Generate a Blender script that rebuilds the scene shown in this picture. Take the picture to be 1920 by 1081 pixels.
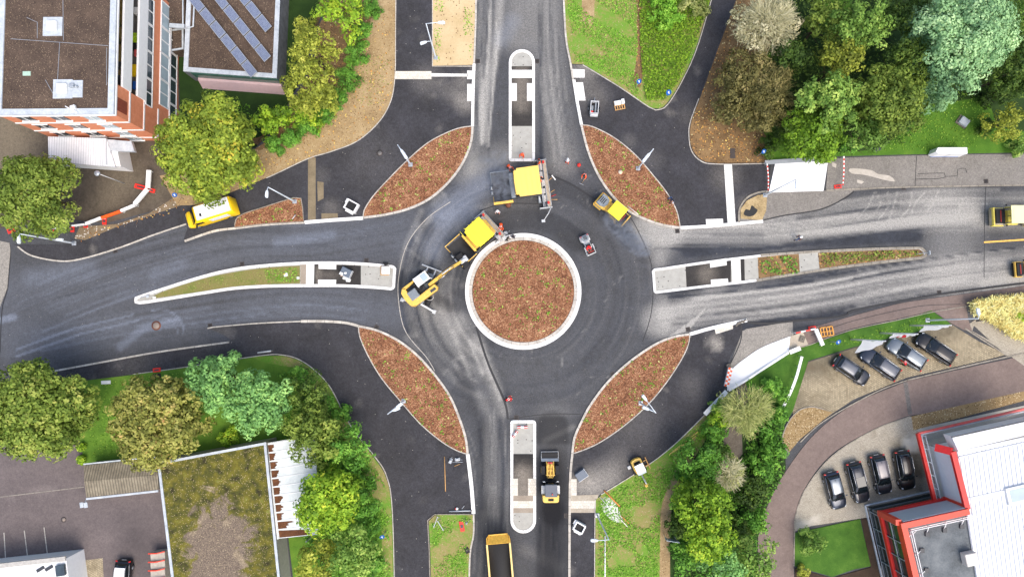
import bpy, bmesh, math, random
import numpy as np
from mathutils import Vector, Matrix
from mathutils.geometry import delaunay_2d_cdt
for o in list(bpy.data.objects): bpy.data.objects.remove(o)
SC = bpy.context.scene; COL = SC.collection
# ---------------------------------------------------------------- camera, sky, sun, exposure
CAMH = 80.0; TILT = math.atan(70/1280)
cam = bpy.data.cameras.new('camera'); cam.lens = 24; cam.sensor_width = 36; cam.clip_start = 0.5; cam.clip_end = 2000
camo = bpy.data.objects.new('camera', cam); COL.objects.link(camo)
camo.location = (0, 0, CAMH); camo.rotation_euler = (TILT, 0, 0); SC.camera = camo
SUN_EL, SUN_AZ = math.radians(60), math.radians(150)      # azimuth clockwise from +y
w = bpy.data.worlds.new('World'); SC.world = w; w.use_nodes = True
nt = w.node_tree; bg = nt.nodes['Background']
sky = nt.nodes.new('ShaderNodeTexSky'); sky.sky_type = 'NISHITA'; sky.sun_disc = False
sky.sun_elevation = SUN_EL; sky.sun_rotation = SUN_AZ; sky.air_density = 1.0; sky.dust_density = 4.0; sky.ozone_density = 1.0
nt.links.new(sky.outputs[0], bg.inputs[0]); bg.inputs[1].default_value = 0.15
sl = bpy.data.lights.new('sun', 'SUN'); sl.energy = 0.9; sl.angle = math.radians(45); sl.color = (1, .95, .87)
so = bpy.data.objects.new('sun', sl); COL.objects.link(so)
sd = Vector((math.sin(SUN_AZ)*math.cos(SUN_EL), math.cos(SUN_AZ)*math.cos(SUN_EL), math.sin(SUN_EL)))
so.rotation_euler = sd.to_track_quat('Z', 'Y').to_euler(); so.location = (0, 0, 60)
SC.view_settings.view_transform = 'Standard'; SC.view_settings.look = 'None'; SC.view_settings.gamma = 1
SC.view_settings.exposure = 0.88
SC.cycles.max_bounces = 5; SC.cycles.diffuse_bounces = 3; SC.cycles.glossy_bounces = 3; SC.cycles.transparent_max_bounces = 8
SC.cycles.volume_bounces = 0
# ---------------------------------------------------------------- photo <-> ground
ct, st = math.cos(TILT), math.sin(TILT)
def P(px, py, z=0.0):
    x = (px-960)/1280; y = (540.5-py)/1280
    dy = y*ct + st; dz = y*st - ct
    k = (z-CAMH)/dz
    return Vector((x*k, dy*k, z))
def P2(px, py, z=0.0):
    v = P(px, py, z); return (v.x, v.y)
def toPx(x, y, z):
    zz = z-CAMH; yl = y*ct + zz*st; zl = -y*st + zz*ct
    return 960+1280*x/(-zl), 540.5-1280*yl/(-zl)
rnd = random.Random(7)
def lin(c):
    c = c/255.0
    return c/12.92 if c <= .04045 else ((c+.055)/1.055)**2.4
def rgb(r, g, b): return (lin(r), lin(g), lin(b), 1)
# ---------------------------------------------------------------- terrain height (the courtyard garden lies a storey lower)
def poly_sd(x, y, poly):
    """signed distance, negative inside"""
    poly = np.array(poly); d = np.full(x.shape, 1e9); ins = np.zeros(x.shape, bool)
    n = len(poly)
    for i in range(n):
        ax, ay = poly[i]; bx, by = poly[(i+1) % n]
        ex, ey = bx-ax, by-ay; L = ex*ex+ey*ey+1e-12
        t = np.clip(((x-ax)*ex+(y-ay)*ey)/L, 0, 1)
        d = np.minimum(d, np.hypot(x-ax-t*ex, y-ay-t*ey))
        c = ((ay > y) != (by > y)) & (x < (bx-ax)*(y-ay)/((by-ay) + (1e-12 if by == ay else 0))+ax)
        ins ^= c
    return np.where(ins, -d, d)
PIT = [P2(*q) for q in [(312,-300),(312,120),(306,262),(330,275),(470,262),(505,225),(545,150),(575,60),(600,-20),(640,-300)]]
def H(x, y):
    x = np.asarray(x, float); y = np.asarray(y, float)
    t = np.clip((1.2-poly_sd(x, y, PIT))/1.4, 0, 1)
    return -3.6*t*t*(3-2*t)
def Hs(x, y): return float(H(np.array([x]), np.array([y]))[0])
# ---------------------------------------------------------------- object helpers
def tag(o, label=None, cat=None, group=None, kind=None):
    if label: o['label'] = label
    if cat: o['category'] = cat
    if group: o['group'] = group
    if kind: o['kind'] = kind
    return o
def link(name, me, mats=None, parent=None):
    o = bpy.data.objects.new(name, me); COL.objects.link(o)
    if mats is not None:
        for m in (mats if isinstance(mats, (list, tuple)) else [mats]): me.materials.append(m)
    if parent: o.parent = parent
    return o
def empty(name, loc=(0,0,0), rz=0, label=None, cat=None, group=None):
    o = bpy.data.objects.new(name, None); COL.objects.link(o); o.empty_display_size = .3
    o.location = loc; o.rotation_euler = (0, 0, rz)
    return tag(o, label, cat, group)
def copy_tree(o, parent=None):
    c = o.copy(); COL.objects.link(c)
    if parent: c.parent = parent
    for ch in [q for q in KIDS.get(o.name, [])]:
        k = copy_tree(ch, c)
    return c
KIDS = {}
def index_kids():
    KIDS.clear()
    for o in bpy.data.objects:
        if o.parent: KIDS.setdefault(o.parent.name, []).append(o)
def mesh(name, V, F, smooth=False):
    me = bpy.data.meshes.new(name); me.from_pydata([tuple(v) for v in V], [], F); me.update()
    if smooth: me.polygons.foreach_set('use_smooth', [True]*len(me.polygons))
    return me
def fix(me):
    bm = bmesh.new(); bm.from_mesh(me); bmesh.ops.recalc_face_normals(bm, faces=bm.faces); bm.to_mesh(me); bm.free()
class MB:
    """collects shapes, links them as ONE mesh object"""
    def __init__(s): s.V = []; s.F = []; s.M = []; s.S = []
    def add(s, V, F, mi=0, sm=False):
        b = len(s.V); s.V += [tuple(v) for v in V]
        for f in F: s.F.append(tuple(b+i for i in f)); s.M.append(mi); s.S.append(sm)
        return s
    def box(s, c, d, rz=0, mi=0, rx=0, ry=0, bev=0.0):
        hx, hy, hz = d[0]/2, d[1]/2, d[2]/2
        if bev > 0:
            b = min(bev, hx*.45, hy*.45, hz*.45); V = []; F = []
            prof = [(hx-b, hy, hz-b), (hx, hy-b, hz-b)]
            ring = lambda ix, iy, z: [(ix, iy-b+0*b, z)]
            def loop(dx, dy, z, bb):
                return [(dx-bb, dy, z), (-dx+bb, dy, z), (-dx, dy-bb, z), (-dx, -dy+bb, z), (-dx+bb, -dy, z), (dx-bb, -dy, z), (dx, -dy+bb, z), (dx, dy-bb, z)]
            V = loop(hx-b, hy-b, -hz, b*.3) + loop(hx, hy, -hz+b, b) + loop(hx, hy, hz-b, b) + loop(hx-b, hy-b, hz, b*.3)
            F = [tuple(reversed(range(8)))]
            F[0] = tuple(range(8))[::-1]
            for r in range(3):
                for i in range(8):
                    j = (i+1) % 8; F.append((r*8+i, r*8+j, r*8+8+j, r*8+8+i))
            F.append(tuple(24+i for i in range(8)))
        else:
            V = [(-hx,-hy,-hz),(hx,-hy,-hz),(hx,hy,-hz),(-hx,hy,-hz),(-hx,-hy,hz),(hx,-hy,hz),(hx,hy,hz),(-hx,hy,hz)]
            F = [(0,3,2,1),(4,5,6,7),(0,1,5,4),(1,2,6,5),(2,3,7,6),(3,0,4,7)]
        M = Matrix.Translation(c) @ Matrix.Rotation(rz, 4, 'Z') @ Matrix.Rotation(ry, 4, 'Y') @ Matrix.Rotation(rx, 4, 'X')
        return s.add([M @ Vector(v) for v in V], F, mi)
    def bar(s, a, b, w_, h_=None, mi=0):
        """rectangular bar between two points, w across, h up"""
        a = Vector(a); b = Vector(b); h_ = h_ or w_; d = b-a
        if d.length < 1e-6: return s
        z = d.normalized(); up = Vector((0,0,1)) if abs(z.z) < .95 else Vector((0,1,0))
        x = z.cross(up).normalized(); y = x.cross(z)
        V = []
        for p in (a, b):
            for sx, sy in ((-1,-1),(1,-1),(1,1),(-1,1)): V.append(p + x*sx*w_/2 + y*sy*h_/2)
        return s.add(V, [(0,1,2,3),(4,7,6,5),(0,4,5,1),(1,5,6,2),(2,6,7,3),(3,7,4,0)], mi)
    def tube(s, pts, r, n=8, mi=0, caps=True):
        pts = [Vector(p) for p in pts]; R = r if isinstance(r, (list, tuple)) else [r]*len(pts)
        V = []; F = []
        for i, p in enumerate(pts):
            d = (pts[min(i+1, len(pts)-1)]-pts[max(i-1, 0)]).normalized()
            up = Vector((0,0,1)) if abs(d.z) < .9 else Vector((0,1,0))
            x = d.cross(up).normalized(); y = x.cross(d)
            for k in range(n):
                a = 2*math.pi*k/n; V.append(p + x*math.cos(a)*R[i] + y*math.sin(a)*R[i])
        for i in range(len(pts)-1):
            for k in range(n):
                F.append((i*n+k, i*n+(k+1) % n, i*n+n+(k+1) % n, i*n+n+k))
        if caps: F.append(tuple(range(n))); F.append(tuple((len(pts)-1)*n+k for k in range(n))[::-1])
        return s.add(V, F, mi, True)
    def prism(s, pts, z0, z1, mi=0, tp=1.0):
        n = len(pts); cx = sum(p[0] for p in pts)/n; cy = sum(p[1] for p in pts)/n
        V = [(p[0], p[1], z0) for p in pts]+[(cx+(p[0]-cx)*tp, cy+(p[1]-cy)*tp, z1) for p in pts]
        F = [tuple(range(n))[::-1], tuple(range(n, 2*n))]+[(i, (i+1) % n, n+(i+1) % n, n+i) for i in range(n)]
        return s.add(V, F, mi)
    def side(s, prof, y0, y1, mi=0):
        """profile in x,z extruded along y"""
        n = len(prof); V = [(p[0], y0, p[1]) for p in prof]+[(p[0], y1, p[1]) for p in prof]
        F = [tuple(range(n)), tuple(range(n, 2*n))[::-1]]+[(i, n+i, n+(i+1) % n, (i+1) % n) for i in range(n)]
        return s.add(V, F, mi)
    def ball(s, c, r, n=10, mi=0, sc=(1,1,1)):
        V = []; F = []; m = n//2
        for i in range(m+1):
            t = math.pi*i/m
            for k in range(n):
                a = 2*math.pi*k/n
                V.append((c[0]+r*sc[0]*math.sin(t)*math.cos(a), c[1]+r*sc[1]*math.sin(t)*math.sin(a), c[2]+r*sc[2]*math.cos(t)))
        for i in range(m):
            for k in range(n): F.append((i*n+k, i*n+n+k, i*n+n+(k+1) % n, i*n+(k+1) % n))
        return s.add(V, F, mi, True)
    def xf(s, M):
        s.V = [tuple(M @ Vector(v)) for v in s.V]; return s
    def build(s, name, mats, parent=None, bevel=0):
        me = bpy.data.meshes.new(name); me.from_pydata(s.V, [], s.F)
        me.polygons.foreach_set('material_index', s.M); me.polygons.foreach_set('use_smooth', s.S)
        me.update(); fix(me)
        o = link(name, me, mats, parent)
        if bevel:
            b = o.modifiers.new('bevel', 'BEVEL'); b.width = bevel; b.segments = 2; b.limit_method = 'ANGLE'
        return o
# ---------------------------------------------------------------- materials
MATS = {}
def newmat(name):
    m = bpy.data.materials.new(name); m.use_nodes = True; nt = m.node_tree
    return m, nt, nt.nodes['Principled BSDF']
def N(nt, t, **kw):
    n = nt.nodes.new(t)
    for k, v in kw.items():
        if hasattr(n, k): setattr(n, k, v)
        else: n.inputs[k].default_value = v
    return n
def noise(nt, vec, scale, detail=4, rough=.6, dist=0):
    n = N(nt, 'ShaderNodeTexNoise'); n.inputs['Scale'].default_value = scale; n.inputs['Detail'].default_value = detail
    n.inputs['Roughness'].default_value = rough; n.inputs['Distortion'].default_value = dist
    nt.links.new(vec, n.inputs['Vector']); return n.outputs['Fac']
def ramp(nt, fac, stops, interp='LINEAR'):
    r = N(nt, 'ShaderNodeValToRGB'); cr = r.color_ramp; cr.interpolation = interp
    while len(cr.elements) < len(stops): cr.elements.new(.5)
    for e, (p, c) in zip(cr.elements, stops): e.position = p; e.color = c if len(c) == 4 else (*c, 1)
    nt.links.new(fac, r.inputs[0]); return r.outputs[0]
def mixc(nt, fac, a, b, mode='MIX'):
    m = N(nt, 'ShaderNodeMix', data_type='RGBA', blend_type=mode)
    for i, v in ((0, fac), (6, a), (7, b)):
        if isinstance(v, (float, int)): m.inputs[i].default_value = v
        elif isinstance(v, tuple): m.inputs[i].default_value = v
        else: nt.links.new(v, m.inputs[i])
    return m.outputs[2]
def mth(nt, op, a, b=0.0, clamp=False):
    m = N(nt, 'ShaderNodeMath', operation=op); m.use_clamp = clamp
    for i, v in ((0, a), (1, b)):
        if isinstance(v, (float, int)): m.inputs[i].default_value = v
        else: nt.links.new(v, m.inputs[i])
    return m.outputs[0]
def bump(nt, bsdf, h, strength=.3, dist=.02):
    b = N(nt, 'ShaderNodeBump'); b.inputs['Strength'].default_value = strength; b.inputs['Distance'].default_value = dist
    nt.links.new(h, b.inputs['Height']); nt.links.new(b.outputs[0], bsdf.inputs['Normal'])
def coords(nt, kind='Object'): return N(nt, 'ShaderNodeTexCoord').outputs[kind]
def geo(nt): return N(nt, 'ShaderNodeNewGeometry').outputs['Position']
BW = lambda v: (v, v, v, 1)
def plain(name, col, rough=.5, metal=0.0, var=.15, scale=3, coat=0, spec=.5):
    """one colour with wear and grime noise"""
    if name in MATS: return MATS[name]
    m, nt, b = newmat(name); c = coords(nt)
    f = noise(nt, c, scale, 5, .65)
    lo = tuple(x*(1-var) for x in col[:3])+(1,); hi = tuple(min(1, x*(1+var*.7)) for x in col[:3])+(1,)
    nt.links.new(ramp(nt, f, [(.3, lo), (.7, hi)]), b.inputs['Base Color'])
    b.inputs['Roughness'].default_value = rough; b.inputs['Metallic'].default_value = metal; b.inputs['Specular IOR Level'].default_value = spec
    if coat: b.inputs['Coat Weight'].default_value = coat; b.inputs['Coat Roughness'].default_value = .05
    MATS[name] = m; return m
def blotch(name, stops, scale=.4, fine=8, finew=.5, rough=.9, bmp=.3, speck=None, dist=.0, spec=.3):
    """ground-like material: broad patches mixed with fine grain, optional coloured specks"""
    if name in MATS: return MATS[name]
    m, nt, b = newmat(name); c = geo(nt)
    a = noise(nt, c, scale, 6, .62, dist); d = noise(nt, c, fine, 4, .7)
    f = mth(nt, 'ADD', mth(nt, 'MULTIPLY', a, 1-finew), mth(nt, 'MULTIPLY', d, finew))
    col = ramp(nt, f, stops)
    if speck:
        for sc, th, sc_col in speck:
            v = N(nt, 'ShaderNodeTexVoronoi'); v.inputs['Scale'].default_value = sc; nt.links.new(c, v.inputs['Vector'])
            h = N(nt, 'ShaderNodeSeparateColor'); nt.links.new(v.outputs['Color'], h.inputs[0])
            on = mth(nt, 'MULTIPLY', mth(nt, 'LESS_THAN', h.outputs[0], th), mth(nt, 'LESS_THAN', v.outputs['Distance'], .42))
            col = mixc(nt, on, col, sc_col)
    nt.links.new(col, b.inputs['Base Color']); b.inputs['Roughness'].default_value = rough
    b.inputs['Specular IOR Level'].default_value = spec
    if bmp: bump(nt, b, d, bmp, .05)
    MATS[name] = m; return m
def asphalt(name, dark, mid, dustc, grit=.5, rough=.85, speck=.03):
    """asphalt whose dust, wear and painted sheen come from the 'wear' attribute laid on the sheet (R dust, G fresh dark binder, B blue sheen)"""
    m, nt, b = newmat(name); c = geo(nt)
    at = N(nt, 'ShaderNodeAttribute'); at.attribute_name = 'wear'
    sp = N(nt, 'ShaderNodeSeparateColor'); nt.links.new(at.outputs['Color'], sp.inputs[0])
    n1 = noise(nt, c, .35, 6, .65, .6); n2 = noise(nt, c, 2.2, 5, .7); n3 = noise(nt, c, 9, 4, .85)
    base = ramp(nt, mth(nt, 'ADD', mth(nt, 'MULTIPLY', n1, .55), mth(nt, 'MULTIPLY', n2, .45)), [(.36, dark), (.66, mid)])
    n4 = noise(nt, c, 4.5, 5, .75, .8)
    dn = ramp(nt, mth(nt, 'ADD', mth(nt, 'MULTIPLY', n4, .6), mth(nt, 'MULTIPLY', n3, .4)), [(.36, BW(.45)), (.66, BW(.95))])
    du = mth(nt, 'MULTIPLY', mth(nt, 'MULTIPLY', sp.outputs[0], 1.5), dn, True)
    col = mixc(nt, du, base, dustc)
    col = mixc(nt, mth(nt, 'MULTIPLY', sp.outputs[2], mth(nt, 'ADD', n2, .35), True), col, rgb(160,170,188))  # pale blue stands for a sheen, mixed straight into the colour
    col = mixc(nt, mth(nt, 'MULTIPLY', sp.outputs[1], mth(nt, 'ADD', mth(nt, 'MULTIPLY', n4, .8), .6), True), col, rgb(27,27,30))
    col = mixc(nt, 1.0, col, ramp(nt, n4, [(.32, BW(.93)), (.68, BW(1.07))]), 'MULTIPLY')
    g = ramp(nt, n3, [(.25, BW(1-grit)), (.75, BW(1+grit*.6))])
    col = mixc(nt, 1.0, col, g, 'MULTIPLY')
    v = N(nt, 'ShaderNodeTexVoronoi'); v.inputs['Scale'].default_value = 1.25; nt.links.new(c, v.inputs['Vector'])
    h = N(nt, 'ShaderNodeSeparateColor'); nt.links.new(v.outputs['Color'], h.inputs[0])
    on = mth(nt, 'MULTIPLY', mth(nt, 'LESS_THAN', h.outputs[1], .7), mth(nt, 'LESS_THAN', v.outputs['Distance'], speck*1.25))
    col = mixc(nt, on, col, rgb(190,184,172))
    nt.links.new(col, b.inputs['Base Color']); b.inputs['Roughness'].default_value = rough
    b.inputs['Specular IOR Level'].default_value = .25
    bump(nt, b, n3, .35, .03); MATS[name] = m; return m
def bricks(name, c1, c2, mortar, bw, bh, ms=.02, rot=0, rough=.85, patch=None, scale=1.0, use='Position'):
    m, nt, b = newmat(name)
    mp = N(nt, 'ShaderNodeMapping'); mp.inputs['Rotation'].default_value = (0, 0, rot) if not isinstance(rot, tuple) else rot
    nt.links.new(geo(nt) if use == 'Position' else coords(nt, use), mp.inputs['Vector'])
    t = N(nt, 'ShaderNodeTexBrick'); nt.links.new(mp.outputs[0], t.inputs['Vector'])
    t.inputs['Color1'].default_value = c1; t.inputs['Color2'].default_value = c2; t.inputs['Mortar'].default_value = mortar
    t.inputs['Scale'].default_value = scale; t.inputs['Brick Width'].default_value = bw; t.inputs['Row Height'].default_value = bh; t.inputs['Mortar Size'].default_value = ms
    col = t.outputs[0]
    n1 = noise(nt, mp.outputs[0], .5, 6, .65, .4); n2 = noise(nt, mp.outputs[0], 9, 3, .7)
    col = mixc(nt, 1.0, col, ramp(nt, n2, [(.25, BW(.72)), (.75, BW(1.2))]), 'MULTIPLY')
    at = N(nt, 'ShaderNodeAttribute'); at.attribute_name = 'wear'; sp = N(nt, 'ShaderNodeSeparateColor'); nt.links.new(at.outputs['Color'], sp.inputs[0])
    col = mixc(nt, mth(nt, 'MULTIPLY', sp.outputs[1], mth(nt, 'ADD', n1, .35), True), col, rgb(72,66,52)); col = mixc(nt, mth(nt, 'MULTIPLY', sp.outputs[0], mth(nt, 'ADD', n1, .4), True), col, rgb(206,200,186))
    if patch: col = mixc(nt, ramp(nt, n1, [(patch[1], BW(0)), (patch[2], BW(.85))]), col, patch[0])
    nt.links.new(col, b.inputs['Base Color']); b.inputs['Roughness'].default_value = rough
    MATS[name] = m; return m
# ================================================================ SETTING
def crv(pts, step=6, closed=False):
    """Catmull-Rom through photo points"""
    out = []; n = len(pts)
    rng = range(n) if closed else range(n-1)
    for i in rng:
        if closed: p0, p1, p2, p3 = pts[(i-1) % n], pts[i], pts[(i+1) % n], pts[(i+2) % n]
        else: p0, p1, p2, p3 = pts[max(i-1, 0)], pts[i], pts[i+1], pts[min(i+2, n-1)]
        L = math.hypot(p2[0]-p1[0], p2[1]-p1[1]); k = max(1, int(L/step))
        for j in range(k):
            t = j/k; t2 = t*t; t3 = t2*t
            out.append(tuple(.5*((2*p1[a])+(-p0[a]+p2[a])*t+(2*p0[a]-5*p1[a]+4*p2[a]-p3[a])*t2+(-p0[a]+3*p1[a]-3*p2[a]+p3[a])*t3) for a in (0, 1)))
    if not closed: out.append(tuple(pts[-1]))
    return out
def W(pts, z=0.0): return [P2(a, b, z) for a, b in pts]
def dens(poly, res):
    out = []
    for i in range(len(poly)):
        a = poly[i]; b = poly[(i+1) % len(poly)]; L = math.hypot(b[0]-a[0], b[1]-a[1]); k = max(1, int(L/res))
        out += [(a[0]+(b[0]-a[0])*j/k, a[1]+(b[1]-a[1])*j/k) for j in range(k)]
    return out
def sheet(name, wpoly, z, mat, res=None, skirt=.0, wear=None, kind='structure'):
    """flat sheet on the terrain inside a world polygon; skirt = depth of its edge below"""
    r = res or 4.0
    b = dens(wpoly, r); n = len(b); V = [Vector(p) for p in b]
    if res:
        xs = [p[0] for p in b]; ys = [p[1] for p in b]
        gx, gy = np.meshgrid(np.arange(min(xs)+res*.5, max(xs), res), np.arange(min(ys)+res*.5, max(ys), res))
        rs = np.random.RandomState(3); gx = gx+rs.uniform(-.2, .2, gx.shape)*res; gy = gy+rs.uniform(-.2, .2, gy.shape)*res
        gx = gx.ravel(); gy = gy.ravel(); ok = poly_sd(gx, gy, wpoly) < -res*.35
        V += [Vector((x, y)) for x, y in zip(gx[ok], gy[ok])]
    vo, eo, fo, _, _, _ = delaunay_2d_cdt(V, [(i, (i+1) % n) for i in range(n)], [], 1, 1e-5)
    X = np.array([v.x for v in vo]); Y = np.array([v.y for v in vo]); Z = H(X, Y)+z
    VV = [(x, y, zz) for x, y, zz in zip(X, Y, Z)]; FF = [tuple(f) for f in fo]
    if skirt:
        k0 = len(VV); hb = H(np.array([p[0] for p in b]), np.array([p[1] for p in b]))
        VV += [(p[0], p[1], h+z) for p, h in zip(b, hb)]+[(p[0], p[1], h+z-skirt) for p, h in zip(b, hb)]
        FF += [(k0+i, k0+(i+1) % n, k0+n+(i+1) % n, k0+n+i) for i in range(n)]
    me = mesh(name, VV, FF)
    # top faces must look up
    bm = bmesh.new(); bm.from_mesh(me)
    for f in bm.faces:
        if abs(f.normal.z) > .3 and f.normal.z < 0: f.normal_flip()
    bm.to_mesh(me); bm.free()
    if wear is not None: set_wear(me, wear)
    o = link(name, me, mat); tag(o, kind=kind); return o
# ---- wear and painted sheen strokes: (polyline px, width px, channel 0 dust 1 dark 2 sheen, amount, softness)
def eval_wear(X, Y, Z, strokes, base):
    zz = Z-CAMH; yl = Y*ct+zz*st; zl = -Y*st+zz*ct
    px = 960+1280*X/(-zl); py = 540.5-1280*yl/(-zl)
    out = np.zeros((len(X), 4), np.float32); out[:, 0] = base[0]; out[:, 1] = base[1]; out[:, 2] = base[2]; out[:, 3] = 1
    for pts, wd, ch, amt, soft in strokes:
        a = np.array(pts, float); m = wd/2*(1+soft)
        idx = np.nonzero((px > a[:, 0].min()-m) & (px < a[:, 0].max()+m) & (py > a[:, 1].min()-m) & (py < a[:, 1].max()+m))[0]
        if not len(idx): continue
        x = px[idx]; y = py[idx]; d = np.full(len(idx), 1e9)
        for i in range(max(1, len(a)-1)):
            p = a[i]; q = a[min(i+1, len(a)-1)]; e = q-p; L = e@e+1e-9
            t = np.clip(((x-p[0])*e[0]+(y-p[1])*e[1])/L, 0, 1); d = np.minimum(d, np.hypot(x-p[0]-t*e[0], y-p[1]-t*e[1]))
        r = wd/2; f = np.clip((r*(1+soft)-d)/(2*r*soft+1e-6), 0, 1); f = f*f*(3-2*f)
        out[idx, ch] += f*amt
    out[:, :3] = np.clip(out[:, :3], 0, 1)
    return out
def set_wear(me, wear):
    strokes, base = wear; n = len(me.vertices); co = np.empty(n*3, np.float32); me.vertices.foreach_get('co', co); co = co.reshape(-1, 3)
    a = me.attributes.new('wear', 'FLOAT_COLOR', 'POINT')
    a.data.foreach_set('color', eval_wear(co[:, 0], co[:, 1], co[:, 2], strokes, base).ravel())
ST = []
rs = random.Random(11)
def lane(pts, spread, n, wd=(2.0, 5), amp=(-.12, .2), ch=0, ln=(.15, .6)):
    """bundles of faint streaks that follow the driving line"""
    c = crv(pts, 12)
    for _ in range(n):
        L = max(3, int(len(c)*rs.uniform(*ln))); s0 = rs.randint(0, max(0, len(c)-L)); seg = c[s0:s0+L]; off = rs.uniform(-spread, spread)
        o = []
        for i, p in enumerate(seg):
            q = seg[min(i+1, len(seg)-1)]; r = seg[max(i-1, 0)]; dx, dy = q[0]-r[0], q[1]-r[1]; l = math.hypot(dx, dy)+1e-6
            o.append((p[0]-dy/l*off, p[1]+dx/l*off))
        ST.append((o, rs.uniform(*wd), ch, rs.uniform(*amp), .8))
def arc(cx, cy, r, a0, a1, n=24): return [(cx+r*math.cos(math.radians(a0+(a1-a0)*i/n)), cy+r*math.sin(math.radians(a0+(a1-a0)*i/n))) for i in range(n+1)]
# east arm: dusty old surface
ST += [([(1215,430),(1300,425),(1450,432),(1600,410),(1720,395),(1940,395)], 62, 0, .55, .5),
       ([(1235,600),(1330,575),(1500,560),(1640,535),(1760,515),(1940,500)], 60, 0, .5, .5),
       ([(1760,380),(1790,440),(1780,500),(1800,540)], 90, 0, .25, .8),
       ([(1230,395),(1270,430),(1240,480)], 30, 0, .3, 1), ([(1440,440),(1560,432),(1700,420),(1830,400)], 14, 0, .3, .9),
       ([(1290,470),(1420,457),(1600,447),(1720,440)], 22, 0, -.18, .8), ([(1240,595),(1290,570),(1350,540)], 20, 0, .2, .9),
       ([(1500,400),(1650,392),(1790,385)], 12, 0, -.3, .9), ([(1260,560),(1400,545),(1600,515)], 16, 0, -.2, .9),
       ([(1225,400),(1240,560),(1250,620)], 26, 0, .2, 1), ([(1350,620),(1500,590),(1600,575)], 14, 0, -.25, .8),
       ([(1850,540),(1920,520)], 30, 0, .5, .8), ([(1850,380),(1930,380)], 40, 0, -.15, .8)]
lane([(1230,430),(1450,430),(1720,395),(1940,390)], 38, 60, (2, 6), (-.3, .3)); lane([(1235,590),(1500,560),(1700,525),(1940,495)], 40, 60, (2, 6), (-.3, .3))
# north arm
ST += [([(900,-20),(900,120),(893,250),(880,320)], 22, 0, .22, .9), ([(938,-20),(932,80),(915,170),(908,260)], 16, 0, .5, .8),
       ([(920,-20),(918,80),(905,180),(903,270)], 6, 0, .45, .7), ([(935,60),(922,200),(915,275)], 4, 0, .4, .6),
       ([(1030,-20),(1030,100),(1040,220),(1055,300)], 50, 0, .3, .9), ([(980,-20),(975,70)], 60, 0, .3, .8), ([(1012,30),(1015,300)], 8, 0, -.15, .8),
       ([(900,300),(940,290)], 40, 0, .25, 1), ([(960,40),(940,75)], 26, 2, .18, 1)]
lane([(915,-20),(905,150),(900,300)], 22, 40, (1.6, 4), (-.2, .3)); lane([(1028,-20),(1035,150),(1055,300)], 24, 40, (2, 5), (-.15, .2))
# ring: west half still the grey milled base, rest new
ST += [(arc(981,546,160,150,262), 70, 0, .05, .8), ([(830,400),(870,370),(930,330)], 40, 2, .35, 1), ([(815,470),(840,420),(880,400)], 38, 2, .3, 1),
       ([(870,330),(950,300)], 30, 0, .2, 1), ([(800,560),(850,640),(900,700)], 34, 0, .18, 1), ([(895,640),(925,720),(945,770)], 22, 0, .34, .9), (arc(981,546,150,130,235), 50, 1, .12, .8),
       ([(870,600),(890,650)], 24, 0, .25, 1), ([(900,740),(920,780),(915,880),(925,960)], 20, 0, .22, 1), ([(855,640),(880,700)], 8, 0, .3, .9),
       ([(752,530),(770,620),(820,690)], 18, 1, .2, 1), ([(790,395),(760,460),(752,500)], 10, 0, .2, .7),
       ([(830,590),(850,620)], 26, 0, .25, 1), ([(1150,420),(1180,450),(1200,460)], 30, 2, .2, 1)]
for r in range(118, 240, 5): lane(arc(981,546,r,-80,110), 4, 3, (2, 6), (-.03, .04))
for r in range(118, 230, 5): lane(arc(981,546,r,110,270), 5, 5, (2, 8), (-.08, .12))
ST.append((arc(981,546,172,-50,60), 8, 1, .16, .9)); ST.append((arc(981,546,134,20,80), 6, 1, .12, .9))
ST += [(arc(981,546,137,-122,-42), 38, 1, .38, .35), ([(1045,345),(1100,375),(1130,395)], 26, 1, .3, .5), ([(1012,806),(1086,806)], 52, 1, .3, .15), ([(1020,826),(1075,800)], 10, 0, .25, .8), ([(925,560),(905,620)], 10, 1, .25, .8), ([(850,470),(880,500),(870,560)], 40, 1, .25, .9), (arc(981,546,150,100,60), 60, 0, .03, .9)]
for k in range(26):
    x, y = rs.uniform(770,940), rs.uniform(330,720); ST.append((crv([(x,y),(x+rs.uniform(-20,20),y+rs.uniform(-20,20)),(x+rs.uniform(-30,30),y+rs.uniform(-30,30))],6), rs.uniform(3,12), rs.choice([0,0,1]), rs.uniform(.08,.25), .9))
# west arm
ST += [([(20,560),(200,540),(400,470),(560,450),(760,440)], 90, 2, .10, .9), ([(20,640),(250,620),(560,575),(740,585)], 60, 2, .10, .9)]
lane([(10,600),(200,520),(420,460),(600,450),(770,420)], 50, 50, (2, 6), (-.04, .10), 2); lane([(10,660),(250,610),(560,570),(740,590)], 34, 34, (2, 6), (-.04, .10), 2)
lane([(10,600),(200,520),(420,460),(600,450),(770,420)], 50, 30, (2, 5), (.04, .16), 1)
ST += [(arc(300,625,45,-110,0), 3, 2, .25, .6), (arc(298,630,36,-110,-10), 3, 2, .2, .6), ([(30,655),(140,615),(250,590)], 4, 2, .3, .6), ([(30,668),(150,626),(260,600)], 4, 2, .3, .6), ([(225,650),(270,615),(330,600)], 14, 2, .25, .9), ([(0,600),(26,594)], 12, 2, .35, .7), ([(290,515),(340,500)], 20, 2, .12, 1), ([(60,520),(170,505)], 30, 2, .16, 1), ([(520,455),(620,440)], 18, 2, .2, 1), ([(100,560),(220,530)], 3, 1, .3, .7)]
ST += [([(905,650),(915,690),(938,745)], 9, 0, .3, .8), ([(880,640),(905,700)], 5, 0, .35, .8), ([(862,590),(852,640)], 16, 0, .16, 1), ([(820,560),(842,575)], 20, 1, .4, .6)]
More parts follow.
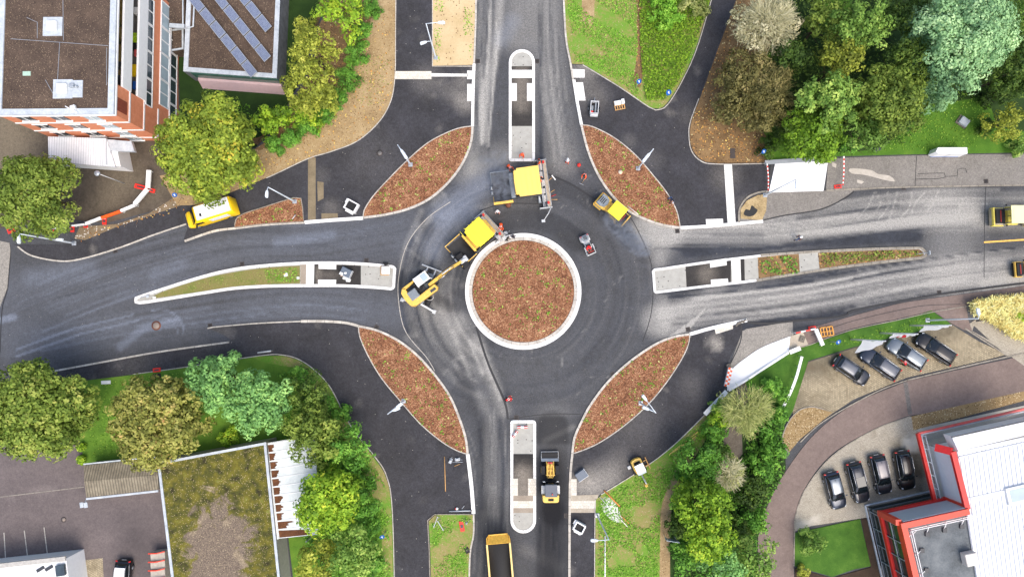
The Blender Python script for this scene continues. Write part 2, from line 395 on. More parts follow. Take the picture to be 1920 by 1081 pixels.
# south arm
ST += [([(1036,800),(1036,1110)], 60, 1, .42, .2), ([(925,960),(925,1110)], 66, 1, .32, .6), ([(860,700),(905,800),(905,1000)], 22, 1, .25, .8), ([(920,800),(925,1081)], 40, 1, .12, 1), ([(1040,790),(1038,840)], 60, 0, .18, 1), ([(1035,960),(1030,1081)], 46, 1, .35, .8), ([(1036,860),(1036,960)], 40, 1, .4, .8),
       ([(905,960),(900,1081)], 10, 0, .15, 1), ([(960,790),(950,1000)], 6, 0, .15, .9), ([(985,1030),(1050,1060)], 20, 0, .12, 1)]
lane([(920,760),(925,900),(915,1081)], 28, 40, (2, 5), (-.1, .18)); lane([(1036,940),(1030,1090)], 26, 24, (2, 4), (-.1, .16))
lane([(700,640),(800,720),(880,830),(900,960)], 10, 12, (2, 4), (-.1, .14))
NS = len(ST)
# diagonal scrape marks, spills, scuffs
for k in range(9): ST.append(([(1230+k*7,648-k*3),(1300+k*3,600-k*3)], 2.2, 0, .5, .5))
for k in range(60):
    x, y = rs.uniform(880,1250), rs.uniform(330,760); a = rs.uniform(0,6.28); l = rs.uniform(4,16)
    ST.append(([(x,y),(x+l*math.cos(a),y+l*math.sin(a))], rs.uniform(1.5,2.5), 0, rs.uniform(.1,.35), .8))
for k in range(7): x = 1620+k*20; ST.append((crv([(x+rs.uniform(0,20),360),(x+rs.uniform(-10,10),385),(x-12,410)]), 2, 0, .35, .6))
PST = []   # paths
for cx, cy, r, a in [(872,190,22,.5),(868,150,14,.3),(800,150,30,.2),(845,170,22,.2),(1095,130,26,.45),(1110,180,30,.25),(1130,905,38,.55),(1090,910,30,.5),(1300,720,26,.12),
                     (1190,790,60,.12),(1340,640,14,.6),(620,390,18,.2),(600,330,18,.1),(1180,265,14,.15),(1225,300,20,.1),(1360,330,30,.2),(700,300,60,.06),(1400,385,16,.3),
                     (400,625,30,.15),(260,690,40,.08),(1160,870,30,.2),(430,625,12,.2),(1345,650,10,.5),(890,130,10,.3),(1290,215,20,.1)]:
    PST.append(([(cx,cy),(cx+1,cy)], r*1.6, 0, a, .9))
for k in range(420):
    x, y = rs.uniform(60,1420), rs.uniform(0,1081); a = rs.uniform(0,6.28); l = rs.uniform(3,26)
    PST.append((crv([(x,y),(x+l*.5*math.cos(a),y+l*.5*math.sin(a)),(x+l*math.cos(a+.5),y+l*math.sin(a+.5))],5), rs.uniform(1.5,4), 0, rs.uniform(.06,.28), .8))
M_road = asphalt('road_asphalt', rgb(45,47,52), rgb(67,70,77), rgb(168,165,158))
M_path = asphalt('fresh_path_asphalt', rgb(40,40,44), rgb(64,64,70), rgb(164,158,148), speck=.035)
M_oldpath = asphalt('old_path_asphalt', rgb(96,92,88), rgb(128,123,118), rgb(178,172,160), speck=.02)
# road sheet: a fine grid over the site
x0, x1, y0, y1, rr = -66, 66, -40, 46, .22
nx, ny = int((x1-x0)/rr), int((y1-y0)/rr)
gx, gy = np.meshgrid(np.linspace(x0, x1, nx), np.linspace(y0, y1, ny)); gx = gx.ravel(); gy = gy.ravel(); gz = H(gx, gy)
me = bpy.data.meshes.new('road_surface')
ii = np.arange(nx*ny).reshape(ny, nx); fq = np.stack([ii[:-1, :-1], ii[:-1, 1:], ii[1:, 1:], ii[1:, :-1]], -1).reshape(-1, 4)
me.from_pydata(np.stack([gx, gy, gz], 1).tolist(), [], fq.tolist()); me.update()
set_wear(me, (ST, (.10, 0, 0))); tag(link('road_surface', me, M_road), kind='structure')
M_ground = blotch('ground_soil', [(.3, rgb(96,100,60)), (.5, rgb(120,112,78)), (.7, rgb(84,110,50))], .1, 3)
g = [(-400,-400),(400,-400),(400,400),(-400,400)]
mb = MB(); V = [(x,y,-.02) for x,y in g]+[(x0,y0,-.02),(x1,y0,-.02),(x1,y1,-.02),(x0,y1,-.02)]
mb.add(V, [(0,1,5,4),(1,2,6,5),(2,3,7,6),(3,0,4,7)]); tag(mb.build('ground', M_ground), kind='structure')
# ---- outlines (photo pixels)
NWb = crv([(682,408),(683,395),(700,368),(730,335),(765,300),(800,270),(830,253),(860,241),(886,237)]); NWi = crv([(886,237),(884,262),(876,288),(862,315),(838,345),(805,373),(765,392),(720,403),(682,408)])
NEb = crv([(1090,235),(1110,238),(1150,258),(1190,290),(1225,330),(1250,362),(1268,395),(1275,427)]); NEi = crv([(1275,427),(1235,420),(1190,402),(1160,380),(1135,350),(1115,315),(1100,275),(1090,235)])
SEb = crv([(1293,626),(1290,645),(1278,672),(1250,715),(1215,757),(1170,797),(1125,828),(1090,844),(1073,849)]); SEi = crv([(1073,849),(1077,820),(1090,790),(1108,757),(1140,715),(1180,678),(1225,647),(1260,632),(1293,626)])
SWb = crv([(673,611),(675,630),(690,665),(715,707),(750,750),(790,795),(830,828),(860,845),(877,850)]); SWi = crv([(877,850),(873,820),(862,785),(845,745),(820,708),(785,668),(750,640),(710,620),(673,611)])
Wt = crv([(441,427),(443,413),(455,402),(500,387),(550,371)]) + [(565,372),(568,390),(570,416),(500,420)]
# fresh asphalt paths
PW = (PST, (.04, 0, 0))
pathNW = [(743,-80),(742,60),(741,140)]+crv([(740,150),(733,190),(710,230),(670,265),(620,285),(580,297),(520,325),(440,358),(380,382),(333,385)])+crv([(300,397),(200,430),(140,455),(110,458),(25,458)])[0:]+crv([(30,460),(60,480),(110,490),(150,487),(220,467),(290,440),(350,420),(347,452),(400,433),(441,427)])+Wt[0:-4][0:]+[(565,372),(568,390),(570,416),(620,412),(682,408)]+NWb+[(885,200),(888,118),(888,124),(811,125),(811,-80)]
sheet('cycle_path_north_west', W(pathNW), .05, M_path, .7, .08, PW)
pathNE = [(1070,122),(1092,122),(1160,163),(1215,202)]+crv([(1218,203),(1235,206),(1252,196),(1280,150),(1310,80),(1356,-80)])+[(1408,-80),(1345,90),(1310,185)]+crv([(1295,225),(1291,250),(1296,283),(1315,303),(1345,308)])+[(1446,308),(1440,356)]+crv([(1425,360),(1400,370),(1386,390),(1385,417)])+[(1340,423),(1275,427)]+NEb[::-1]+[(1080,185)]
sheet('cycle_path_north_east', W(pathNE), .05, M_path, .7, .08, PW)
pathSW = crv([(70,701),(200,677),(300,659),(430,641),(390,614),(400,613),(480,605),(565,601),(610,601),(673,611)])+SWb+[(884,910),(887,962),(815,962),(802,974),(805,1030),(808,1165),(743,1165),(742,1060)]+crv([(737,960),(725,890),(700,850),(660,800),(620,725),(590,692),(560,672),(530,664),(490,665),(345,687),(250,700),(110,718)])
sheet('cycle_path_south_west', W(pathSW), .05, M_path, .7, .08, PW)
pathSE = [(1293,626),(1340,613),(1388,603),(1390,625),(1360,690),(1362,722),(1322,775)]+[(1260,835),(1200,880),(1126,925),(1116,935),(1114,1165),(1066,1165),(1067,960),(1068,895),(1073,849)]+SEb[::-1][1:]
sheet('cycle_path_south_east', W(pathSE), .05, M_path, .7, .08, PW)
# old pavements
OW = (PST, (.25, 0, 0))
sheet('pavement_north_east', W([(1553,297),(1700,292),(1940,288),(1940,346),(1700,350),(1548,358)]), .055, M_oldpath, .8, .1, OW)
sheet('pavement_verge_north_east', W(crv([(1440,360),(1640,355)],50)+crv([(1600,358),(1580,372),(1545,390),(1500,400),(1430,412)])), .045, M_oldpath, .8, .06, OW)
M_brownpath = asphalt('brown_path_asphalt', rgb(110,96,90), rgb(134,118,110), rgb(150,134,122), grit=.25, speck=.015)
sheet('pavement_south_east', W(crv([(1490,628),(1530,612),(1580,597),(1650,578),(1700,566),(1800,552),(1940,533)])+[(1940,558)]+crv([(1900,562),(1820,573),(1740,585),(1680,598),(1600,615),(1540,636),(1510,650)])), .055, M_brownpath, .8, .1, (PST, (.05, 0, 0)))
sheet('pavement_worn_patch', W([(1392,620),(1400,616),(1486,602),(1487,625),(1488,632),(1420,665),(1366,706),(1366,690)]), .05, M_oldpath, .8, .08, (PST, (.45, 0, 0)))
sheet('driveway', W([(1940,662),(1840,683),(1700,714)]+crv([(1680,722),(1600,757),(1530,810),(1475,880),(1440,945),(1421,1010),(1425,1165)])+[(1492,1165)]+crv([(1487,1040),(1490,970),(1510,912),(1560,850),(1640,803),(1705,778)])+[(1810,765),(1940,728)]), .06, M_brownpath, .8, .1, ([], (.1, 0, 0)))
sheet('yard_south_west', W([(-60,830),(90,845),(150,825),(160,870),(295,865),(310,960),(325,1165),(-60,1165)]), .05, asphalt('yard_asphalt', rgb(88,80,80), rgb(112,102,100), rgb(150,140,134), grit=.25, speck=.02), .8, 0, ([([(250,990),(260,1040)], 60, 1, .3, 1), ([(20,930),(290,880)], 6, 0, .2, .8)], (.1, 0, 0)))
sheet('courtyard_north_west', W([(-80,190),(300,190),(306,262),(330,290),(333,385),(300,392),(200,418),(120,410),(-80,440)]), .05, asphalt('courtyard_asphalt', rgb(64,57,50), rgb(98,88,76), rgb(140,128,106), grit=.3, speck=.02), .8, 0, ([([(30,210),(20,300)], 90, 0, .5, .8), ([(240,330),(200,380)], 50, 0, .25, 1), ([(290,370),(330,320)], 30, 0, .2, 1)], (.05, 0, 0)))
sheet('pavement_west', W([(-60,440),(18,455),(20,470),(14,540),(-2,580),(-60,600)]), .05, M_oldpath, .8, .06, (PST, (.5, 0, 0)))
# pavers
M_pav = bricks('beige_paver', rgb(186,178,160), rgb(166,158,142), rgb(120,112,98), .2, .1, .012, .25, patch=(rgb(116,106,88), .55, .8))
M_pav2 = bricks('worn_paver', rgb(182,168,138), rgb(150,138,112), rgb(112,102,82), .22, .22, .02, .5, patch=(rgb(104,92,70), .5, .72))
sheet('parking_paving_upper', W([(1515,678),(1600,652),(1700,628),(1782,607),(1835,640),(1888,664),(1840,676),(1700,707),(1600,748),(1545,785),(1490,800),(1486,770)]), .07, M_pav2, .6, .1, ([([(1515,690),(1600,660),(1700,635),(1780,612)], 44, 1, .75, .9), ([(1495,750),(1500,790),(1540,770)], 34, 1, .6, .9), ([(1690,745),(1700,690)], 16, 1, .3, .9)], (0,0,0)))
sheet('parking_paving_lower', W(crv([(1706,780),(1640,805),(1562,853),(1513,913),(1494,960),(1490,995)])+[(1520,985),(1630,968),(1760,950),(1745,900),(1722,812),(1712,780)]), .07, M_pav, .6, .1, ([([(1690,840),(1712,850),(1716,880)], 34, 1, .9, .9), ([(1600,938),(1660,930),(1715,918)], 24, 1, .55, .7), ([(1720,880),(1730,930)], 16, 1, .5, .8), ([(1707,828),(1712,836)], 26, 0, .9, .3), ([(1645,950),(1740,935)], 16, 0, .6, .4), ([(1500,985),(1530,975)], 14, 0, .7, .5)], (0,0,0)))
sheet('sidewalk_lower_right', W([(1710,805),(1940,755),(1940,1165),(1640,1165),(1630,968),(1745,945)]), .065, blotch('concrete_flag', [(.3, rgb(150,146,136)), (.7, rgb(186,182,170))], .6, 10), 3, .1)
sheet('sidewalk_upper_right', W([(1830,598),(1822,620),(1905,665),(1940,660),(1940,700),(1890,664),(1808,612)]), .075, M_pav, 2, .1)
sheet('sidewalk_ramp', W([(1820,605),(1845,600),(1940,648),(1940,661),(1888,668)]), .08, M_pav, 2, .1)
# soil / grass grounds
M_dry = blotch('dry_soil', [(.3, rgb(120,98,68)), (.5, rgb(158,134,96)), (.68, rgb(182,160,122))], .35, 6, .45, speck=[(9, .10, rgb(186,168,128)), (8, .08, rgb(92,66,42))])
M_leaf = blotch('leafy_soil', [(.3, rgb(82,64,42)), (.5, rgb(124,98,66)), (.68, rgb(150,122,84))], .5, 8, .5, speck=[(4.5, .2, rgb(176,130,74)), (6, .16, rgb(70,48,32)), (5.2, .05, rgb(196,180,130))])
M_lawn = blotch('lawn', [(.32, rgb(52,88,22)), (.5, rgb(74,114,30)), (.66, rgb(102,134,44))], .5, 12, .55)
M_darklawn = blotch('lawn_painted_shade', [(.32, rgb(24,44,14)), (.5, rgb(36,60,20)), (.68, rgb(50,74,28))], .5, 12, .5)  # deep greens carry the shade beside the pink plinth as colour
M_thin = blotch('thin_grass', [(.34, rgb(158,138,98)), (.46, rgb(140,134,78)), (.54, rgb(108,142,50)), (.66, rgb(92,142,38))], .3, 6, .45, speck=[(9, .05, rgb(180,170,130))])
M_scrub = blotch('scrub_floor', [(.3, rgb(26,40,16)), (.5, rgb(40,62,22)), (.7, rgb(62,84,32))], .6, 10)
sheet('soil_bank_north_west', W([(743,-80),(742,60),(741,140)]+crv([(740,150),(733,190),(710,230),(670,265),(620,285),(580,297),(520,325),(440,358),(380,382),(333,385)])+[(300,330),(430,300),(560,260),(640,180),(690,60),(722,-80)]), .09, M_dry, 1.2, .1)
sheet('hedge_soil_north_west', W([(726,-80),(692,60),(645,180),(560,262),(480,300),(330,330),(318,285),(470,240),(540,160),(570,40),(596,-80)]), .06, M_leaf, 1.2)
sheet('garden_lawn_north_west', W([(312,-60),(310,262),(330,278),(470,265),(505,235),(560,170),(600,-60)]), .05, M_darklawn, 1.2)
sheet('verge_north', W([(811,-80),(894,-80),(892,60),(888,122),(812,124)]), .10, blotch('sandy_verge', [(.3, rgb(146,140,80)), (.42, rgb(188,164,122)), (.6, rgb(204,182,142)), (.72, rgb(150,150,84))], .25, 6, .35, speck=[(6, .06, rgb(110,80,50))]), 1.2, .1)
sheet('meadow_north_east', W([(1055,-80),(1060,60),(1072,120),(1094,121),(1160,161),(1215,200)]+crv([(1218,201),(1235,204),(1250,194),(1278,150),(1308,80),(1354,-80)])), .10, M_thin, 1.2, .1)
sheet('woodland_floor_north_east', W([(1410,-80),(1347,90),(1312,185)]+crv([(1297,225),(1293,250),(1298,281),(1317,301),(1345,306)])+[(1440,305),(1440,262),(1400,200),(1440,100),(1492,-80)]), .10, M_leaf, 1.2, .1)
sheet('park_lawn_north_east', W([(1492,-80),(1440,100),(1400,200),(1440,262),(1440,300),(1553,294),(1700,290),(1940,286),(1940,-80)]), .09, M_lawn, 1.2)
sheet('lawn_south_west', W([(-60,760),(20,716),(110,719),(250,702),(345,689),(490,667),(530,666)]+crv([(560,674),(590,694),(620,727),(660,802),(698,852),(723,892),(735,960),(740,1165)])+[(560,1165),(520,830),(295,866),(160,868),(150,823),(-60,840)]), .09, blotch('mown_lawn', [(.32, rgb(66,98,30)), (.5, rgb(92,130,40)), (.66, rgb(118,148,54))], .6, 12, .5), 1.2)
sheet('bare_soil_south_west', W(crv([(470,668),(530,667),(562,677),(592,698),(622,732),(662,806),(700,856),(724,894),(734,960),(738,1165)])+[(722,1165),(715,980),(690,900),(650,830),(610,760),(560,690),(500,680)]), .095, M_thin, 1.2)
sheet('verge_south', W(crv([(888,964),(887,1000),(880,1045),(878,1165)])+[(810,1165),(807,1030),(804,976),(816,964)]), .10, M_thin, 1.0, .1)
sheet('meadow_south_east', W([(1322,777),(1260,837),(1200,882),(1127,927),(1117,936),(1115,1165),(1260,1165),(1250,950),(1300,860),(1350,780),(1362,740)]), .10, M_thin, 1.2, .1)
sheet('bare_patch_north_east', W(crv([(1093,-80),(1091,20),(1096,46),(1108,48),(1114,30),(1112,-80)],6,True)), .106, M_dry, 1)
sheet('furrow_north_east', W(crv([(1190,-80),(1194,60),(1192,120),(1186,150),(1200,165),(1206,120),(1203,60),(1200,-80)],6,True)), .107, M_leaf, 1)
sheet('worn_trail_south_east', W(crv([(1275,855),(1262,890),(1245,930),(1238,980),(1236,1165)])+[(1256,1165)]+crv([(1256,1000),(1262,930),(1284,880),(1292,850)])), .108, M_dry, 1.2)
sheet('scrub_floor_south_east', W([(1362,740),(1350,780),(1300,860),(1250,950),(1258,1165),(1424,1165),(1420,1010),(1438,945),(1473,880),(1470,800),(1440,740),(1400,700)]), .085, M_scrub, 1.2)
sheet('stream_bed', W([(1398,690),(1380,730),(1372,760),(1356,800),(1356,850),(1368,880),(1392,850),(1390,800),(1405,740),(1425,700)]), .09, blotch('stream_mud', [(.3, rgb(74,66,56)), (.7, rgb(120,112,102))], .8, 6), 1.2)
sheet('lawn_east', W([(1388,700),(1500,652),(1600,618),(1680,601),(1746,582),(1782,607),(1700,626),(1600,650),(1515,676),(1486,770),(1462,810),(1430,780)]), .095, blotch('bright_lawn', [(.32, rgb(44,78,22)), (.5, rgb(64,102,30)), (.66, rgb(92,126,46))], .6, 12, .5), 1.2)
sheet('lawn_lower_right', W([(1490,998),(1612,972),(1632,1060),(1600,1066),(1560,1080),(1490,1060)]), .09, blotch('bright_lawn', [], 1), 1.2, .1)
sheet('soil_strip_lower_right', W([(1614,972),(1634,968),(1650,1040),(1655,1165),(1490,1165),(1490,1064),(1560,1082),(1632,1062)]), .085, M_scrub if False else blotch('dark_soil', [(.3, rgb(44,34,26)), (.7, rgb(78,62,48))], .8, 8), 1.2, .1)
sheet('gravel_bed', W(crv([(1550,770),(1520,762),(1495,770),(1475,795),(1466,825),(1478,848)])+[(1478,848),(1500,822),(1530,797),(1560,772)]), .10, blotch('brown_gravel', [(.3, rgb(112,92,60)), (.5, rgb(146,122,84)), (.7, rgb(176,156,116))], 1, 14, .7, speck=[(7, .25, rgb(92,70,44)), (8, .15, rgb(200,184,150))]), 1.2, .1)
sheet('gravel_strip', W([(1708,780),(1940,728),(1940,745),(1712,806)]), .075, blotch('brown_gravel', [], 1), 1.2, .1)
sheet('pavement_garden_link', W([(1748,582),(1810,568),(1815,600),(1822,620),(1806,618),(1782,605)]), .08, M_brownpath, 1, .1, ([], (.05, 0, 0)))
# mulch beds
def mulch():
    m, nt, b = newmat('red_bark_mulch'); c = geo(nt)
    v = N(nt, 'ShaderNodeTexVoronoi'); v.inputs['Scale'].default_value = 11; nt.links.new(c, v.inputs['Vector'])
    h = N(nt, 'ShaderNodeSeparateColor'); nt.links.new(v.outputs['Color'], h.inputs[0])
    n1 = noise(nt, c, .8, 6, .75, .5); n2 = noise(nt, c, 12, 3, .7)
    f = mth(nt, 'ADD', mth(nt, 'MULTIPLY', h.outputs[0], .34), mth(nt, 'ADD', mth(nt, 'MULTIPLY', n1, .62), mth(nt, 'MULTIPLY', n2, .3)))
    col = ramp(nt, f, [(.34, rgb(58,34,22)), (.5, rgb(104,66,43)), (.66, rgb(138,92,62)), (.88, rgb(190,148,112))])
    nt.links.new(col, b.inputs['Base Color']); b.inputs['Roughness'].default_value = .95; bump(nt, b, f, .8, .06); MATS['mulch'] = m; return m
M_mulch = mulch()
def bed(name, px): return sheet(name, W(px), .13, M_mulch, 1.0, .05)
BEDS = [bed('planting_bed_north_west', NWb+NWi[1:-1]), bed('planting_bed_north_east', NEb+NEi[1:-1]), bed('planting_bed_south_east', SEb+SEi[1:-1]), bed('planting_bed_south_west', SWb+SWi[1:-1]),
        bed('planting_bed_west', Wt), bed('roundabout_planting_bed', arc(981,546,95,0,355,71))]
# ---- kerbs
def kerbmat(name, c1, c2, joint, every=1.0):
    m, nt, b = newmat(name); u = N(nt, 'ShaderNodeUVMap'); s = N(nt, 'ShaderNodeSeparateXYZ'); nt.links.new(u.outputs[0], s.inputs[0])
    fr = mth(nt, 'FRACT', mth(nt, 'DIVIDE', s.outputs[0], every)); j = mth(nt, 'LESS_THAN', fr, .06/every)
    col = ramp(nt, noise(nt, geo(nt), 1.4, 5, .65), [(.3, c1), (.65, c2)])
    col = mixc(nt, ramp(nt, noise(nt, geo(nt), 7, 4, .7), [(.55, BW(0)), (.8, BW(.5))]), col, joint)
    wn = N(nt, 'ShaderNodeTexWhiteNoise'); wn.noise_dimensions = '1D'; nt.links.new(mth(nt, 'FLOOR', mth(nt, 'DIVIDE', s.outputs[0], every)), wn.inputs['W']); col = mixc(nt, 1.0, col, ramp(nt, wn.outputs['Value'], [(0, BW(.9)), (1, BW(1.03))]), 'MULTIPLY')
    col = mixc(nt, mth(nt, 'MULTIPLY', j, .7), col, joint)
    nt.links.new(col, b.inputs['Base Color']); b.inputs['Roughness'].default_value = .8; MATS[name] = m; return m
M_white = kerbmat('white_kerb_concrete', rgb(222,220,215), rgb(244,243,239), rgb(176,172,164))
M_kerb = kerbmat('grey_kerb_concrete', rgb(166,158,146), rgb(204,198,186), rgb(112,106,98))
M_oldk = kerbmat('old_kerb_stone', rgb(120,114,102), rgb(160,152,138), rgb(80,74,66))
M_seam = plain('bitumen_seam', rgb(36,36,38), .6)
def ribbon(name, px, width, z0, z1, mat, closed=False, smooth=True, off=0.0, kind='structure', worldpts=None):
    """kerb line: rectangular section swept along the line; off>0 shifts it left of travel"""
    pts = worldpts or W(crv(px, 6, closed) if smooth else px)
    n = len(pts); V = []; F = []; U = []; L = 0; cl = []
    for i, p in enumerate(pts):
        a = pts[(i-1) % n] if (closed or i > 0) else p; b = pts[(i+1) % n] if (closed or i < n-1) else p
        dx, dy = b[0]-a[0], b[1]-a[1]; l = math.hypot(dx, dy)+1e-9; nx_, ny_ = -dy/l, dx/l
        h = Hs(p[0], p[1]) if z1 < 2 else 0
        for o, z in ((-width/2+off, z0), (-width/2+off, z1), (width/2+off, z1), (width/2+off, z0)): V.append((p[0]+nx_*o, p[1]+ny_*o, z+h))
        if i: L += math.hypot(p[0]-pts[i-1][0], p[1]-pts[i-1][1])
        cl.append(L)
    m = n if closed else n-1
    for i in range(m):
        j = (i+1) % n
        for k in range(3):
            F.append((i*4+k, i*4+k+1, j*4+k+1, j*4+k)); u0 = cl[i]; u1 = cl[j] if j > i else cl[i]+.5
            U += [(u0, k/3), (u0, (k+1)/3), (u1, (k+1)/3), (u1, k/3)]
    if not closed: F.append((0, 1, 2, 3)); U += [(0.5, 0)]*4; F.append(((n-1)*4+3, (n-1)*4+2, (n-1)*4+1, (n-1)*4)); U += [(.5, 0)]*4
    me = mesh(name, V, F); uv = me.uv_layers.new(name='uv')
    uv.data.foreach_set('uv', np.array(U, np.float32).ravel()); fix(me)
    return tag(link(name, me, mat), kind=kind)
# central island kerbs
ribbon('roundabout_kerb', arc(981,546,105.2,0,357,119), .46, 0, .16, M_white, True, False)
ribbon('roundabout_kerb_inner', arc(981,546,98.4,0,357,119), .36, 0, .145, M_kerb, True, False)
# bed kerbs
for nm, a, b in (('north_west', NWb, NWi), ('north_east', NEb, NEi), ('south_east', SEb, SEi), ('south_west', SWb, SWi)):
    ribbon('bed_edging_'+nm, a, .11, .0, .17, M_kerb, False, False); ribbon('bed_kerb_'+nm, b, .26, .0, .15, M_kerb, False, False)
ribbon('bed_edging_west', Wt, .1, 0, .17, M_oldk, True, False)
KW = [('kerb_north_left', [(893,-80),(892,40),(889,118),(887,180),(886,237)], .2), ('kerb_north_right', [(1054,-80),(1060,60),(1070,122),(1080,185),(1090,235)], .22),
      ('kerb_north_left_wide', [(889,120),(887,180),(886,237)], .34), ('kerb_north_right_wide', [(1076,150),(1081,185),(1090,234)], .34),
      ('kerb_west_upper', [(682,408),(620,413),(570,417),(500,421),(441,428),(400,434),(347,452)], .26), ('kerb_west_upper_wide', [(681,409),(620,413),(572,417)], .4),
      ('kerb_west_far', [(34,462),(60,479),(110,489),(150,486),(220,466),(290,440),(350,420)], .16),
      ('kerb_east_upper', [(1275,427),(1330,424),(1375,420),(1430,415)], .36), ('kerb_east_lower', [(1293,626),(1340,613),(1400,600)], .4),
      ('kerb_south_right', [(1073,849),(1069,895),(1068,960),(1067,1165)], .26), ('kerb_south_left', [(877,850),(884,910),(888,962)], .42),
      ('kerb_south_left_thin', [(888,962),(888,1000),(881,1045),(879,1165)], .18), ('kerb_west_lower', [(673,611),(650,605),(610,602),(565,602)], .3),
      ('kerb_west_lower_thin', [(565,602),(480,606),(400,613),(390,615)], .14), ('kerb_south_west_far', [(430,641),(300,659),(200,677),(70,701)], .2)]
for nm, p, wd in KW: ribbon(nm, p, wd, 0, .14 + (.012 if 'wide' in nm else 0)+(.005 if 'thin' in nm else 0), M_white if wd > .3 else M_kerb)
EDG = [('path_edging_north_west', [(743,-80),(742,60),(741,140),(733,190),(710,230),(670,265),(620,285),(580,297),(520,325),(500,334)]),
       ('verge_edging_north', None), ('path_edging_north_east', [(1092,122),(1160,163),(1218,202),(1235,206),(1252,196),(1280,150),(1310,80),(1356,-80)]),
       ('path_edging_woodland', [(1310,185),(1295,225),(1291,250),(1296,283),(1315,303),(1345,308),(1436,307)]),
       ('path_edging_south_west', [(250,701),(345,688),(490,666),(530,665),(560,673),(590,693),(620,726),(660,801),(700,851),(725,891),(736,960),(741,1165)]),
       ('path_edging_south_east', [(1322,776),(1260,836),(1200,881),(1127,926)]), ('path_edging_south', [(1116,935),(1115,1000),(1114,1165)])]
for nm, p in EDG:
    if p: ribbon(nm, p, .09, 0, .14, M_kerb)
ribbon('verge_edging_north', [(811,-80),(811,125),(886,125)], .1, 0, .15, M_kerb, False, False)
ribbon('verge_edging_south', [(808,1165),(805,1030),(802,974),(815,963),(884,963)], .1, 0, .15, M_oldk, False, False)
ribbon('driveway_edging', crv([(1545,767),(1520,762),(1495,770),(1475,795),(1466,825),(1478,848)]), .12, 0, .16, M_oldk, False, False)
ribbon('driveway_kerb_outer', [(1700,712),(1640,735),(1545,788),(1500,828)], .12, 0, .12, M_oldk); ribbon('driveway_kerb_upper', [(1700,712),(1840,679),(1940,657)], .16, 0, .12, M_oldk)
ribbon('driveway_kerb_inner', [(1706,780),(1640,804),(1562,852),(1512,912),(1492,962),(1489,1000),(1488,1060)], .12, 0, .12, M_oldk)
ribbon('pavement_edging_south_east', [(1420,668),(1510,648),(1540,637),(1600,617),(1680,600),(1746,585),(1812,574),(1900,562)], .1, 0, .13, M_oldk)
ribbon('pavement_kerb_north_east', [(1548,357),(1700,351),(1940,347)], .16, 0, .12, M_oldk)
ribbon('ramp_edging', [(1808,615),(1888,667)], .14, 0, .13, M_oldk, False, False)
ribbon('driveway_drain_channel', [(1697,716),(1706,776)], .5, .0, .075, M_oldpath, False, False)
ribbon('yard_line', [(0,931),(158,912)], .08, .03, .065, M_oldk, False, False)
for k, (a, b) in enumerate([((8,997),(12,1060)), ((46,993),(54,1056)), ((83,987),(91,1050))]): ribbon('parking_line', [a, b], .1, .03, .062, M_kerb, False, False)
ribbon('road_marking_yellow', [(1845,454),(1940,448)], .2, 0, .012, plain('yellow_road_paint', rgb(226,178,84), .7, var=.3, scale=4), False, False)
# seams and cracks in the asphalt: thin strips of bitumen / pale mortar
SEAMS = [([(845,378),(800,410),(765,455),(749,510),(747,560),(760,620),(800,670),(815,695)], .07, M_kerb, .006), ([(893,612),(915,680),(946,752),(952,785)], .26, M_seam, .008), ([(952,785),(1008,777)], .1, M_seam, .009),
         ([(1024,325),(1070,345),(1110,370),(1140,385)], .24, M_seam, .008), ([(1008,777),(1050,775),(1088,776)], .1, M_seam, .012), ([(900,395),(945,382),(1010,382)], .12, M_seam, .007),
         ([(1165,382),(1195,430),(1222,500),(1222,580),(1205,640)], .10, M_seam, .007), ([(1848,350),(1846,420),(1845,520)], .08, M_seam, .008), ([(20,470),(14,540),(4,580),(0,660)], .12, M_seam, .009),
         ([(1430,413),(1470,404),(1540,392),(1590,368),(1600,358)], .14, M_seam, .06), ([(1400,604),(1440,606),(1500,600),(1582,592),(1600,582),(1700,562),(1800,546),(1940,528)], .22, M_seam, .075),
         ([(1520,628),(1600,601),(1700,578),(1740,572),(1800,570)], .06, M_seam, .072), ([(1718,292),(1715,350)], .06, M_seam, .07), ([(1720,326),(1770,325),(1772,331),(1760,335),(1715,336)], .06, M_seam, .07), ([(1772,331),(1795,329),(1795,318),(1810,316),(1812,324)], .06, M_seam, .07), ([(1390,608),(1388,640),(1364,692)], .12, M_seam, .075),
         ([(1448,560),(1452,560)], .05, M_seam, .008), ([(888,118),(884,160)], .02, M_seam, .06), ([(300,1000),(301,1001)], .02, M_seam, .06),
         ([(1645,640),(1646,641)], .02, M_seam, .06), ([(830,396),(700,440)], .02, M_seam, .004)]
for p, wd, m, z in SEAMS[:15]: ribbon('asphalt_seam', p, wd, .001, z, m)
ribbon('asphalt_seam', SEAMS[15][0], .12, .02, .066, M_seam)
# trench strip across the cycle path
ribbon('trench_strip', [(585,296),(585,412)], .9, 0, .062, blotch('trench_sand', [(.3, rgb(104,92,72)), (.7, rgb(146,132,106))], .8, 8), False, False)
sheet('sand_pad', W([(603,400),(633,400),(634,410),(603,411)]), .06, blotch('trench_sand', [], 1)); sheet('sand_pad', W([(595,340),(607,342),(607,372),(596,378)]), .06, blotch('trench_sand', [], 1))
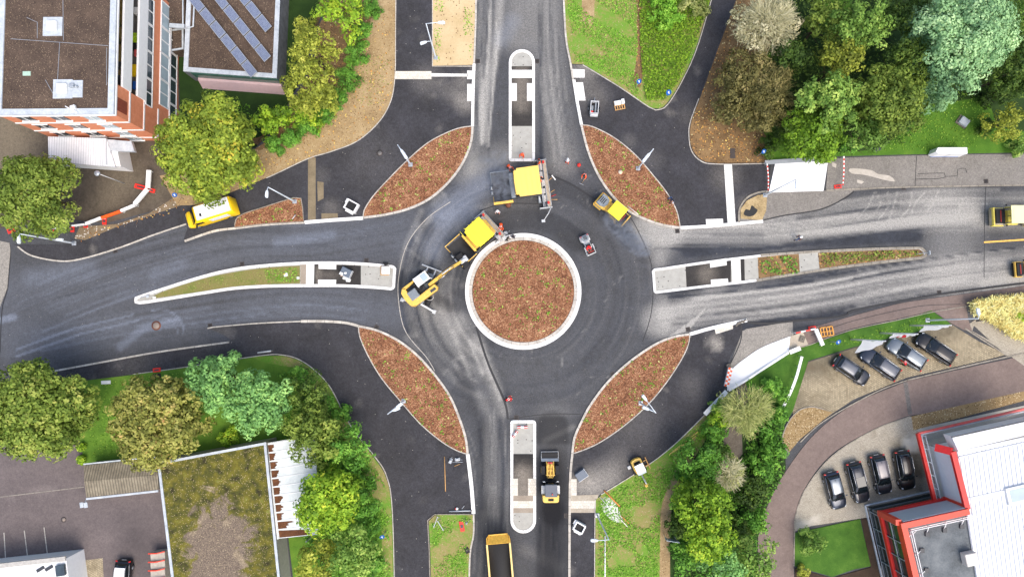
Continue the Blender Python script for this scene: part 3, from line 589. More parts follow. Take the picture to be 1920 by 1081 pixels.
# pale concrete crossings and tactile slabs
M_slab = bricks('pale_slab', rgb(222,216,202), rgb(206,199,184), rgb(150,142,128), .3, .3, .008, 0)
M_slabw = bricks('white_slab', rgb(238,236,230), rgb(226,224,216), rgb(180,176,168), .3, .3, .008, 0)
def slab(px, z=.085, m=None): return sheet('tactile_slab', W(px), z, m or M_slabw, None, .05)
slab([(739,134),(809,134),(809,149),(739,149)], m=M_slab); slab([(809,138),(877,139),(877,144),(809,144)]); slab([(876,133),(886,133),(886,149),(876,149)])
slab([(876,158),(887,158),(886,190),(876,190)]); slab([(1071,130),(1096,131),(1096,146),(1074,146)]); slab([(1075,155),(1093,155),(1098,189),(1081,189)])
slab([(1357,309),(1372,309),(1379,419),(1364,420)]); slab([(1323,411),(1355,410),(1356,422),(1324,424)]); slab([(1339,614),(1374,604),(1374,616),(1342,626)], m=M_slab)
slab([(1069,897),(1081,897),(1081,928),(1069,928)], m=M_slab); slab([(1069,938),(1120,938),(1118,952),(1069,952)], m=M_slab)
sheet('concrete_apron', W([(1069,928),(1122,926),(1120,938),(1069,938)]), .08, blotch('dusty_concrete', [(.3, rgb(150,138,120)), (.7, rgb(196,186,168))], .6, 6)); sheet('concrete_apron', W([(1069,952),(1117,952),(1116,960),(1069,960)]), .08, blotch('dusty_concrete', [], 1))
# ---- splitter islands
M_conc = blotch('rough_concrete', [(.3, rgb(150,148,140)), (.7, rgb(182,180,171))], 1.5, 14, .5, speck=[(6, .03, rgb(80,78,74))])
M_islpave = asphalt('island_asphalt', rgb(30,30,32), rgb(56,54,53), rgb(160,150,136))
def inset(poly, d):
    """shrink a photo polygon by d px"""
    n = len(poly); A = sum(poly[i][0]*poly[(i+1) % n][1]-poly[(i+1) % n][0]*poly[i][1] for i in range(n)); s = 1 if A > 0 else -1; out = []
    for i in range(n):
        a = poly[i-1]; b = poly[(i+1) % n]; dx, dy = b[0]-a[0], b[1]-a[1]; l = math.hypot(dx, dy)+1e-9
        out.append((poly[i][0]-dy/l*d*s, poly[i][1]+dx/l*d*s))
    return out
def island(name, outline, kerbw=5.2, mat=None):
    o = dens(outline, 5); mid = inset(o, kerbw/2)
    ribbon(name+'_kerb', None, kerbw/16, 0, .16, mat or M_white, True, False, worldpts=W(mid))
    sheet(name, W(inset(o, kerbw*.8)), .10, M_conc, 1.5)
isN = [(954,300)]+[(954,122)]+arc(978.5,118,24.5,180,360,14)+[(1003,120),(1003,298)]+[(1001,302),(998,303),(959,303),(956,302)]
island('splitter_island_north', isN)
for a, b, m in ((125,132,1),(132,147,0),(147,157,1),(157,237,1)):
    if m: sheet('splitter_island_asphalt', W([(959,a),(998,a),(998,b),(959,b)]), .115, M_islpave, .8, 0, ([([(978,150),(978,195)], 30, 0, .4, .8), ([(970,128),(990,128)], 8, 0, .3, .8)], (.05, 0, 0)))
    else: slab([(959,a),(998,a),(998,b),(959,b)], .125)
slab([(955.5,157),(969,157),(969,190),(956,190)], .165); slab([(988,157),(1002.5,157),(1002.5,190),(988,190)], .165)
isS = [(957,795)]+[(957,791),(959,788),(963,787),(999,787),(1003,788),(1005,792)]+[(1005,972)]+arc(981,974,24,0,180,14)
island('splitter_island_south', isS)
sheet('splitter_island_asphalt', W([(962,850),(1001,850),(1001,928),(962,928)]), .115, M_islpave, .8, 0, ([([(981,890),(981,926)], 36, 0, .6, .8)], (.03, 0, 0)))
sheet('splitter_island_paving', W([(962,928),(1001,928),(1001,960),(962,960)]), .118, blotch('taupe_paving', [(.3, rgb(136,124,108)), (.7, rgb(170,158,142))], .6, 8))
slab([(962,938),(1001,938),(1001,951),(962,951)], .13, M_slab); slab([(958,896),(971,896),(971,928),(958,928)], .165, M_slab); slab([(990,896),(1004.5,896),(1004.5,928),(990,928)], .165, M_slab)
isW = crv([(253,564),(254,557),(300,541),(380,516),(440,502),(500,495),(560,491),(620,490),(680,492),(735,497)])+[(740,499),(743,503),(741,538),(738,542),(733,544)]+crv([(725,543),(700,541),(640,538),(560,538),(500,539),(440,543),(380,552),(300,565),(262,570),(254,568)])
island('splitter_island_west', isW)
sheet('splitter_island_grass', W(crv([(285,560),(300,549),(380,523),(440,510),(500,502),(563,498)])+[(563,531)]+crv([(500,533),(440,537),(380,546),(285,560)])[:-1]), .13, blotch('sparse_grass', [(.32, rgb(104,106,52)), (.46, rgb(134,122,76)), (.58, rgb(104,118,50)), (.7, rgb(84,120,38))], .6, 8, .55, speck=[(11, .08, rgb(160,148,98))]), 1.0)
slab([(575,495),(590,495),(589,533),(574,533)], .125); sheet('splitter_island_asphalt', W([(590,495),(677,498),(677,536),(589,534)]), .115, M_islpave, .8, 0, ([([(595,500),(596,530)], 8, 0, .3, .8), ([(625,514),(600,514)], 14, 0, .2, .8)], (.05, 0, 0)))
slab([(598,491.5),(631,492),(631,505),(598,504)], .165); slab([(597,524),(631,524),(630,537),(597,537.5)], .165)
sheet('splitter_island_paving', W([(564,495),(575,495),(574,534),(564,533)]), .118, blotch('taupe_paving', [], 1))
isE = [(1222,508),(1224,505),(1228,503)]+crv([(1240,502),(1320,490),(1400,480),(1460,474),(1560,468),(1660,464),(1722,463)])+crv([(1728,464),(1736,471),(1736,481),(1726,486)])+crv([(1715,487),(1640,495),(1540,508),(1440,524),(1400,530),(1320,539),(1240,549)])+[(1230,550),(1226,548),(1225,545)]
island('splitter_island_east', isE, 4.6)
isEo = crv([(1425,476),(1460,473.5),(1560,467.5),(1660,463.5),(1722,462.5)])+crv([(1728,463.5),(1736.5,471),(1736.5,481),(1726,486.5)])+crv([(1715,487.5),(1640,495.5),(1540,508.5),(1440,524.5),(1418,528)])
ribbon('splitter_island_old_kerb', isEo, .3, 0, .175, M_oldk, False, False, off=-.16)
sheet('splitter_island_asphalt', W([(1285,500),(1370,488),(1370,532),(1287,542)]), .115, M_islpave, .8, 0, ([([(1325,512),(1325,514)], 30, 0, .35, .9)], (.05, 0, 0)))
slab([(1330,489),(1361,484),(1362,497),(1331,502)], .165); slab([(1332,524),(1364,522),(1365,534),(1333,538)], .165); slab([(1370,487),(1387,485),(1389,528),(1373,531)], .13)
sheet('splitter_island_asphalt', W([(1388,485),(1395,484),(1396,527),(1389,528)]), .12, M_islpave, .8, 0, ([], (.05, 0, 0)))
sheet('splitter_island_soil', W([(1420,481),(1497,476),(1499,515),(1422,524)]), .13, M_leaf, 1); sheet('splitter_island_soil', W(crv([(1533,473),(1660,468),(1722,467)])+[(1731,474),(1730,481)]+crv([(1720,482),(1640,490),(1536,505)])), .13, M_leaf, 1)
# bridge decks
M_deck = plain('white_bridge_deck', rgb(240,240,240), .6, var=.03)
sheet('footbridge_deck', W([(1453,306),(1552,300),(1543,358),(1441,361)]), .14, M_deck, None, .14)
sheet('footbridge_deck_curved', W(crv([(1481,630),(1430,650),(1400,669),(1372,692),(1364,714)])+[(1363,732)]+crv([(1372,727),(1398,712),(1428,692),(1455,674),(1478,660)])), .14, M_deck, None, .14)
sheet('footbridge_apron', W([(1482,630),(1505,622),(1516,648),(1478,662)]), .09, blotch('dusty_concrete', [], 1), None, .05)
# pit with heap near the path junction
sheet('dug_out_soil', W([(1388,410),(1388,392),(1400,376),(1420,366),(1438,364),(1436,395),(1428,413)]), .10, blotch('sand_spoil', [(.3, rgb(96,82,60)), (.5, rgb(168,146,106)), (.7, rgb(198,178,138))], .9, 7), 1)
sheet('bitumen_spill', W(crv([(1394,402),(1398,392),(1405,394),(1409,385),(1415,390),(1420,394),(1414,403),(1404,406)], 3, True)), .106, plain('black_bitumen', rgb(22,22,23), .5))
ribbon('dug_out_kerb', [(1385,417),(1386,392),(1400,371),(1422,361),(1440,359)], .2, 0, .15, M_oldk)
# cracks/white patches on the old pavement
for p in ([(1593,316),(1632,319),(1645,326),(1668,330),(1677,340),(1660,338),(1640,333),(1620,328),(1596,325)], [(1560,305),(1568,308),(1567,315),(1560,312)], [(1607,337),(1620,341),(1615,345),(1606,342)]):
    sheet('mortar_patch', W(crv(p, 4, True)), .062, blotch('mortar', [(.3, rgb(164,156,144)), (.7, rgb(196,188,176))], 2, 8))
# rubble line in the north-west
sheet('rubble_strip', W([(140,447),(150,425),(220,420),(280,400),(330,368),(352,362),(356,380),(300,398),(220,425),(160,450)]), .07, blotch('rubble', [(.3, rgb(90,76,58)), (.7, rgb(150,132,104))], .8, 10, .6, speck=[(5, .35, rgb(198,192,180)), (6, .15, rgb(120,80,40))]), 1.2, .06)
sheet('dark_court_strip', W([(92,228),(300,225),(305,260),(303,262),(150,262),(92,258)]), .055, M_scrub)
# ================================================================ VEGETATION
LEAFGAIN = 1.62
def leafmat(name, stops, trans=.25):
    """leaf colour from the 'tint' attribute of each leaf clump"""
    m = bpy.data.materials.new(name); m.use_nodes = True; nt = m.node_tree; b = nt.nodes['Principled BSDF']
    stops = [(p, tuple(min(.9, (x*.95+.05*(c[0]+c[1]+c[2])/3)*LEAFGAIN*q) for x, q in zip(c[:3], (1.02, 1.0, .85)))+(1,)) for p, c in stops]
    at = N(nt, 'ShaderNodeAttribute'); at.attribute_name = 'tint'
    col = ramp(nt, at.outputs['Fac'], stops)
    nt.links.new(col, b.inputs['Base Color']); b.inputs['Roughness'].default_value = .65; b.inputs['Specular IOR Level'].default_value = .25
    tr = N(nt, 'ShaderNodeBsdfTranslucent'); nt.links.new(col, tr.inputs[0])
    mx = N(nt, 'ShaderNodeMixShader'); mx.inputs[0].default_value = trans
    nt.links.new(b.outputs[0], mx.inputs[1]); nt.links.new(tr.outputs[0], mx.inputs[2])
    nt.links.new(mx.outputs[0], nt.nodes['Material Output'].inputs[0]); return m
def cards(name, C, Nn, S, T, mat, parent=None, asp=.62, seed=0):
    """one mesh of many small leaves: centres C, normals Nn, sizes S, tints T"""
    r = np.random.RandomState(seed); n = len(C)
    Nn = Nn/np.linalg.norm(Nn, axis=1, keepdims=True)
    a = np.cross(Nn, r.normal(size=(n, 3))); a /= np.linalg.norm(a, axis=1, keepdims=True)+1e-9; b = np.cross(Nn, a)
    a = a*S[:, None]*.5; b = b*S[:, None]*.5*asp
    V = np.stack([C-a, C-a*.1+b-Nn*S[:, None]*.08, C+a, C-a*.1-b-Nn*S[:, None]*.08], 1).reshape(-1, 3)
    me = bpy.data.meshes.new(name)
    me.vertices.add(4*n); me.vertices.foreach_set('co', V.astype(np.float32).ravel())
    me.loops.add(4*n); me.loops.foreach_set('vertex_index', np.arange(4*n, dtype=np.int32))
    me.polygons.add(n); me.polygons.foreach_set('loop_start', np.arange(0, 4*n, 4, dtype=np.int32)); me.polygons.foreach_set('loop_total', np.full(n, 4, np.int32))
    me.update(calc_edges=True)
    at = me.attributes.new('tint', 'FLOAT', 'POINT'); at.data.foreach_set('value', np.repeat(T, 4).astype(np.float32))
    return link(name, me, mat, parent)
def crown_cards(name, mat, parent, R, zc, rz, seed, leaf=.34, clump=1.1, dens=1.0, ragged=.18, shapes=None, tbias=0.0, flat=.9):
    """crown: lobes spread over the crown's outer volume, leaf clumps on the lobes, leaves on the clumps"""
    r = np.random.RandomState(seed)
    nl = max(7, int(15*dens*(R/4)**1.2)); L = []; a0 = r.uniform(0, 6.28)
    for k in range(nl):
        q = math.sqrt((k+.5)/nl); a = a0+k*2.39996+r.uniform(-.25, .25)
        rr = R*(.82-.06*ragged)*q*r.uniform(1-ragged, 1+ragged*.5); up = math.sqrt(max(0, 1-q*q*.92))
        L.append((rr*math.cos(a), rr*math.sin(a), zc+rz*(up*.8-.2)*r.uniform(.65, 1.1), R*r.uniform(.22, .36)))
    for k in range(int(nl*.55)):
        a = r.uniform(0, 6.28); rr = R*r.uniform(.35, .72); L.append((rr*math.cos(a), rr*math.sin(a), zc-rz*r.uniform(.35, .8), R*r.uniform(.24, .34)))
    C = []; Nn = []; S = []; T = []
    for (lx, ly, lz, lr) in L:
        nc = max(6, int(3.3*dens*(lr/clump*1.9)**2)); lt = r.uniform(-.16, .16)
        d = r.normal(size=(nc, 3)); d /= np.linalg.norm(d, axis=1, keepdims=True); d[:, 2] = np.where(d[:, 2] < -.25, -d[:, 2], d[:, 2])
        for j in range(nc):
            cs = clump*r.uniform(.36, .62); cc = np.array([lx, ly, lz])+d[j]*lr*np.array([1, 1, flat])*r.uniform(.8, 1.08)
            n = int(31*dens*(cs/.5)**2*(.34/leaf)**2*.55)+5
            e = r.normal(size=(n, 3)); e /= np.linalg.norm(e, axis=1, keepdims=True)
            p = cc+e*cs*(r.uniform(.5, 1.0, (n, 1))**.5)*np.array([1, 1, .75])
            C.append(p); Nn.append(e*1.0+d[j]*.45+np.array([0, 0, .28])+r.normal(size=(n, 3))*.28)
            S.append(leaf*r.uniform(.6, 1.35, n)); ct_ = r.uniform(-.26, .26)
            T.append(np.clip(.5+lt+ct_+r.normal(size=n)*.10+tbias, 0, 1))
    C = np.concatenate(C); Nn = np.concatenate(Nn); S = np.concatenate(S); T = np.concatenate(T)
    return cards(name, C, Nn, S, T, mat, parent, seed=seed)
M_bark = blotch('bark', [(.3, rgb(48,40,30)), (.7, rgb(84,72,56))], 1, 10)
M_palebark = blotch('pale_bark', [(.3, rgb(140,128,104)), (.7, rgb(186,176,148))], 1, 10)
LM = {
 'maple_yellow': leafmat('maple_yellow', [(0, rgb(84,100,32)), (.3, rgb(112,132,44)), (.55, rgb(142,156,54)), (.78, rgb(176,168,60)), (1, rgb(196,140,48))], .3),
 'olive': leafmat('olive', [(0, rgb(62,80,28)), (.35, rgb(88,108,40)), (.65, rgb(116,134,56)), (1, rgb(150,154,80))]),
 'olive_brown': leafmat('olive_brown', [(0, rgb(82,84,36)), (.35, rgb(120,124,58)), (.65, rgb(150,148,82)), (.88, rgb(166,140,90)), (1, rgb(146,98,62))]),
 'green': leafmat('green', [(0, rgb(50,76,30)), (.35, rgb(78,108,44)), (.65, rgb(106,138,60)), (1, rgb(150,170,86))]),
 'bright': leafmat('bright', [(0, rgb(66,94,24)), (.35, rgb(100,134,34)), (.65, rgb(134,166,44)), (1, rgb(184,190,60))], .35),
 'yellowgreen': leafmat('yellowgreen', [(0, rgb(86,96,34)), (.35, rgb(124,134,46)), (.65, rgb(158,164,66)), (1, rgb(190,188,98))], .3),
 'bluegreen': leafmat('bluegreen', [(0, rgb(54,84,46)), (.35, rgb(82,122,70)), (.65, rgb(108,152,88)), (1, rgb(142,180,106))]),
 'silver': leafmat('silver', [(0, rgb(70,100,72)), (.35, rgb(98,134,98)), (.65, rgb(128,164,122)), (1, rgb(162,190,148))]),
 'dark': leafmat('dark', [(0, rgb(28,44,16)), (.35, rgb(44,66,24)), (.65, rgb(66,90,34)), (1, rgb(104,124,52))]),
 'darkolive': leafmat('darkolive', [(0, rgb(52,50,28)), (.35, rgb(78,76,42)), (.65, rgb(104,100,60)), (1, rgb(140,128,88))]),
 'hedge': leafmat('hedge', [(0, rgb(44,76,26)), (.35, rgb(66,108,36)), (.65, rgb(90,138,48)), (1, rgb(124,162,64))]),
 'pale': leafmat('pale', [(0, rgb(104,104,80)), (.4, rgb(140,138,112)), (.7, rgb(166,162,140)), (1, rgb(188,184,164))]),
 'willow': leafmat('willow', [(0, rgb(84,96,48)), (.4, rgb(118,128,74)), (.7, rgb(148,152,98)), (1, rgb(174,174,126))]),
 'straw': leafmat('straw', [(0, rgb(142,130,76)), (.4, rgb(186,172,112)), (.7, rgb(208,196,140)), (1, rgb(226,216,170))]),
 'weed': leafmat('weed', [(0, rgb(58,92,24)), (.4, rgb(86,132,36)), (.7, rgb(112,158,50)), (1, rgb(150,184,76))], .3),
 'grass': leafmat('grass', [(0, rgb(62,94,26)), (.5, rgb(92,130,38)), (1, rgb(132,160,62))], .3),
}
def trunk(parent, h, r, seed, mat=None, R=4, limbs=6, lift=.55):
    q = random.Random(seed); mb = MB(); b = (q.uniform(-.3, .3), q.uniform(-.3, .3))
    mb.tube([(0,0,-.3),(0,0,.3),(b[0]*.5,b[1]*.5,h*lift),(b[0],b[1],h*.92)], [r*1.35, r, r*.75, r*.2], 8)
    for k in range(limbs):
        a = 6.283*k/limbs+q.uniform(-.4,.4); z = h*q.uniform(lift*.65, lift*1.15); rr = R*q.uniform(.5,.8)
        mb.tube([(b[0]*.4,b[1]*.4,z),(rr*.5*math.cos(a),rr*.5*math.sin(a),z+h*.14),(rr*math.cos(a+.2),rr*math.sin(a+.2),z+h*.26)], [r*.5, r*.3, r*.08], 6)
    return mb.build('trunk', mat or M_bark, parent)
def tree(px, py, rpx, h, kind, label, name='broadleaf_tree', cat='tree', group=None, seed=None, leaf=.34, clump=1.1, dens=1.0, ragged=.2, tb=0, sq=(1,1), rot=0):
    zc = h*.66; seed = seed or int(px*7+py*3) % 9999
    R = rpx/1280*(CAMH-zc)
    c = P(px, py, zc); z0 = Hs(c.x, c.y)
    # trunk foot straight below the crown centre
    t = empty(name, (c.x, c.y, z0), 0, label, cat, group)
    trunk(t, h*.66, max(.12, R*.05), seed, R=R)
    cr = crown_cards('crown', LM[kind], t, R, zc-z0*0, h*.34, seed, leaf, clump, dens, ragged, tbias=tb)
    if sq != (1,1): cr.scale = (sq[0], sq[1], 1); cr.rotation_euler = (0, 0, rot)
    return t
def shrub(px, py, rpx, h, kind, label, name='shrub', cat='shrub', group=None, leaf=.26, clump=.7, dens=1.0, seed=None, sq=(1,1), rot=0, tb=0):
    c = P(px, py, h*.5); z0 = Hs(c.x, c.y); R = rpx/1280*(CAMH-h*.5); seed = seed or int(px*5+py*3) % 9999
    t = empty(name, (c.x, c.y, z0), 0, label, cat, group)
    mb = MB()
    for k in range(5):
        a = 1.256*k; mb.tube([(0,0,-.1),(R*.3*math.cos(a),R*.3*math.sin(a),h*.35),(R*.55*math.cos(a),R*.55*math.sin(a),h*.7)], [.05,.035,.01], 5)
    mb.build('stem', M_bark, t)
    cr = crown_cards('foliage', LM[kind], t, R, h*.45, h*.6, seed, leaf, clump, dens*1.1, .12, tbias=tb)
    if sq != (1,1): cr.scale = (sq[0], sq[1], 1); cr.rotation_euler = (0, 0, rot)
    return t
def scatter(name, polys, n, mat, size, z=.14, up=.9, hmax=.1, seed=1, tint=(.2,.9), clump=0, kind='stuff', mask=None, asp=.6, label=None, cat=None):
    """ground cover inside world polygons; area-weighted"""
    r = np.random.RandomState(seed); C = []
    for poly in polys:
        a = np.array(poly); lo, hi = a.min(0), a.max(0); k = int(n*(hi-lo).prod())
        x = r.uniform(lo[0], hi[0], k); y = r.uniform(lo[1], hi[1], k); ok = poly_sd(x, y, poly) < -.08; x, y = x[ok], y[ok]
        if clump:
            m = (np.sin(x*.9+3*np.sin(y*.35))+np.sin(y*1.3+2*np.sin(x*.5+1))+np.sin(x*2.3+y*1.9)*.5) > mask; x, y = x[m], y[m]
        C.append((x, y))
    x = np.concatenate([c[0] for c in C]); y = np.concatenate([c[1] for c in C]); k = len(x)
    P_ = np.stack([x, y, H(x, y)+z+r.uniform(0, hmax, k)], 1); Nn = r.normal(size=(k, 3))*.5; Nn[:, 2] = up
    o = cards(name, P_, Nn, size*r.uniform(.5, 1.4, k), r.uniform(tint[0], tint[1], k), mat, asp=asp, seed=seed)
    return tag(o, label, cat, kind=kind)
def twigs(t, R, zc, rz, n, mat, seed, name='twigs', ln=.95, wd=.05):
    """fine outer twigs radiating from the crown's middle, each a bent thin strip"""
    r = np.random.RandomState(seed); d = r.normal(size=(n, 3)); d[:, 2] = np.abs(d[:, 2])*.8+.05; d /= np.linalg.norm(d, axis=1, keepdims=True)
    q = r.uniform(.25, 1.0, n)**.6; C = d*np.array([R, R, rz])*q[:, None]; K = max(8, int(R*4)); ks = r.normal(size=(K, 3)); ks[:, 2] = np.abs(ks[:, 2]); ks /= np.linalg.norm(ks, axis=1, keepdims=True); ks *= np.array([R, R, rz])*r.uniform(.3, .72, (K, 1))
    w_ = r.randint(0, K, n); e = r.normal(size=(n, 3)); e /= np.linalg.norm(e, axis=1, keepdims=True); sub = r.uniform(0, 1, n) < .75
    C = np.where(sub[:, None], ks[w_]+e*R*.30*r.uniform(.2, 1, (n, 1)), C*.8); D = np.where(sub[:, None], e*.8+ks[w_]/R*.7, d)+r.normal(size=(n, 3))*.35; C[:, 2] += zc-rz*.15; D[:, 2] *= .6; D /= np.linalg.norm(D, axis=1, keepdims=True)
    L = ln*r.uniform(.4, 1.3, n)[:, None]; Wd = np.cross(D, np.array([0, 0, 1.])); Wd /= np.linalg.norm(Wd, axis=1, keepdims=True)+1e-9; Wd *= wd*.5
    mid = C+D*L*.5+r.normal(size=(n, 3))*.08; V = np.stack([C-Wd, C+Wd, mid+Wd*.8, mid-Wd*.8, C+D*L+Wd*.2, C+D*L-Wd*.2], 1).reshape(-1, 3); b = np.arange(n)[:, None]*6
    me = bpy.data.meshes.new(name); me.from_pydata(V.tolist(), [], (b+np.array([[0,1,2,3]])).tolist()+(b+np.array([[3,2,4,5]])).tolist()); me.update()
    at = me.attributes.new('tint', 'FLOAT', 'POINT'); at.data.foreach_set('value', np.repeat(np.clip(r.normal(.55, .2, n), 0, 1), 6).astype(np.float32)); return link(name, me, mat, t)
def twiggy(px, py, rpx, h, kind, label, n=2600, under=None, **k):
    zc = h*.6; c = P(px, py, zc); R = rpx/1280*(CAMH-zc); t = empty('twiggy_tree', (c.x, c.y, Hs(c.x, c.y)), 0, label, 'tree', k.get('group'))
    trunk(t, h*.7, .14, int(px), M_palebark if kind == 'pale' else M_bark, R, 9, .4)
    if under: crown_cards('crown', LM[under[0]], t, R*under[1], zc-.8, h*.3, int(px), .26, .9, under[2], .3)
    twigs(t, R*.86, zc, h*.34, n, LM[kind], int(py)+3, ln=1.1 if rpx > 50 else .8)
    return t
# ---- big trees, labelled one by one
tree(397,282,97,10.5,'maple_yellow','large round maple turning yellow and orange beside the brick building corner', leaf=.36, clump=1.25, dens=1.15, ragged=.12, tb=-.15)
tree(66,368,86,9.5,'olive','broad olive green tree beside the white courtyard shed at the left edge', leaf=.3, clump=1.2, dens=1.1, tb=-.05)
tree(75,765,96,9.5,'olive','large olive green tree at the left edge above the brown car park', leaf=.36, clump=1.1, dens=1.15, ragged=.14)
tree(300,790,86,9,'olive_brown','round olive tree with a reddish brown flank above the corrugated shed roof', leaf=.36, clump=1.1, dens=1.15, ragged=.1, tb=-.16)
tree(406,712,56,8,'bluegreen','blue green tree by the cycle path, left one of a touching pair', leaf=.34, clump=.95, dens=1.15, ragged=.12, tb=.04)
tree(487,752,65,8.5,'bluegreen','light blue green round tree, right one of a touching pair on the lawn', leaf=.34, clump=1.0, dens=1.15, ragged=.1, tb=.1)
tree(642,22,52,8,'bright','bright green tree at the top edge beside the hedge', leaf=.32, dens=1)
tree(590,98,56,8,'yellowgreen','pale yellowish thin-leaved tree beside the slate clad wall', leaf=.26, clump=.9, dens=.85, ragged=.3, tb=-.16)
tree(583,165,54,8,'yellowgreen','yellow green tree at the corner of the flat roofed building', leaf=.3, clump=1.0, dens=1.0, ragged=.2, tb=-.12)
tree(556,40,30,6,'yellowgreen','small pale tree between the slate wall and the bright tree', leaf=.26, clump=.8, dens=.8, ragged=.3)
# NE wood
GN = 'trees of the park wood'
twiggy(1436,48,70,9,'pale','bare pale grey twiggy tree beside the dark path at the top', 3000, ('pale', .95, .8), group=GN)
twiggy(1415,178,82,9,'darkolive','dark brownish olive tree spreading beside the fresh path', 1800, ('darkolive', 1.0, 1.0), group=GN)
tree(1480,110,40,8,'dark','dark green tree between the bare pale tree and the brownish tree', group=GN, leaf=.28)
tree(1545,195,64,11,'green','mid green rounded tree standing above the white bridge deck', group=GN, leaf=.34, clump=1.1, dens=1.1, tb=.12)
tree(1520,262,58,9,'bright','bright green tree overhanging the white bridge deck', group=GN, leaf=.32, clump=1.0, dens=1.1, tb=-.3)
tree(1660,195,72,11,'olive','deep olive green tree beside the open park lawn', group=GN, leaf=.34, clump=1.1, dens=1.1, ragged=.18, tb=-.12)
tree(1622,255,42,8,'green','green tree at the old pavement edge next to the barrier tape', group=GN, leaf=.32, tb=-.08)
tree(1572,120,46,10,'yellowgreen','small yellow tipped green tree in the middle of the wood', group=GN, leaf=.32, tb=-.15)
tree(1610,55,56,11,'green','grey green tree near the top edge in the middle of the wood', group=GN, leaf=.32, tb=0)
tree(1545,40,48,8,'olive','olive green tree near the top edge beside the bare pale tree', group=GN, leaf=.3, tb=-.1)
tree(1680,40,52,9,'dark','shadowy dark tree at the top edge left of the silver crown', group=GN, leaf=.3)
tree(1700,120,56,10,'dark','dark grey green tree tucked under the silver crown', group=GN, leaf=.3, tb=.25)
tree(1806,66,94,14,'silver','tall pale silver green tree towering over the wood', group=GN, leaf=.3, clump=1.4, dens=1.2, ragged=.25, tb=.16)
tree(1775,150,54,12,'silver','blue grey green lower crown beside the park lawn', group=GN, leaf=.3, clump=1.2, dens=1.2, ragged=.2, tb=-.12)
tree(1898,130,66,10,'dark','very dark green conifer-like tree at the right edge', group=GN, leaf=.28, dens=1.1, tb=.05)
tree(1905,30,44,10,'green','green tree in the upper right corner', group=GN, leaf=.3, tb=-.1)
tree(1884,228,42,5,'yellowgreen','low yellowish spiky tree beside the white utility box', group=GN, leaf=.26, clump=.9, dens=.9, ragged=.3, tb=-.1)
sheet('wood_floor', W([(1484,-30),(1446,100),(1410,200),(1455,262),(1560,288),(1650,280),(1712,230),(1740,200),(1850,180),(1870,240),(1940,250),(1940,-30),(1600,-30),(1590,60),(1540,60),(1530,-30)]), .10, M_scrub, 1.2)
# SW belt
GS = 'trees of the belt beside the south west path'
tree(578,735,40,7,'dark','dark green tree of the belt beside the bare soil bend', group=GS, leaf=.3, tb=.2)
tree(590,810,60,8,'olive','mottled olive and dark green tree beside the white lean-to roof', group=GS, leaf=.32, clump=1, dens=1.1, ragged=.25, tb=-.15)
tree(655,835,46,7,'hedge','dense green tree of the belt at the inside of the path bend', group=GS, leaf=.3, tb=.05)
tree(612,940,66,9,'bright','bright yellow green tree overhanging the white lean-to roof', group=GS, leaf=.36, clump=1.1, dens=1.15, tb=.05)
tree(675,945,36,6,'hedge','green tree between the bright crown and the ditch', group=GS, leaf=.28)
tree(665,1030,50,8,'green','mixed green tree at the bottom edge beside the ditch', group=GS, leaf=.32, tb=.15)
tree(600,1055,46,7,'yellowgreen','yellowish green tree in the bottom of the belt near the lean-to', group=GS, leaf=.32, tb=-.1)
# SE belt
GE = 'trees along the stream'
twiggy(1398,765,52,7,'willow','pale willow bush hanging over the stream below the curved footbridge', 1500, ('willow', .95, .85), group=GE)
tree(1318,945,56,8,'bright','bright green tree above the blue grey sign in the stream belt', group=GE, leaf=.32, clump=1, dens=1.1, ragged=.2, tb=-.2)
tree(1330,1005,52,9,'bright','yellow green tree near the bottom of the stream belt', group=GE, leaf=.34, clump=1, dens=1.1, tb=-.02)
tree(1352,1055,44,8,'bluegreen','grey green tree at the bottom edge of the stream belt', group=GE, leaf=.3, tb=.1)
tree(1418,1050,42,7,'green','leafy green tree at the bottom beside the brown driveway', group=GE, leaf=.3, tb=.15)
twiggy(1366,888,36,6,'pale','small pale dry tree in the middle of the stream belt', 900, ('willow', .95, .7), group=GE)
tree(1310,860,44,6,'hedge','dark green tree beside the south east meadow trail', group=GE, leaf=.28, tb=-.05)
# shrubs
shrub(430,816,21,2,'bright','small round lime green bush on the shaded lawn', tb=.0)
shrub(153,838,8,1,'bright','upper of two tiny bushes at the car park corner', dens=1.3, leaf=.2, clump=.45); shrub(153,861,8,1,'bright','lower of two tiny bushes at the car park corner', dens=1.3, leaf=.2, clump=.45)
shrub(1520,1016,27,2.6,'green','round clipped dark shrub on the small square lawn', tb=-.1, leaf=.22); shrub(1505,1073,12,1.5,'yellowgreen','small yellow green shrub at the bottom edge of the square lawn', leaf=.2, clump=.5)
shrub(513,232,38,3,'bright','bright green bush in the garden below the slate clad building', leaf=.34, tb=-.1); shrub(575,212,36,4,'bright','vivid green bush at the lower end of the yellow trees', leaf=.3, tb=-.02)
shrub(370,185,16,2,'green','small green bush beside the brick wall in the sunken garden'); shrub(112,243,14,1.2,'dark','dark low bush under the brick building gable')
HD = [(694,20,22),(682,62,23),(668,104,24),(652,146,24),(632,182,24),(606,214,23),(578,240,20),(546,258,18),(516,272,16)]
for i, (x, y, r) in enumerate(HD):
    shrub(x, y, r, 2.8, 'hedge', 'dense green hedge bush beside the dry soil bank, ' + ['topmost', 'second from top', 'third from top', 'fourth from top', 'middle one', 'fourth from bottom', 'third from bottom', 'second from bottom', 'lowest'][i], name='hedge_bush', cat='hedge', group='hedge bushes beside the soil bank', clump=.8, leaf=.2)
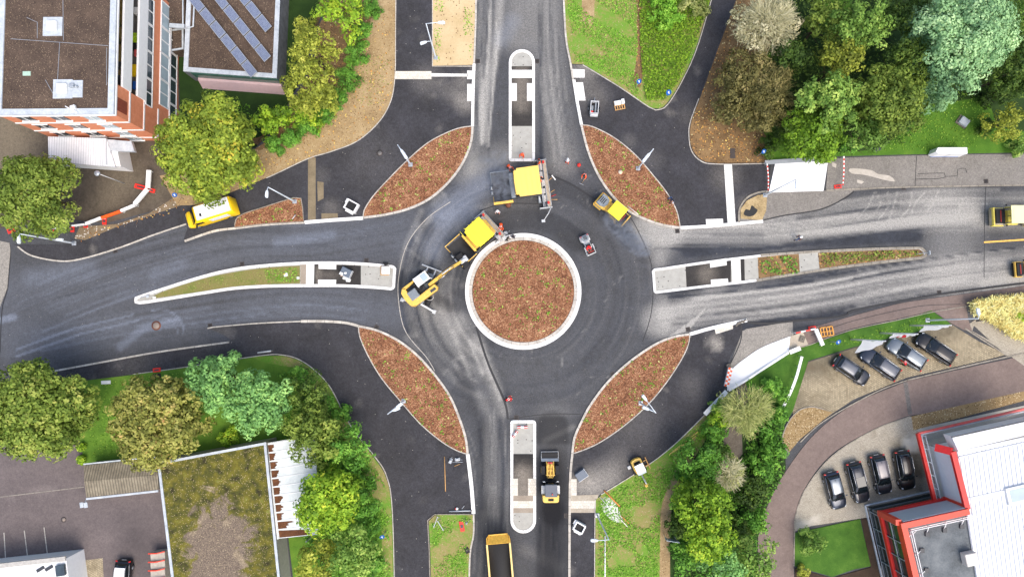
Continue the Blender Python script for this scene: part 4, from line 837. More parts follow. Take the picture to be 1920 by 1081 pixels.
NS_ = [('beside the south west ditch, topmost', 612,760,22), ('beside the south west ditch, second from the top', 640,780,22), ('south west belt, beside the path bend', 668,880,24), ('south west belt, below the path bend', 686,905,20), ('south west belt, next to the blue sign', 692,985,22), ('south west belt, bottom edge', 700,1050,24), ('beneath the two blue green trees', 560,700,16), ('at the corner of the bare soil bend', 575,712,18), ('between mottled tree and bright tree', 560,880,20)]
for tx, x, y, r in NS_: shrub(x, y, r, 2.6, 'hedge', 'green understorey bush '+tx, name='understorey_bush', cat='bush', group='understorey bushes', leaf=.26)
SE_ = [('right of the pale willow', 1430,795,34,'hedge'), ('along the brown driveway, upper', 1452,840,26,'hedge'), ('along the brown driveway, middle', 1430,870,34,'hedge'), ('along the brown driveway, lower', 1405,915,38,'dark'), ('beside the driveway near the bottom', 1412,975,30,'hedge'), ('dark one between stream and driveway', 1388,985,26,'dark'), ('left of the pale willow', 1350,780,26,'bright'), ('by the yellow planks', 1338,812,26,'hedge'),
       ('at the trail bend', 1290,895,26,'hedge'), ('below the trail bend', 1278,935,22,'hedge'), ('behind the blue grey sign', 1270,985,24,'dark'), ('at the trail end near the bottom edge', 1280,1040,28,'hedge'), ('next to the small pale tree', 1352,860,28,'green'), ('beneath the curved footbridge', 1448,722,16,'hedge'), ('between lawn and stream', 1462,735,18,'hedge'), ('at the gravel bed edge', 1460,775,16,'hedge'), ('at the foot of the footbridge', 1348,762,14,'green'), ('in the middle of the stream belt', 1330,900,26,'dark')]
for tx, x, y, r, k in SE_: shrub(x, y, r, 2.8, k, 'leafy stream-side bush '+tx, name='streamside_bush', cat='bush', group='bushes along the stream', leaf=.3)
for tx, x, y, r, k in [('at the edge of the leafy soil under the brownish tree', 1440,275,22,'dark'), ('under the brownish tree facing the park', 1462,235,26,'dark'), ('at the verge left of the white road sign panel', 1590,272,20,'hedge'), ('among the meadow shoots near the top', 1245,20,40,'weed'), ('twiggy one at the top of the meadow', 1300,12,32,'willow'), ('beside the park lawn under the dark conifer', 1860,180,30,'dark'), ('at the right edge of the park lawn', 1910,275,18,'green'), ('next to the utility box', 1848,238,16,'dark')]:
    shrub(x, y, r, 2.2, k, 'park bush '+tx, name='park_bush', cat='bush', group='park bushes')
# ornamental grass hedge at the right edge: long straw blades
def ornamental():
    poly = W([(1817,566),(1870,556),(1940,552),(1940,645),(1900,632),(1850,598),(1826,590)], .8)
    cx, cy = P2(1885, 598, .5); t = empty('ornamental_grass', (cx, cy, 0), 0, 'tall straw coloured ornamental grass hedge at the right edge', 'ornamental grass')
    r = np.random.RandomState(4); a = np.array(poly); lo, hi = a.min(0), a.max(0); x = r.uniform(lo[0], hi[0], 9000); y = r.uniform(lo[1], hi[1], 9000)
    ok = poly_sd(x, y, poly) < -.1; x, y = x[ok], y[ok]; k = len(x)
    ang = np.floor(r.uniform(0, 9, k))*.7+np.sin(x*1.7)*1.6+np.sin(y*2.1)*1.4
    C = np.stack([x-cx, y-cy, r.uniform(.5, 1.7, k)], 1); D = np.stack([np.cos(ang), np.sin(ang), -.35*np.ones(k)], 1); S = r.uniform(.5, 1.2, k)
    Wd = np.cross(D, np.array([0, 0, 1.])); Wd /= np.linalg.norm(Wd, axis=1, keepdims=True); Wd *= (.06*np.ones(k))[:, None]
    D2 = D*(S/2)[:, None]; V = np.stack([C-D2-Wd*.6, C-D2+Wd*.6, C+D2+Wd*.3, C+D2-Wd*.3], 1).reshape(-1, 3)
    me = bpy.data.meshes.new('blades'); me.from_pydata(V.tolist(), [], np.arange(4*k).reshape(-1, 4).tolist()); me.update()
    at = me.attributes.new('tint', 'FLOAT', 'POINT'); at.data.foreach_set('value', np.repeat(np.clip(r.normal(.5, .22, k)+.15*np.sin(x*3)*np.sin(y*3), 0, 1), 4).astype(np.float32))
    link('blades', me, LM['straw'], t)
    return t
ornamental()
shrub(1908,596,16,1.8,'bright','green bush at the right edge inside the straw coloured grass')
# ---- ground cover
dens2 = 1
scatter('meadow_weeds_north_east', [W([(1195,-20),(1338,-20),(1306,78),(1276,148),(1248,190),(1210,190),(1200,120)])], 95, LM['bright'], .25, hmax=.45, seed=2, tint=(0,.66))
scatter('meadow_grass_north_east', [W([(1060,-20),(1195,-20),(1198,190),(1160,155),(1094,118),(1076,118)])], 62, LM['weed'], .19, hmax=.12, seed=3, clump=1, mask=-.85)
scatter('meadow_weeds_south_east', [W([(1322,785),(1262,842),(1202,886),(1130,930),(1120,940),(1120,1081),(1235,1081),(1240,940),(1290,860),(1345,790)])], 62, LM['weed'], .19, hmax=.12, seed=4, clump=1, mask=-.75)
scatter('verge_grass_south', [W([(884,966),(884,1000),(877,1045),(874,1110),(814,1110),(810,1030),(808,978)])], 50, LM['weed'], .17, hmax=.1, seed=5, clump=1, mask=-.5)
scatter('verge_weeds_south_west', [W([(665,840),(700,870),(722,900),(730,960),(734,1100),(712,1100),(705,980),(680,900)])], 30, LM['weed'], .26, hmax=.2, seed=6, clump=1, mask=-.4)
scatter('island_grass_west', [W([(495,505),(560,500),(560,530),(500,531)])], 40, LM['weed'], .2, hmax=.1, seed=7)
scatter('island_tufts_west', [W(crv([(300,553),(380,527),(440,514),(500,506)])+[(500,530),(440,534),(380,543)])], 14, LM['olive'], .14, hmax=.04, seed=24, tint=(0,.8))
scatter('island_plants_east', [W([(1424,482),(1495,478),(1496,513),(1426,521)])], 22, LM['hedge'], .3, hmax=.3, seed=8, clump=1, mask=-.4); scatter('island_plants_east', [W([(1538,474),(1660,469),(1725,470),(1728,480),(1640,488),(1540,502)])], 34, LM['olive'], .26, hmax=.3, seed=9, tint=(0,.8))
scatter('scrub_cover_south_east', [W([(1362,745),(1300,862),(1262,950),(1262,1100),(1420,1100),(1420,1010),(1438,945),(1470,880),(1466,800),(1440,740),(1400,705),(1398,760),(1395,850),(1360,880),(1352,840),(1372,760)])], 26, LM['hedge'], .34, hmax=.8, seed=10, tint=(0,.8))
scatter('scrub_cover_south_west', [W([(560,690),(610,760),(650,830),(690,900),(712,980),(716,1100),(590,1100),(540,850),(520,700)])], 26, LM['hedge'], .32, hmax=.8, seed=11, tint=(0,.9))
scatter('wood_floor_plants', [W([(1480,-10),(1440,100),(1405,200),(1450,255),(1560,290),(1700,270),(1720,200),(1640,-10)])], 14, LM['dark'], .35, hmax=.7, seed=12, tint=(.2,1))
scatter('verge_tufts_north', [W([(814,-20),(834,-20),(830,60),(826,118),(814,118)]), W([(870,-20),(891,-20),(888,60),(884,118),(868,60)])], 26, LM['weed'], .18, hmax=.05, seed=21, tint=(.2,1), clump=1, mask=-.6)
scatter('soil_bank_tufts', [W([(730,100),(732,190),(690,200),(640,180),(670,110)])], 9, LM['olive'], .16, hmax=.04, seed=22, tint=(.1,.8))
scatter('wood_floor_plants', [W([(1800,-10),(1820,160),(1910,180),(1910,-10)])], 20, LM['dark'], .35, hmax=.9, seed=13, tint=(.2,1))
scatter('garden_weeds_north_west', [W([(352,168),(420,165),(520,215),(510,262),(420,230),(360,210)])], 8, LM['weed'], .3, hmax=.3, seed=14, tint=(0,.5))
scatter('lawn_tufts', [W([(1700,110),(1860,170),(1830,280),(1640,284)]), W([(1510,655),(1600,628),(1740,590),(1774,606),(1600,646)]), W([(165,720),(340,695),(345,830),(170,860)])], 16, LM['grass'], .2, hmax=.05, seed=15)
scatter('fallen_leaves', [W([(345,330),(480,330),(580,300),(680,262),(735,190),(740,20),(712,20),(560,265),(430,300)]), W([(1300,200),(1340,110),(1430,150),(1440,300),(1310,295)]), W([(180,430),(350,375),(360,395),(240,425),(140,458)])], 3.5, leafmat('fallen_leaf', [(0, rgb(120,74,34)), (.5, rgb(176,128,60)), (1, rgb(206,176,98))], .1), .2, z=.12, hmax=.02, seed=16, tint=(0,1))
# seedlings and pale stems in the mulch beds
BP = [W(NWb+NWi[1:-1]), W(NEb+NEi[1:-1]), W(SEb+SEi[1:-1]), W(SWb+SWi[1:-1]), W(Wt), W(arc(981,546,93,0,355,60))]
scatter('bed_seedlings', BP, 2.2, leafmat('seedling', [(0, rgb(70,112,40)), (.5, rgb(120,150,60)), (1, rgb(186,184,128))], .3), .24, z=.16, hmax=.06, seed=17, tint=(0,1))
scatter('bed_bark_chips', BP, 14, leafmat('bark_chip', [(0, rgb(52,30,20)), (.4, rgb(110,66,44)), (.75, rgb(156,104,74)), (1, rgb(206,170,136))], 0), .105, z=.14, hmax=.03, seed=18, tint=(0,.82), asp=.4)
def bigplants():
    r = np.random.RandomState(5); C = []; 
    for poly in BP:
        a = np.array(poly); lo, hi = a.min(0), a.max(0); k = int(.3*(hi-lo).prod()); x = r.uniform(lo[0], hi[0], k); y = r.uniform(lo[1], hi[1], k); ok = poly_sd(x, y, poly) < -.3
        for X, Y in zip(x[ok], y[ok]):
            n = r.randint(4, 10); C.append(np.stack([X+r.normal(size=n)*.14, Y+r.normal(size=n)*.14, .18+r.uniform(0, .12, n)], 1))
    C = np.concatenate(C); k = len(C); Nn = r.normal(size=(k, 3))*.5; Nn[:, 2] = .9
    tag(cards('bed_plants', C, Nn, r.uniform(.12, .26, k), r.uniform(.2, 1, k), LM['weed'], seed=5), kind='stuff')
bigplants()
# ================================================================ BUILDINGS
def wmat(name, c1, c2, per, joint, axis='Z', duty=.12, rough=.85):
    """wall cladding with regular courses along one axis"""
    if name in MATS: return MATS[name]
    m, nt, b = newmat(name); s = N(nt, 'ShaderNodeSeparateXYZ'); nt.links.new(coords(nt), s.inputs[0])
    fr = mth(nt, 'FRACT', mth(nt, 'DIVIDE', s.outputs['XYZ'.index(axis)], per)); j = mth(nt, 'LESS_THAN', fr, duty)
    col = ramp(nt, noise(nt, coords(nt), 1.2, 6, .7), [(.3, c1), (.7, c2)]); col = mixc(nt, mth(nt, 'MULTIPLY', j, .75), col, joint)
    col = mixc(nt, 1.0, col, ramp(nt, noise(nt, coords(nt), 14, 3, .7), [(.25, BW(.85)), (.75, BW(1.1))]), 'MULTIPLY')
    nt.links.new(col, b.inputs['Base Color']); b.inputs['Roughness'].default_value = rough; MATS[name] = m; return m
M_brick = wmat('orange_brick', rgb(206,122,84), rgb(230,150,110), .16, rgb(190,128,100))
M_gravel = blotch('roof_gravel', [(.3, rgb(46,38,32)), (.5, rgb(82,68,58)), (.7, rgb(116,98,82))], .5, 12, .6, speck=[(13, .10, rgb(160,140,114)), (11, .1, rgb(34,28,24))])
M_zinc = blotch('zinc_flashing', [(.3, rgb(150,158,164)), (.5, rgb(182,189,194)), (.7, rgb(206,211,214))], 1.2, 5, .4, bmp=0, rough=.5)
M_wht = plain('white_paint', rgb(232,232,230), .5, var=.06); M_win = plain('window_glass', rgb(58,70,76), .08, var=.35, scale=.6, spec=.8)
M_palewin = plain('pale_blind_glass', rgb(168,184,190), .2, var=.12, scale=.8); M_red = plain('red_paint', rgb(206,40,34), .4, var=.1); M_orange = plain('orange_red_paint', rgb(216,68,44), .45, var=.1)
M_wood = plain('weathered_decking', rgb(150,128,74), .8, var=.25, scale=2); M_darkp = plain('dark_grey_metal', rgb(58,60,64), .5, var=.2); M_black = plain('black_rubber', rgb(24,24,26), .75, var=.2)
M_steel = plain('galvanised_steel', rgb(168,174,180), .42, .3, var=.12, scale=2); M_timber = plain('timber', rgb(196,152,96), .8, var=.25)
def off(mb, parent): return mb.xf(Matrix.Translation(-Vector(parent.location)))
def ring(mb, poly, w_, z0, z1, mi=0):
    """parapet ring inside a world polygon"""
    n = len(poly); c = Vector((sum(p[0] for p in poly)/n, sum(p[1] for p in poly)/n)); inn = []
    A = sum(poly[i][0]*poly[(i+1) % n][1]-poly[(i+1) % n][0]*poly[i][1] for i in range(n)); sg = 1 if A > 0 else -1
    for i in range(n):
        p = Vector(poly[i]); a = (p-Vector(poly[i-1])).normalized(); b = (Vector(poly[(i+1) % n])-p).normalized()
        na = Vector((-a.y, a.x))*sg; nb = Vector((-b.y, b.x))*sg; m = (na+nb); m = m/max(.3, (1+na.dot(nb))); inn.append(tuple(p+m*w_))
    V = [(p[0], p[1], z0) for p in poly]+[(p[0], p[1], z1) for p in poly]+[(p[0], p[1], z1) for p in inn]+[(p[0], p[1], z0) for p in inn]; F = []
    for i in range(n):
        j = (i+1) % n
        for k in range(4): F.append((k*n+i, k*n+j, ((k+1) % 4)*n+j, ((k+1) % 4)*n+i))
    mb.add(V, F, mi); return mb
# ---------- brick apartment building (local x = out of the east front, y = north along it)
c0 = P(212,213,10.35); cN = P(218,-32,10.35); ang = math.atan2(cN.y-c0.y, cN.x-c0.x)-math.pi/2
A = empty('apartment_building', (c0.x, c0.y, 0), ang, 'orange brick apartment building with gravel roof and white balcony parapets', 'building')
LN, WD = 17.0, 12.2
mb = MB(); g0 = -3.7
mb.box((-WD/2-.9, LN/2, (g0+10.1)/2), (WD-1.8, LN, 10.1-g0)); mb.box((-.9, LN/2, (g0+4.45)/2), (1.8, LN, 4.45-g0)); mb.box((-.9, 1.65, 7.3), (1.8, 3.3, 5.7))
mb.build('wall', M_brick, A)
mb = MB(); mb.box((-WD/2, LN/2, 10.17), (WD-.5, LN-.5, .16)); mb.build('roof', M_gravel, A)
mb = MB(); ring(mb, [(-WD,-.05),(.05,-.05),(.05,LN),(-WD,LN)], .62, 10.05, 10.38); mb.build('roof_edge', M_zinc, A)
mb = MB()
for z in (7.4, 4.5, 1.5): mb.box((-WD/2+.03, -.03, z), (WD+.1, .1, .22)); mb.box((.03, 1.65, z), (.1, 3.36, .22))
mb.box((-WD/2, -.06, 10.0), (WD+.2, .12, .18)); mb.box((.06, LN/2, 9.98), (.12, LN, .2)); mb.build('floor_band', M_wht, A)
for z, mt in ((7.42, M_wood), (4.52, plain('terrace_tiles', rgb(112,108,104), .8, var=.3))):
    mb = MB(); mb.box((-.88, (LN+3.3)/2, z), (1.7, LN-3.34, .16)); mb.build('balcony_floor', mt, A)
    mb = MB(); mb.box((.05, (LN+3.3)/2, z+.75), (.22, LN-3.3, 1.7), bev=.02); mb.build('balcony_parapet', M_wht, A)
    mb = MB(); mb.box((-1.76, (LN+3.3)/2, z+1.4), (.06, LN-4, 2.2)); o = mb.build('window', M_win, A)
for z0, z1, mt, n in ((3.0, 4.3, M_win, 4), (-.7, 1.3, M_palewin, 4), (-2.6, -1.0, M_win, 4)):
    y = 3.0 if z0 > 0 else (4.0 if z0 > -1 else 1.8)
    for k in range(n):
        a = y+k*3.15; mb = MB(); mb.box((.02, a+1.5, (z0+z1)/2), (.08, 2.9, z1-z0)); wdo = mb.build('window', mt, A)
        mb = MB(); zc = (z0+z1)/2
        for q in (z0, z1): mb.box((.07, a+1.5, q), (.12, 3.1, .12))
        for q in (a, a+1.5, a+3.0): mb.box((.07, q, zc), (.1, .1, z1-z0-.12))
        mb.build('window_frame', M_wht, wdo)
for z in (8.0, 5.1, 2.2, .2):
    for x in (-6.4, -2.9, -10):
        mb = MB(); mb.box((x, -.01, z+1.0), (1.5, .1, 1.5)); wdo = mb.build('window', M_palewin if x > -5 else M_win, A)
        mb = MB(); mb.box((x, -.06, z+1.8), (1.7, .12, .1)); mb.box((x, -.09, z+.22), (1.8, .2, .08)); mb.box((x, -.06, z+1), (.08, .1, 1.5)); mb.build('window_frame', M_wht, wdo)
mb = MB(); mb.box((.018, 1.28, 8.88), (.03, 1.4, 2.0))
for i in range(4):
    for j in range(7): mb.box((.03, .8+i*.32, 8.1+j*.26), (.05, .2, .12))
mb.build('vent_grille', plain('dark_brick', rgb(128,60,40), .9), A)
def a_roof(px, py): v = P(px, py, 10.3); d = v-Vector((c0.x, c0.y, 10.3)); c, s = math.cos(-ang), math.sin(-ang); return (d.x*c-d.y*s, d.x*s+d.y*c)
for q, (px, py), s in (('skylight', (99,50), 2.0), ('skylight', (118,167), 2.0)):
    x, y = a_roof(px, py); mb = MB(); mb.box((x, y, 10.3), (s, s, .1)); 
    if py > 100: mb.box((x+1.4, y, 10.3), (1.3, s*.9, .098))
    b0 = mb.build('skylight_base', M_zinc, A); mb = MB(); mb.box((x-.0, y, 10.5), (1.05, 1.05, .34), bev=.12); mb.build('skylight_dome', M_wht, b0)
x, y = a_roof(137,162); mb = MB(); mb.box((x,y,10.5), (.5,.4,.4), bev=.05); mb.tube([(x+.5,y-.1,10.3),(x+.5,y-.1,10.7)], .12); mb.build('roof_vent', M_steel, A)
x, y = a_roof(50,138); mb = MB(); mb.box((x,y,10.29), (.8,.45,.08)); mb.build('roof_hatch', plain('pale_green_plastic', rgb(168,196,176), .5), A)
mb = MB()
for a, b in (((20,73),(203,86)), ((118,0),(119,76)), ((112,79),(108,150)), ((200,90),(200,160)), ((85,150),(101,178)), ((50,33),(70,42)), ((70,42),(70,72))):
    p, q = a_roof(*a), a_roof(*b); mb.bar((*p, 10.3), (*q, 10.3), .035)
mb.build('lightning_wire', M_steel, A)
x, y = a_roof(137,207); mb = MB(); mb.box((x,y,10.6), (1.4,.1,.1), rz=-.5); mb.box((x+.2,y+.2,10.6), (.5,.4,.3), rz=.3); mb.build('gutter_bracket', M_wht, A)
# things standing on the balconies
def balc(name, y, x, z, s, mt, label, cat, **k):
    c, sn = math.cos(ang), math.sin(ang); mb = MB(); w0 = (c0.x+x*c-y*sn, c0.y+x*sn+y*c, z)
    mb.box((0,0,s[2]/2), s, bev=.06); 
    if k.get('legs'): mb.box((0,0,s[2]+.1), (s[0]*.8, s[1]*.25, .3), bev=.05)
    if k.get('ball'): mb = MB(); mb.tube([(0,0,0),(0,0,.3)], [.18,.24]); mb.ball((0,0,.5), .36, mi=1)
    o = mb.build(name, [mt, LM['green']] if k.get('ball') else mt); o.location = w0; o.rotation_euler = (0,0,ang); tag(o, label, cat); return o
PLG = blotch('dull_foliage', [(.3, rgb(60,70,40)), (.7, rgb(110,112,60))], 2, 10)
for y, t in ((10.6, 'upper one of two on the wooden deck'), (8.7, 'lower one of two on the wooden deck')):
    o = balc('potted_plant', y, -1.15, 7.5, (.4,.4,.4), M_darkp, 'round potted plant on the top balcony, '+t, 'plant', ball=1); o.data.materials[1] = PLG
balc('lounge_chair', 4.5, -1.1, 7.5, (.6,.9,.5), M_darkp, 'dark garden chair on the wooden top balcony near the brick end', 'chair', legs=1)
balc('planter', 6.1, -1.0, 7.5, (.5,.8,.4), M_darkp, 'dark planter box in the middle of the wooden top balcony', 'planter')
balc('armchair', 10.3, -.9, 4.6, (.8,1.1,.6), plain('lime_fabric', rgb(172,206,32), .8), 'lime green armchair on the second balcony', 'chair', legs=1)
balc('table', 6.6, -.9, 4.6, (.8,1.3,.6), plain('yellow_plastic', rgb(250,206,18), .5), 'yellow table on the second balcony', 'table')
balc('storage_box', 4.9, -.8, 4.6, (.5,.9,.5), plain('blue_plastic', rgb(34,96,190), .5), 'blue box on the second balcony beside the brick end', 'box')
balc('parasol_bundle', 8.6, -.8, 4.6, (.3,.8,.5), plain('pink_fabric', rgb(222,96,96), .8), 'pink folded cloth on the second balcony', 'cloth')
balc('barbecue', 9.3, -.9, 4.6, (.7,.7,.7), M_black, 'black grill between lime armchair and pink cloth on the balcony', 'grill', legs=1)
balc('white_crate', 13.4, -.8, 4.6, (.5,.8,.6), M_wht, 'white crate at the top end of the second balcony', 'crate')
# ---------- shed in front of the gable
def pxprism(mb, px, z0, z1, mi=0, base=None):
    return mb.prism(W(px, z1), z0, z1, mi)
S_ = P(150,285,1.4); sh = empty('courtyard_shed', (S_.x, S_.y, 0), 0, 'white flat roofed shed with ribbed metal roof below the brick gable', 'shed')
mb = MB(); mb.prism(W([(94,259),(216,262),(226,312),(96,303)], 2.7), 0, 2.7); off(mb, sh).build('wall', M_wht, sh)
M_corr = wmat('white_ribbed_metal', rgb(206,210,214), rgb(226,229,231), .28, rgb(164,168,172), 'X', .18, .4)
mb = MB(); mb.prism(W([(90,256),(199,259),(216,313),(91,303)], 3.0), 2.72, 3.0); off(mb, sh).build('roof', M_corr, sh)
mb = MB(); mb.prism(W([(196,261),(246,265),(252,284),(200,282)], 2.9), 2.4, 2.9); off(mb, sh).build('porch_roof', M_zinc, sh)
mb = MB(); mb.bar(P(199,259,3.03), P(200,309,3.03), .06); off(mb, sh).build('roof_joint', M_steel, sh)
# ---------- flat roofed building with solar panels
ZB = -.4; pB = W([(344,134),(519,147),(527,-40),(352,-40)], ZB); cB = P(430,60,ZB)
B = empty('flat_roofed_building', (cB.x, cB.y, -3.6), 0, 'low flat building with gravel roof, pink plinth and grey slate side', 'building')
M_slate = wmat('grey_slate', rgb(88,90,94), rgb(132,134,138), .3, rgb(60,62,64)); 
mb = MB(); mb.prism(pB, -3.8, ZB-.15); off(mb, B).build('wall', M_slate, B)
mb = MB(); mb.prism([(p[0]*.0+q[0], q[1]) for p, q in zip(pB, pB)], ZB-.15, ZB-.05); off(mb, B).build('roof', M_gravel, B)
mb = MB(); ring(mb, pB, .55, ZB-.3, ZB+.05); off(mb, B).build('roof_edge', M_zinc, B)
a, b = Vector((*pB[0], 0)), Vector((*pB[1], 0)); d = (b-a).normalized(); nrm = Vector((d.y, -d.x, 0))
mb = MB(); mb.bar(a+d*.8+nrm*.02+Vector((0,0,-1.3)), b+nrm*.02+Vector((0,0,-1.3)), .12, 1.5); off(mb, B).build('window', plain('green_glass', rgb(70,110,100), .1, var=.3), B)
mb = MB(); mb.side([(0,-3.75),(0,-2.1),(.35,-2.1),(1.0,-3.75)], 0, (b-a).length-1); mb.xf(Matrix.Translation(a+d*1)@Matrix(((nrm.x, d.x, 0, 0), (nrm.y, d.y, 0, 0), (0, 0, 1, 0), (0, 0, 0, 1)))); off(mb, B).build('plinth', plain('pink_render', rgb(206,178,180), .8, var=.08), B)
mb = MB(); pL = W([(258,-40),(345,-40),(346,42),(318,50)], ZB-.1); mb.prism(pL, -3.8, ZB-.1); off(mb, B).build('link_roof', M_gravel, B)
mb = MB(); pL = W([(319,56),(345,53),(345,93),(318,97)], ZB-1); mb.prism(pL, -3.8, ZB-1); off(mb, B).build('link_roof', M_gravel, B); mb = MB(); ring(mb, pL, .2, ZB-1, ZB-.85); off(mb, B).build('roof_edge', M_zinc, B)
mb = MB(); mb.bar(P(318,48,ZB), P(346,50,ZB), .5, .2); mb.bar(P(343,-10,ZB+.05), P(343,48,ZB+.05), .12); mb.tube([P(365,-10,ZB+.2),P(362,50,ZB+.2),P(346,54,ZB+.2)], .1); off(mb, B).build('rain_pipe', M_zinc, B)
M_pv = bricks('solar_cells', rgb(112,122,146), rgb(98,108,134), rgb(168,176,190), .16, .16, .006, 0, rough=.2, use='Object')
panel = None
# rows run from the upper left to the lower right, panels end to end
for ri, (sx, sy, n, t0) in enumerate(((379,19,6,-1), (424,14,6,-1), (465,7,4,-1))):
    txt = ['left', 'middle', 'right'][ri]; st_ = Vector(P(398,43,0))-Vector(P(379,19,0)); L = st_.length*1.0; rz = math.atan2(st_.y, st_.x)
    if ri == 1: n = 5
    if ri == 2: n = 3
    for k in range(n):
        c = P(sx+19.6*(k+t0+.5), sy+24.4*(k+t0+.5), ZB+.35)
        o = empty('solar_panel', c, rz, f'blue framed solar panel in the {txt} row on the gravel roof, ' + ['at the upper end', 'second from the top', 'third from the top', 'fourth from the top', 'fifth from the top', 'at the lower end'][k if k < n-1 else 5], 'solar panel', 'solar panels on the gravel roof')
        if panel is None:
            L = 31.2/1280*80.2; mb = MB(); mb.box((0,0,0), (L-.1, .96, .03), rx=.15); p1 = mb.build('cells', M_pv, o); mb = MB()
            for sy_ in (-.5, .5): mb.box((0,sy_,sy_*.15), (L-.03,.06,.07))
            for sx_ in (-1, 1): mb.box((sx_*(L/2-.04),0,0.01), (.06,1.0,.07), rx=.15)
            p2 = mb.build('frame', M_steel, o); mb = MB()
            for sx_ in (-.6, .6): mb.box((sx_,.1,-.2), (.06,.8,.3))
            p3 = mb.build('stand', M_darkp, o); panel = (p1, p2, p3)
        else:
            for q in panel: c_ = q.copy(); COL.objects.link(c_); c_.parent = o
# ---------- mossy flat roof, lean-to, gable shed, white annex, bays (south west)
ZD = 3.4; pD = W([(295,866),(499,828),(529,1120),(326,1120)], ZD); cD = P(410,970,0)
D = empty('mossy_roofed_building', (cD.x, cD.y, 0), 0, 'building with a flat roof covered in yellow green moss and gravel', 'building')
def moss():
    m, nt, b = newmat('mossy_gravel'); g = geo(nt)
    n1 = noise(nt, g, .45, 6, .7, 1.2); n2 = noise(nt, g, 9, 4, .75); n3 = noise(nt, g, .9, 4, .6)
    ms = ramp(nt, n3, [(.32, rgb(48,44,18)), (.46, rgb(82,82,26)), (.6, rgb(112,104,30)), (.74, rgb(122,128,56))])
    gr = ramp(nt, n2, [(.3, rgb(84,72,62)), (.7, rgb(142,126,108))])
    # bare gravel in the middle of the roof, moss towards the edges (the middle is drained)
    mp = N(nt, 'ShaderNodeMapping'); c = P(412,1040,ZD); mp.inputs['Location'].default_value = (-c.x/5.4, -c.y/9.0, -ZD); mp.inputs['Scale'].default_value = (1/5.4, 1/9.0, 1)
    nt.links.new(g, mp.inputs[0]); L = N(nt, 'ShaderNodeVectorMath', operation='LENGTH'); nt.links.new(mp.outputs[0], L.inputs[0])
    f = ramp(nt, mth(nt, 'ADD', L.outputs['Value'], mth(nt, 'MULTIPLY', n1, .9)), [(0.0, BW(0)), (1.30/2, BW(0)), (1.42/2, BW(1))])
    L2 = mth(nt, 'MULTIPLY', mth(nt, 'ADD', L.outputs['Value'], mth(nt, 'MULTIPLY', n1, 1.8)), .5)
    f = ramp(nt, L2, [(.72, BW(0)), (.80, BW(1))])
    pale = ramp(nt, noise(nt, g, .16, 3, .5, .3), [(.47, BW(0)), (.51, BW(.8))])
    gr = mixc(nt, pale, gr, ramp(nt, n2, [(.3, rgb(136,118,92)), (.7, rgb(184,168,138))]))
    col = mixc(nt, f, gr, ms); v = N(nt, 'ShaderNodeTexVoronoi'); v.inputs['Scale'].default_value = 11; nt.links.new(g, v.inputs[0]); h = N(nt, 'ShaderNodeSeparateColor'); nt.links.new(v.outputs['Color'], h.inputs[0])
    col = mixc(nt, mth(nt, 'MULTIPLY', mth(nt, 'LESS_THAN', h.outputs[0], .12), mth(nt, 'LESS_THAN', v.outputs['Distance'], .4)), col, rgb(188,170,136))
    col = mixc(nt, 1.0, col, ramp(nt, n2, [(.25, BW(.6)), (.75, BW(1.2))]), 'MULTIPLY')
    nt.links.new(col, b.inputs['Base Color']); b.inputs['Roughness'].default_value = .95; bump(nt, b, n2, .5, .05); return m
mb = MB(); mb.prism(pD, 0, ZD-.2); off(mb, D).build('wall', plain('grey_render', rgb(150,146,138), .85), D)
mb = MB(); mb.prism(pD, ZD-.2, ZD-.04); off(mb, D).build('roof', moss(), D); mb = MB(); ring(mb, pD, .28, ZD-.25, ZD+.06); off(mb, D).build('roof_edge', M_zinc, D)
LT = empty('lean_to', (*P2(540,930,0), 0), 0, 'white translucent lean-to roof on ribs with brown leaf litter along one side', 'lean-to')
cov = blotch('milky_sheet', [(.3, rgb(178,186,186)), (.5, rgb(206,212,210)), (.7, rgb(222,226,224))], .7, 5, .3, bmp=0, rough=.5)
mb = MB(); mb.prism(W([(499,830),(590,815),(600,1000),(520,1008)], 3.0), 2.85, 3.0); off(mb, LT).build('roof', cov, LT)
mb = MB()
for k in range(12):
    t = k/11; mb.bar(P(500+22*t, 832+176*t, 3.03), P(590+10*t, 817+183*t, 3.03), .07, .05)
mb.bar(P(499,830,3.05), P(521,1010,3.05), .16, .1); off(mb, LT).build('rib', M_wht, LT)
mb = MB(); 
q_ = random.Random(3)
for k in range(11):
    t0, t1 = (k+.1)/11, (k+.93)/11; m_ = 7; L_ = [P(502+22*(t0+(t1-t0)*i/m_), 832+176*(t0+(t1-t0)*i/m_), 3.012) for i in range(m_+1)]
    wv = (14+q_.uniform(-3, 4))*(1 if k < 9 else 1.6 if k == 9 else 4.5); R_ = [P(502+22*(t0+(t1-t0)*i/m_)+wv*q_.uniform(.7, 1.15)*(1-.35*i/m_), 831+176*(t0+(t1-t0)*i/m_)-(1 if k > 8 else 0), 3.012) for i in range(m_+1)]
    mb.add(L_+R_, [(i, i+1, m_+2+i, m_+1+i) for i in range(m_)])
off(mb, LT).build('leaf_litter', blotch('litter', [(.3, rgb(58,36,24)), (.6, rgb(112,72,46)), (.75, rgb(150,110,80))], 2, 10), LT)
mb = MB()
for k in range(5): p = P(588, 840+k*40, 0); mb.box((p.x, p.y, 1.42), (.12,.12,2.84))
off(mb, LT).build('post', M_steel, LT)
GS_ = empty('gable_shed', (*P2(228,900,0), 0), 0, 'long shed with weathered grey brown corrugated gable roof beside the car park', 'shed')
e1, e2, r1, r2, e3, e4 = P(157,872,2.4), P(293,858,2.4), P(158,902,3.0), P(296,890,3.0), P(162,932,2.4), P(297,917,2.4)
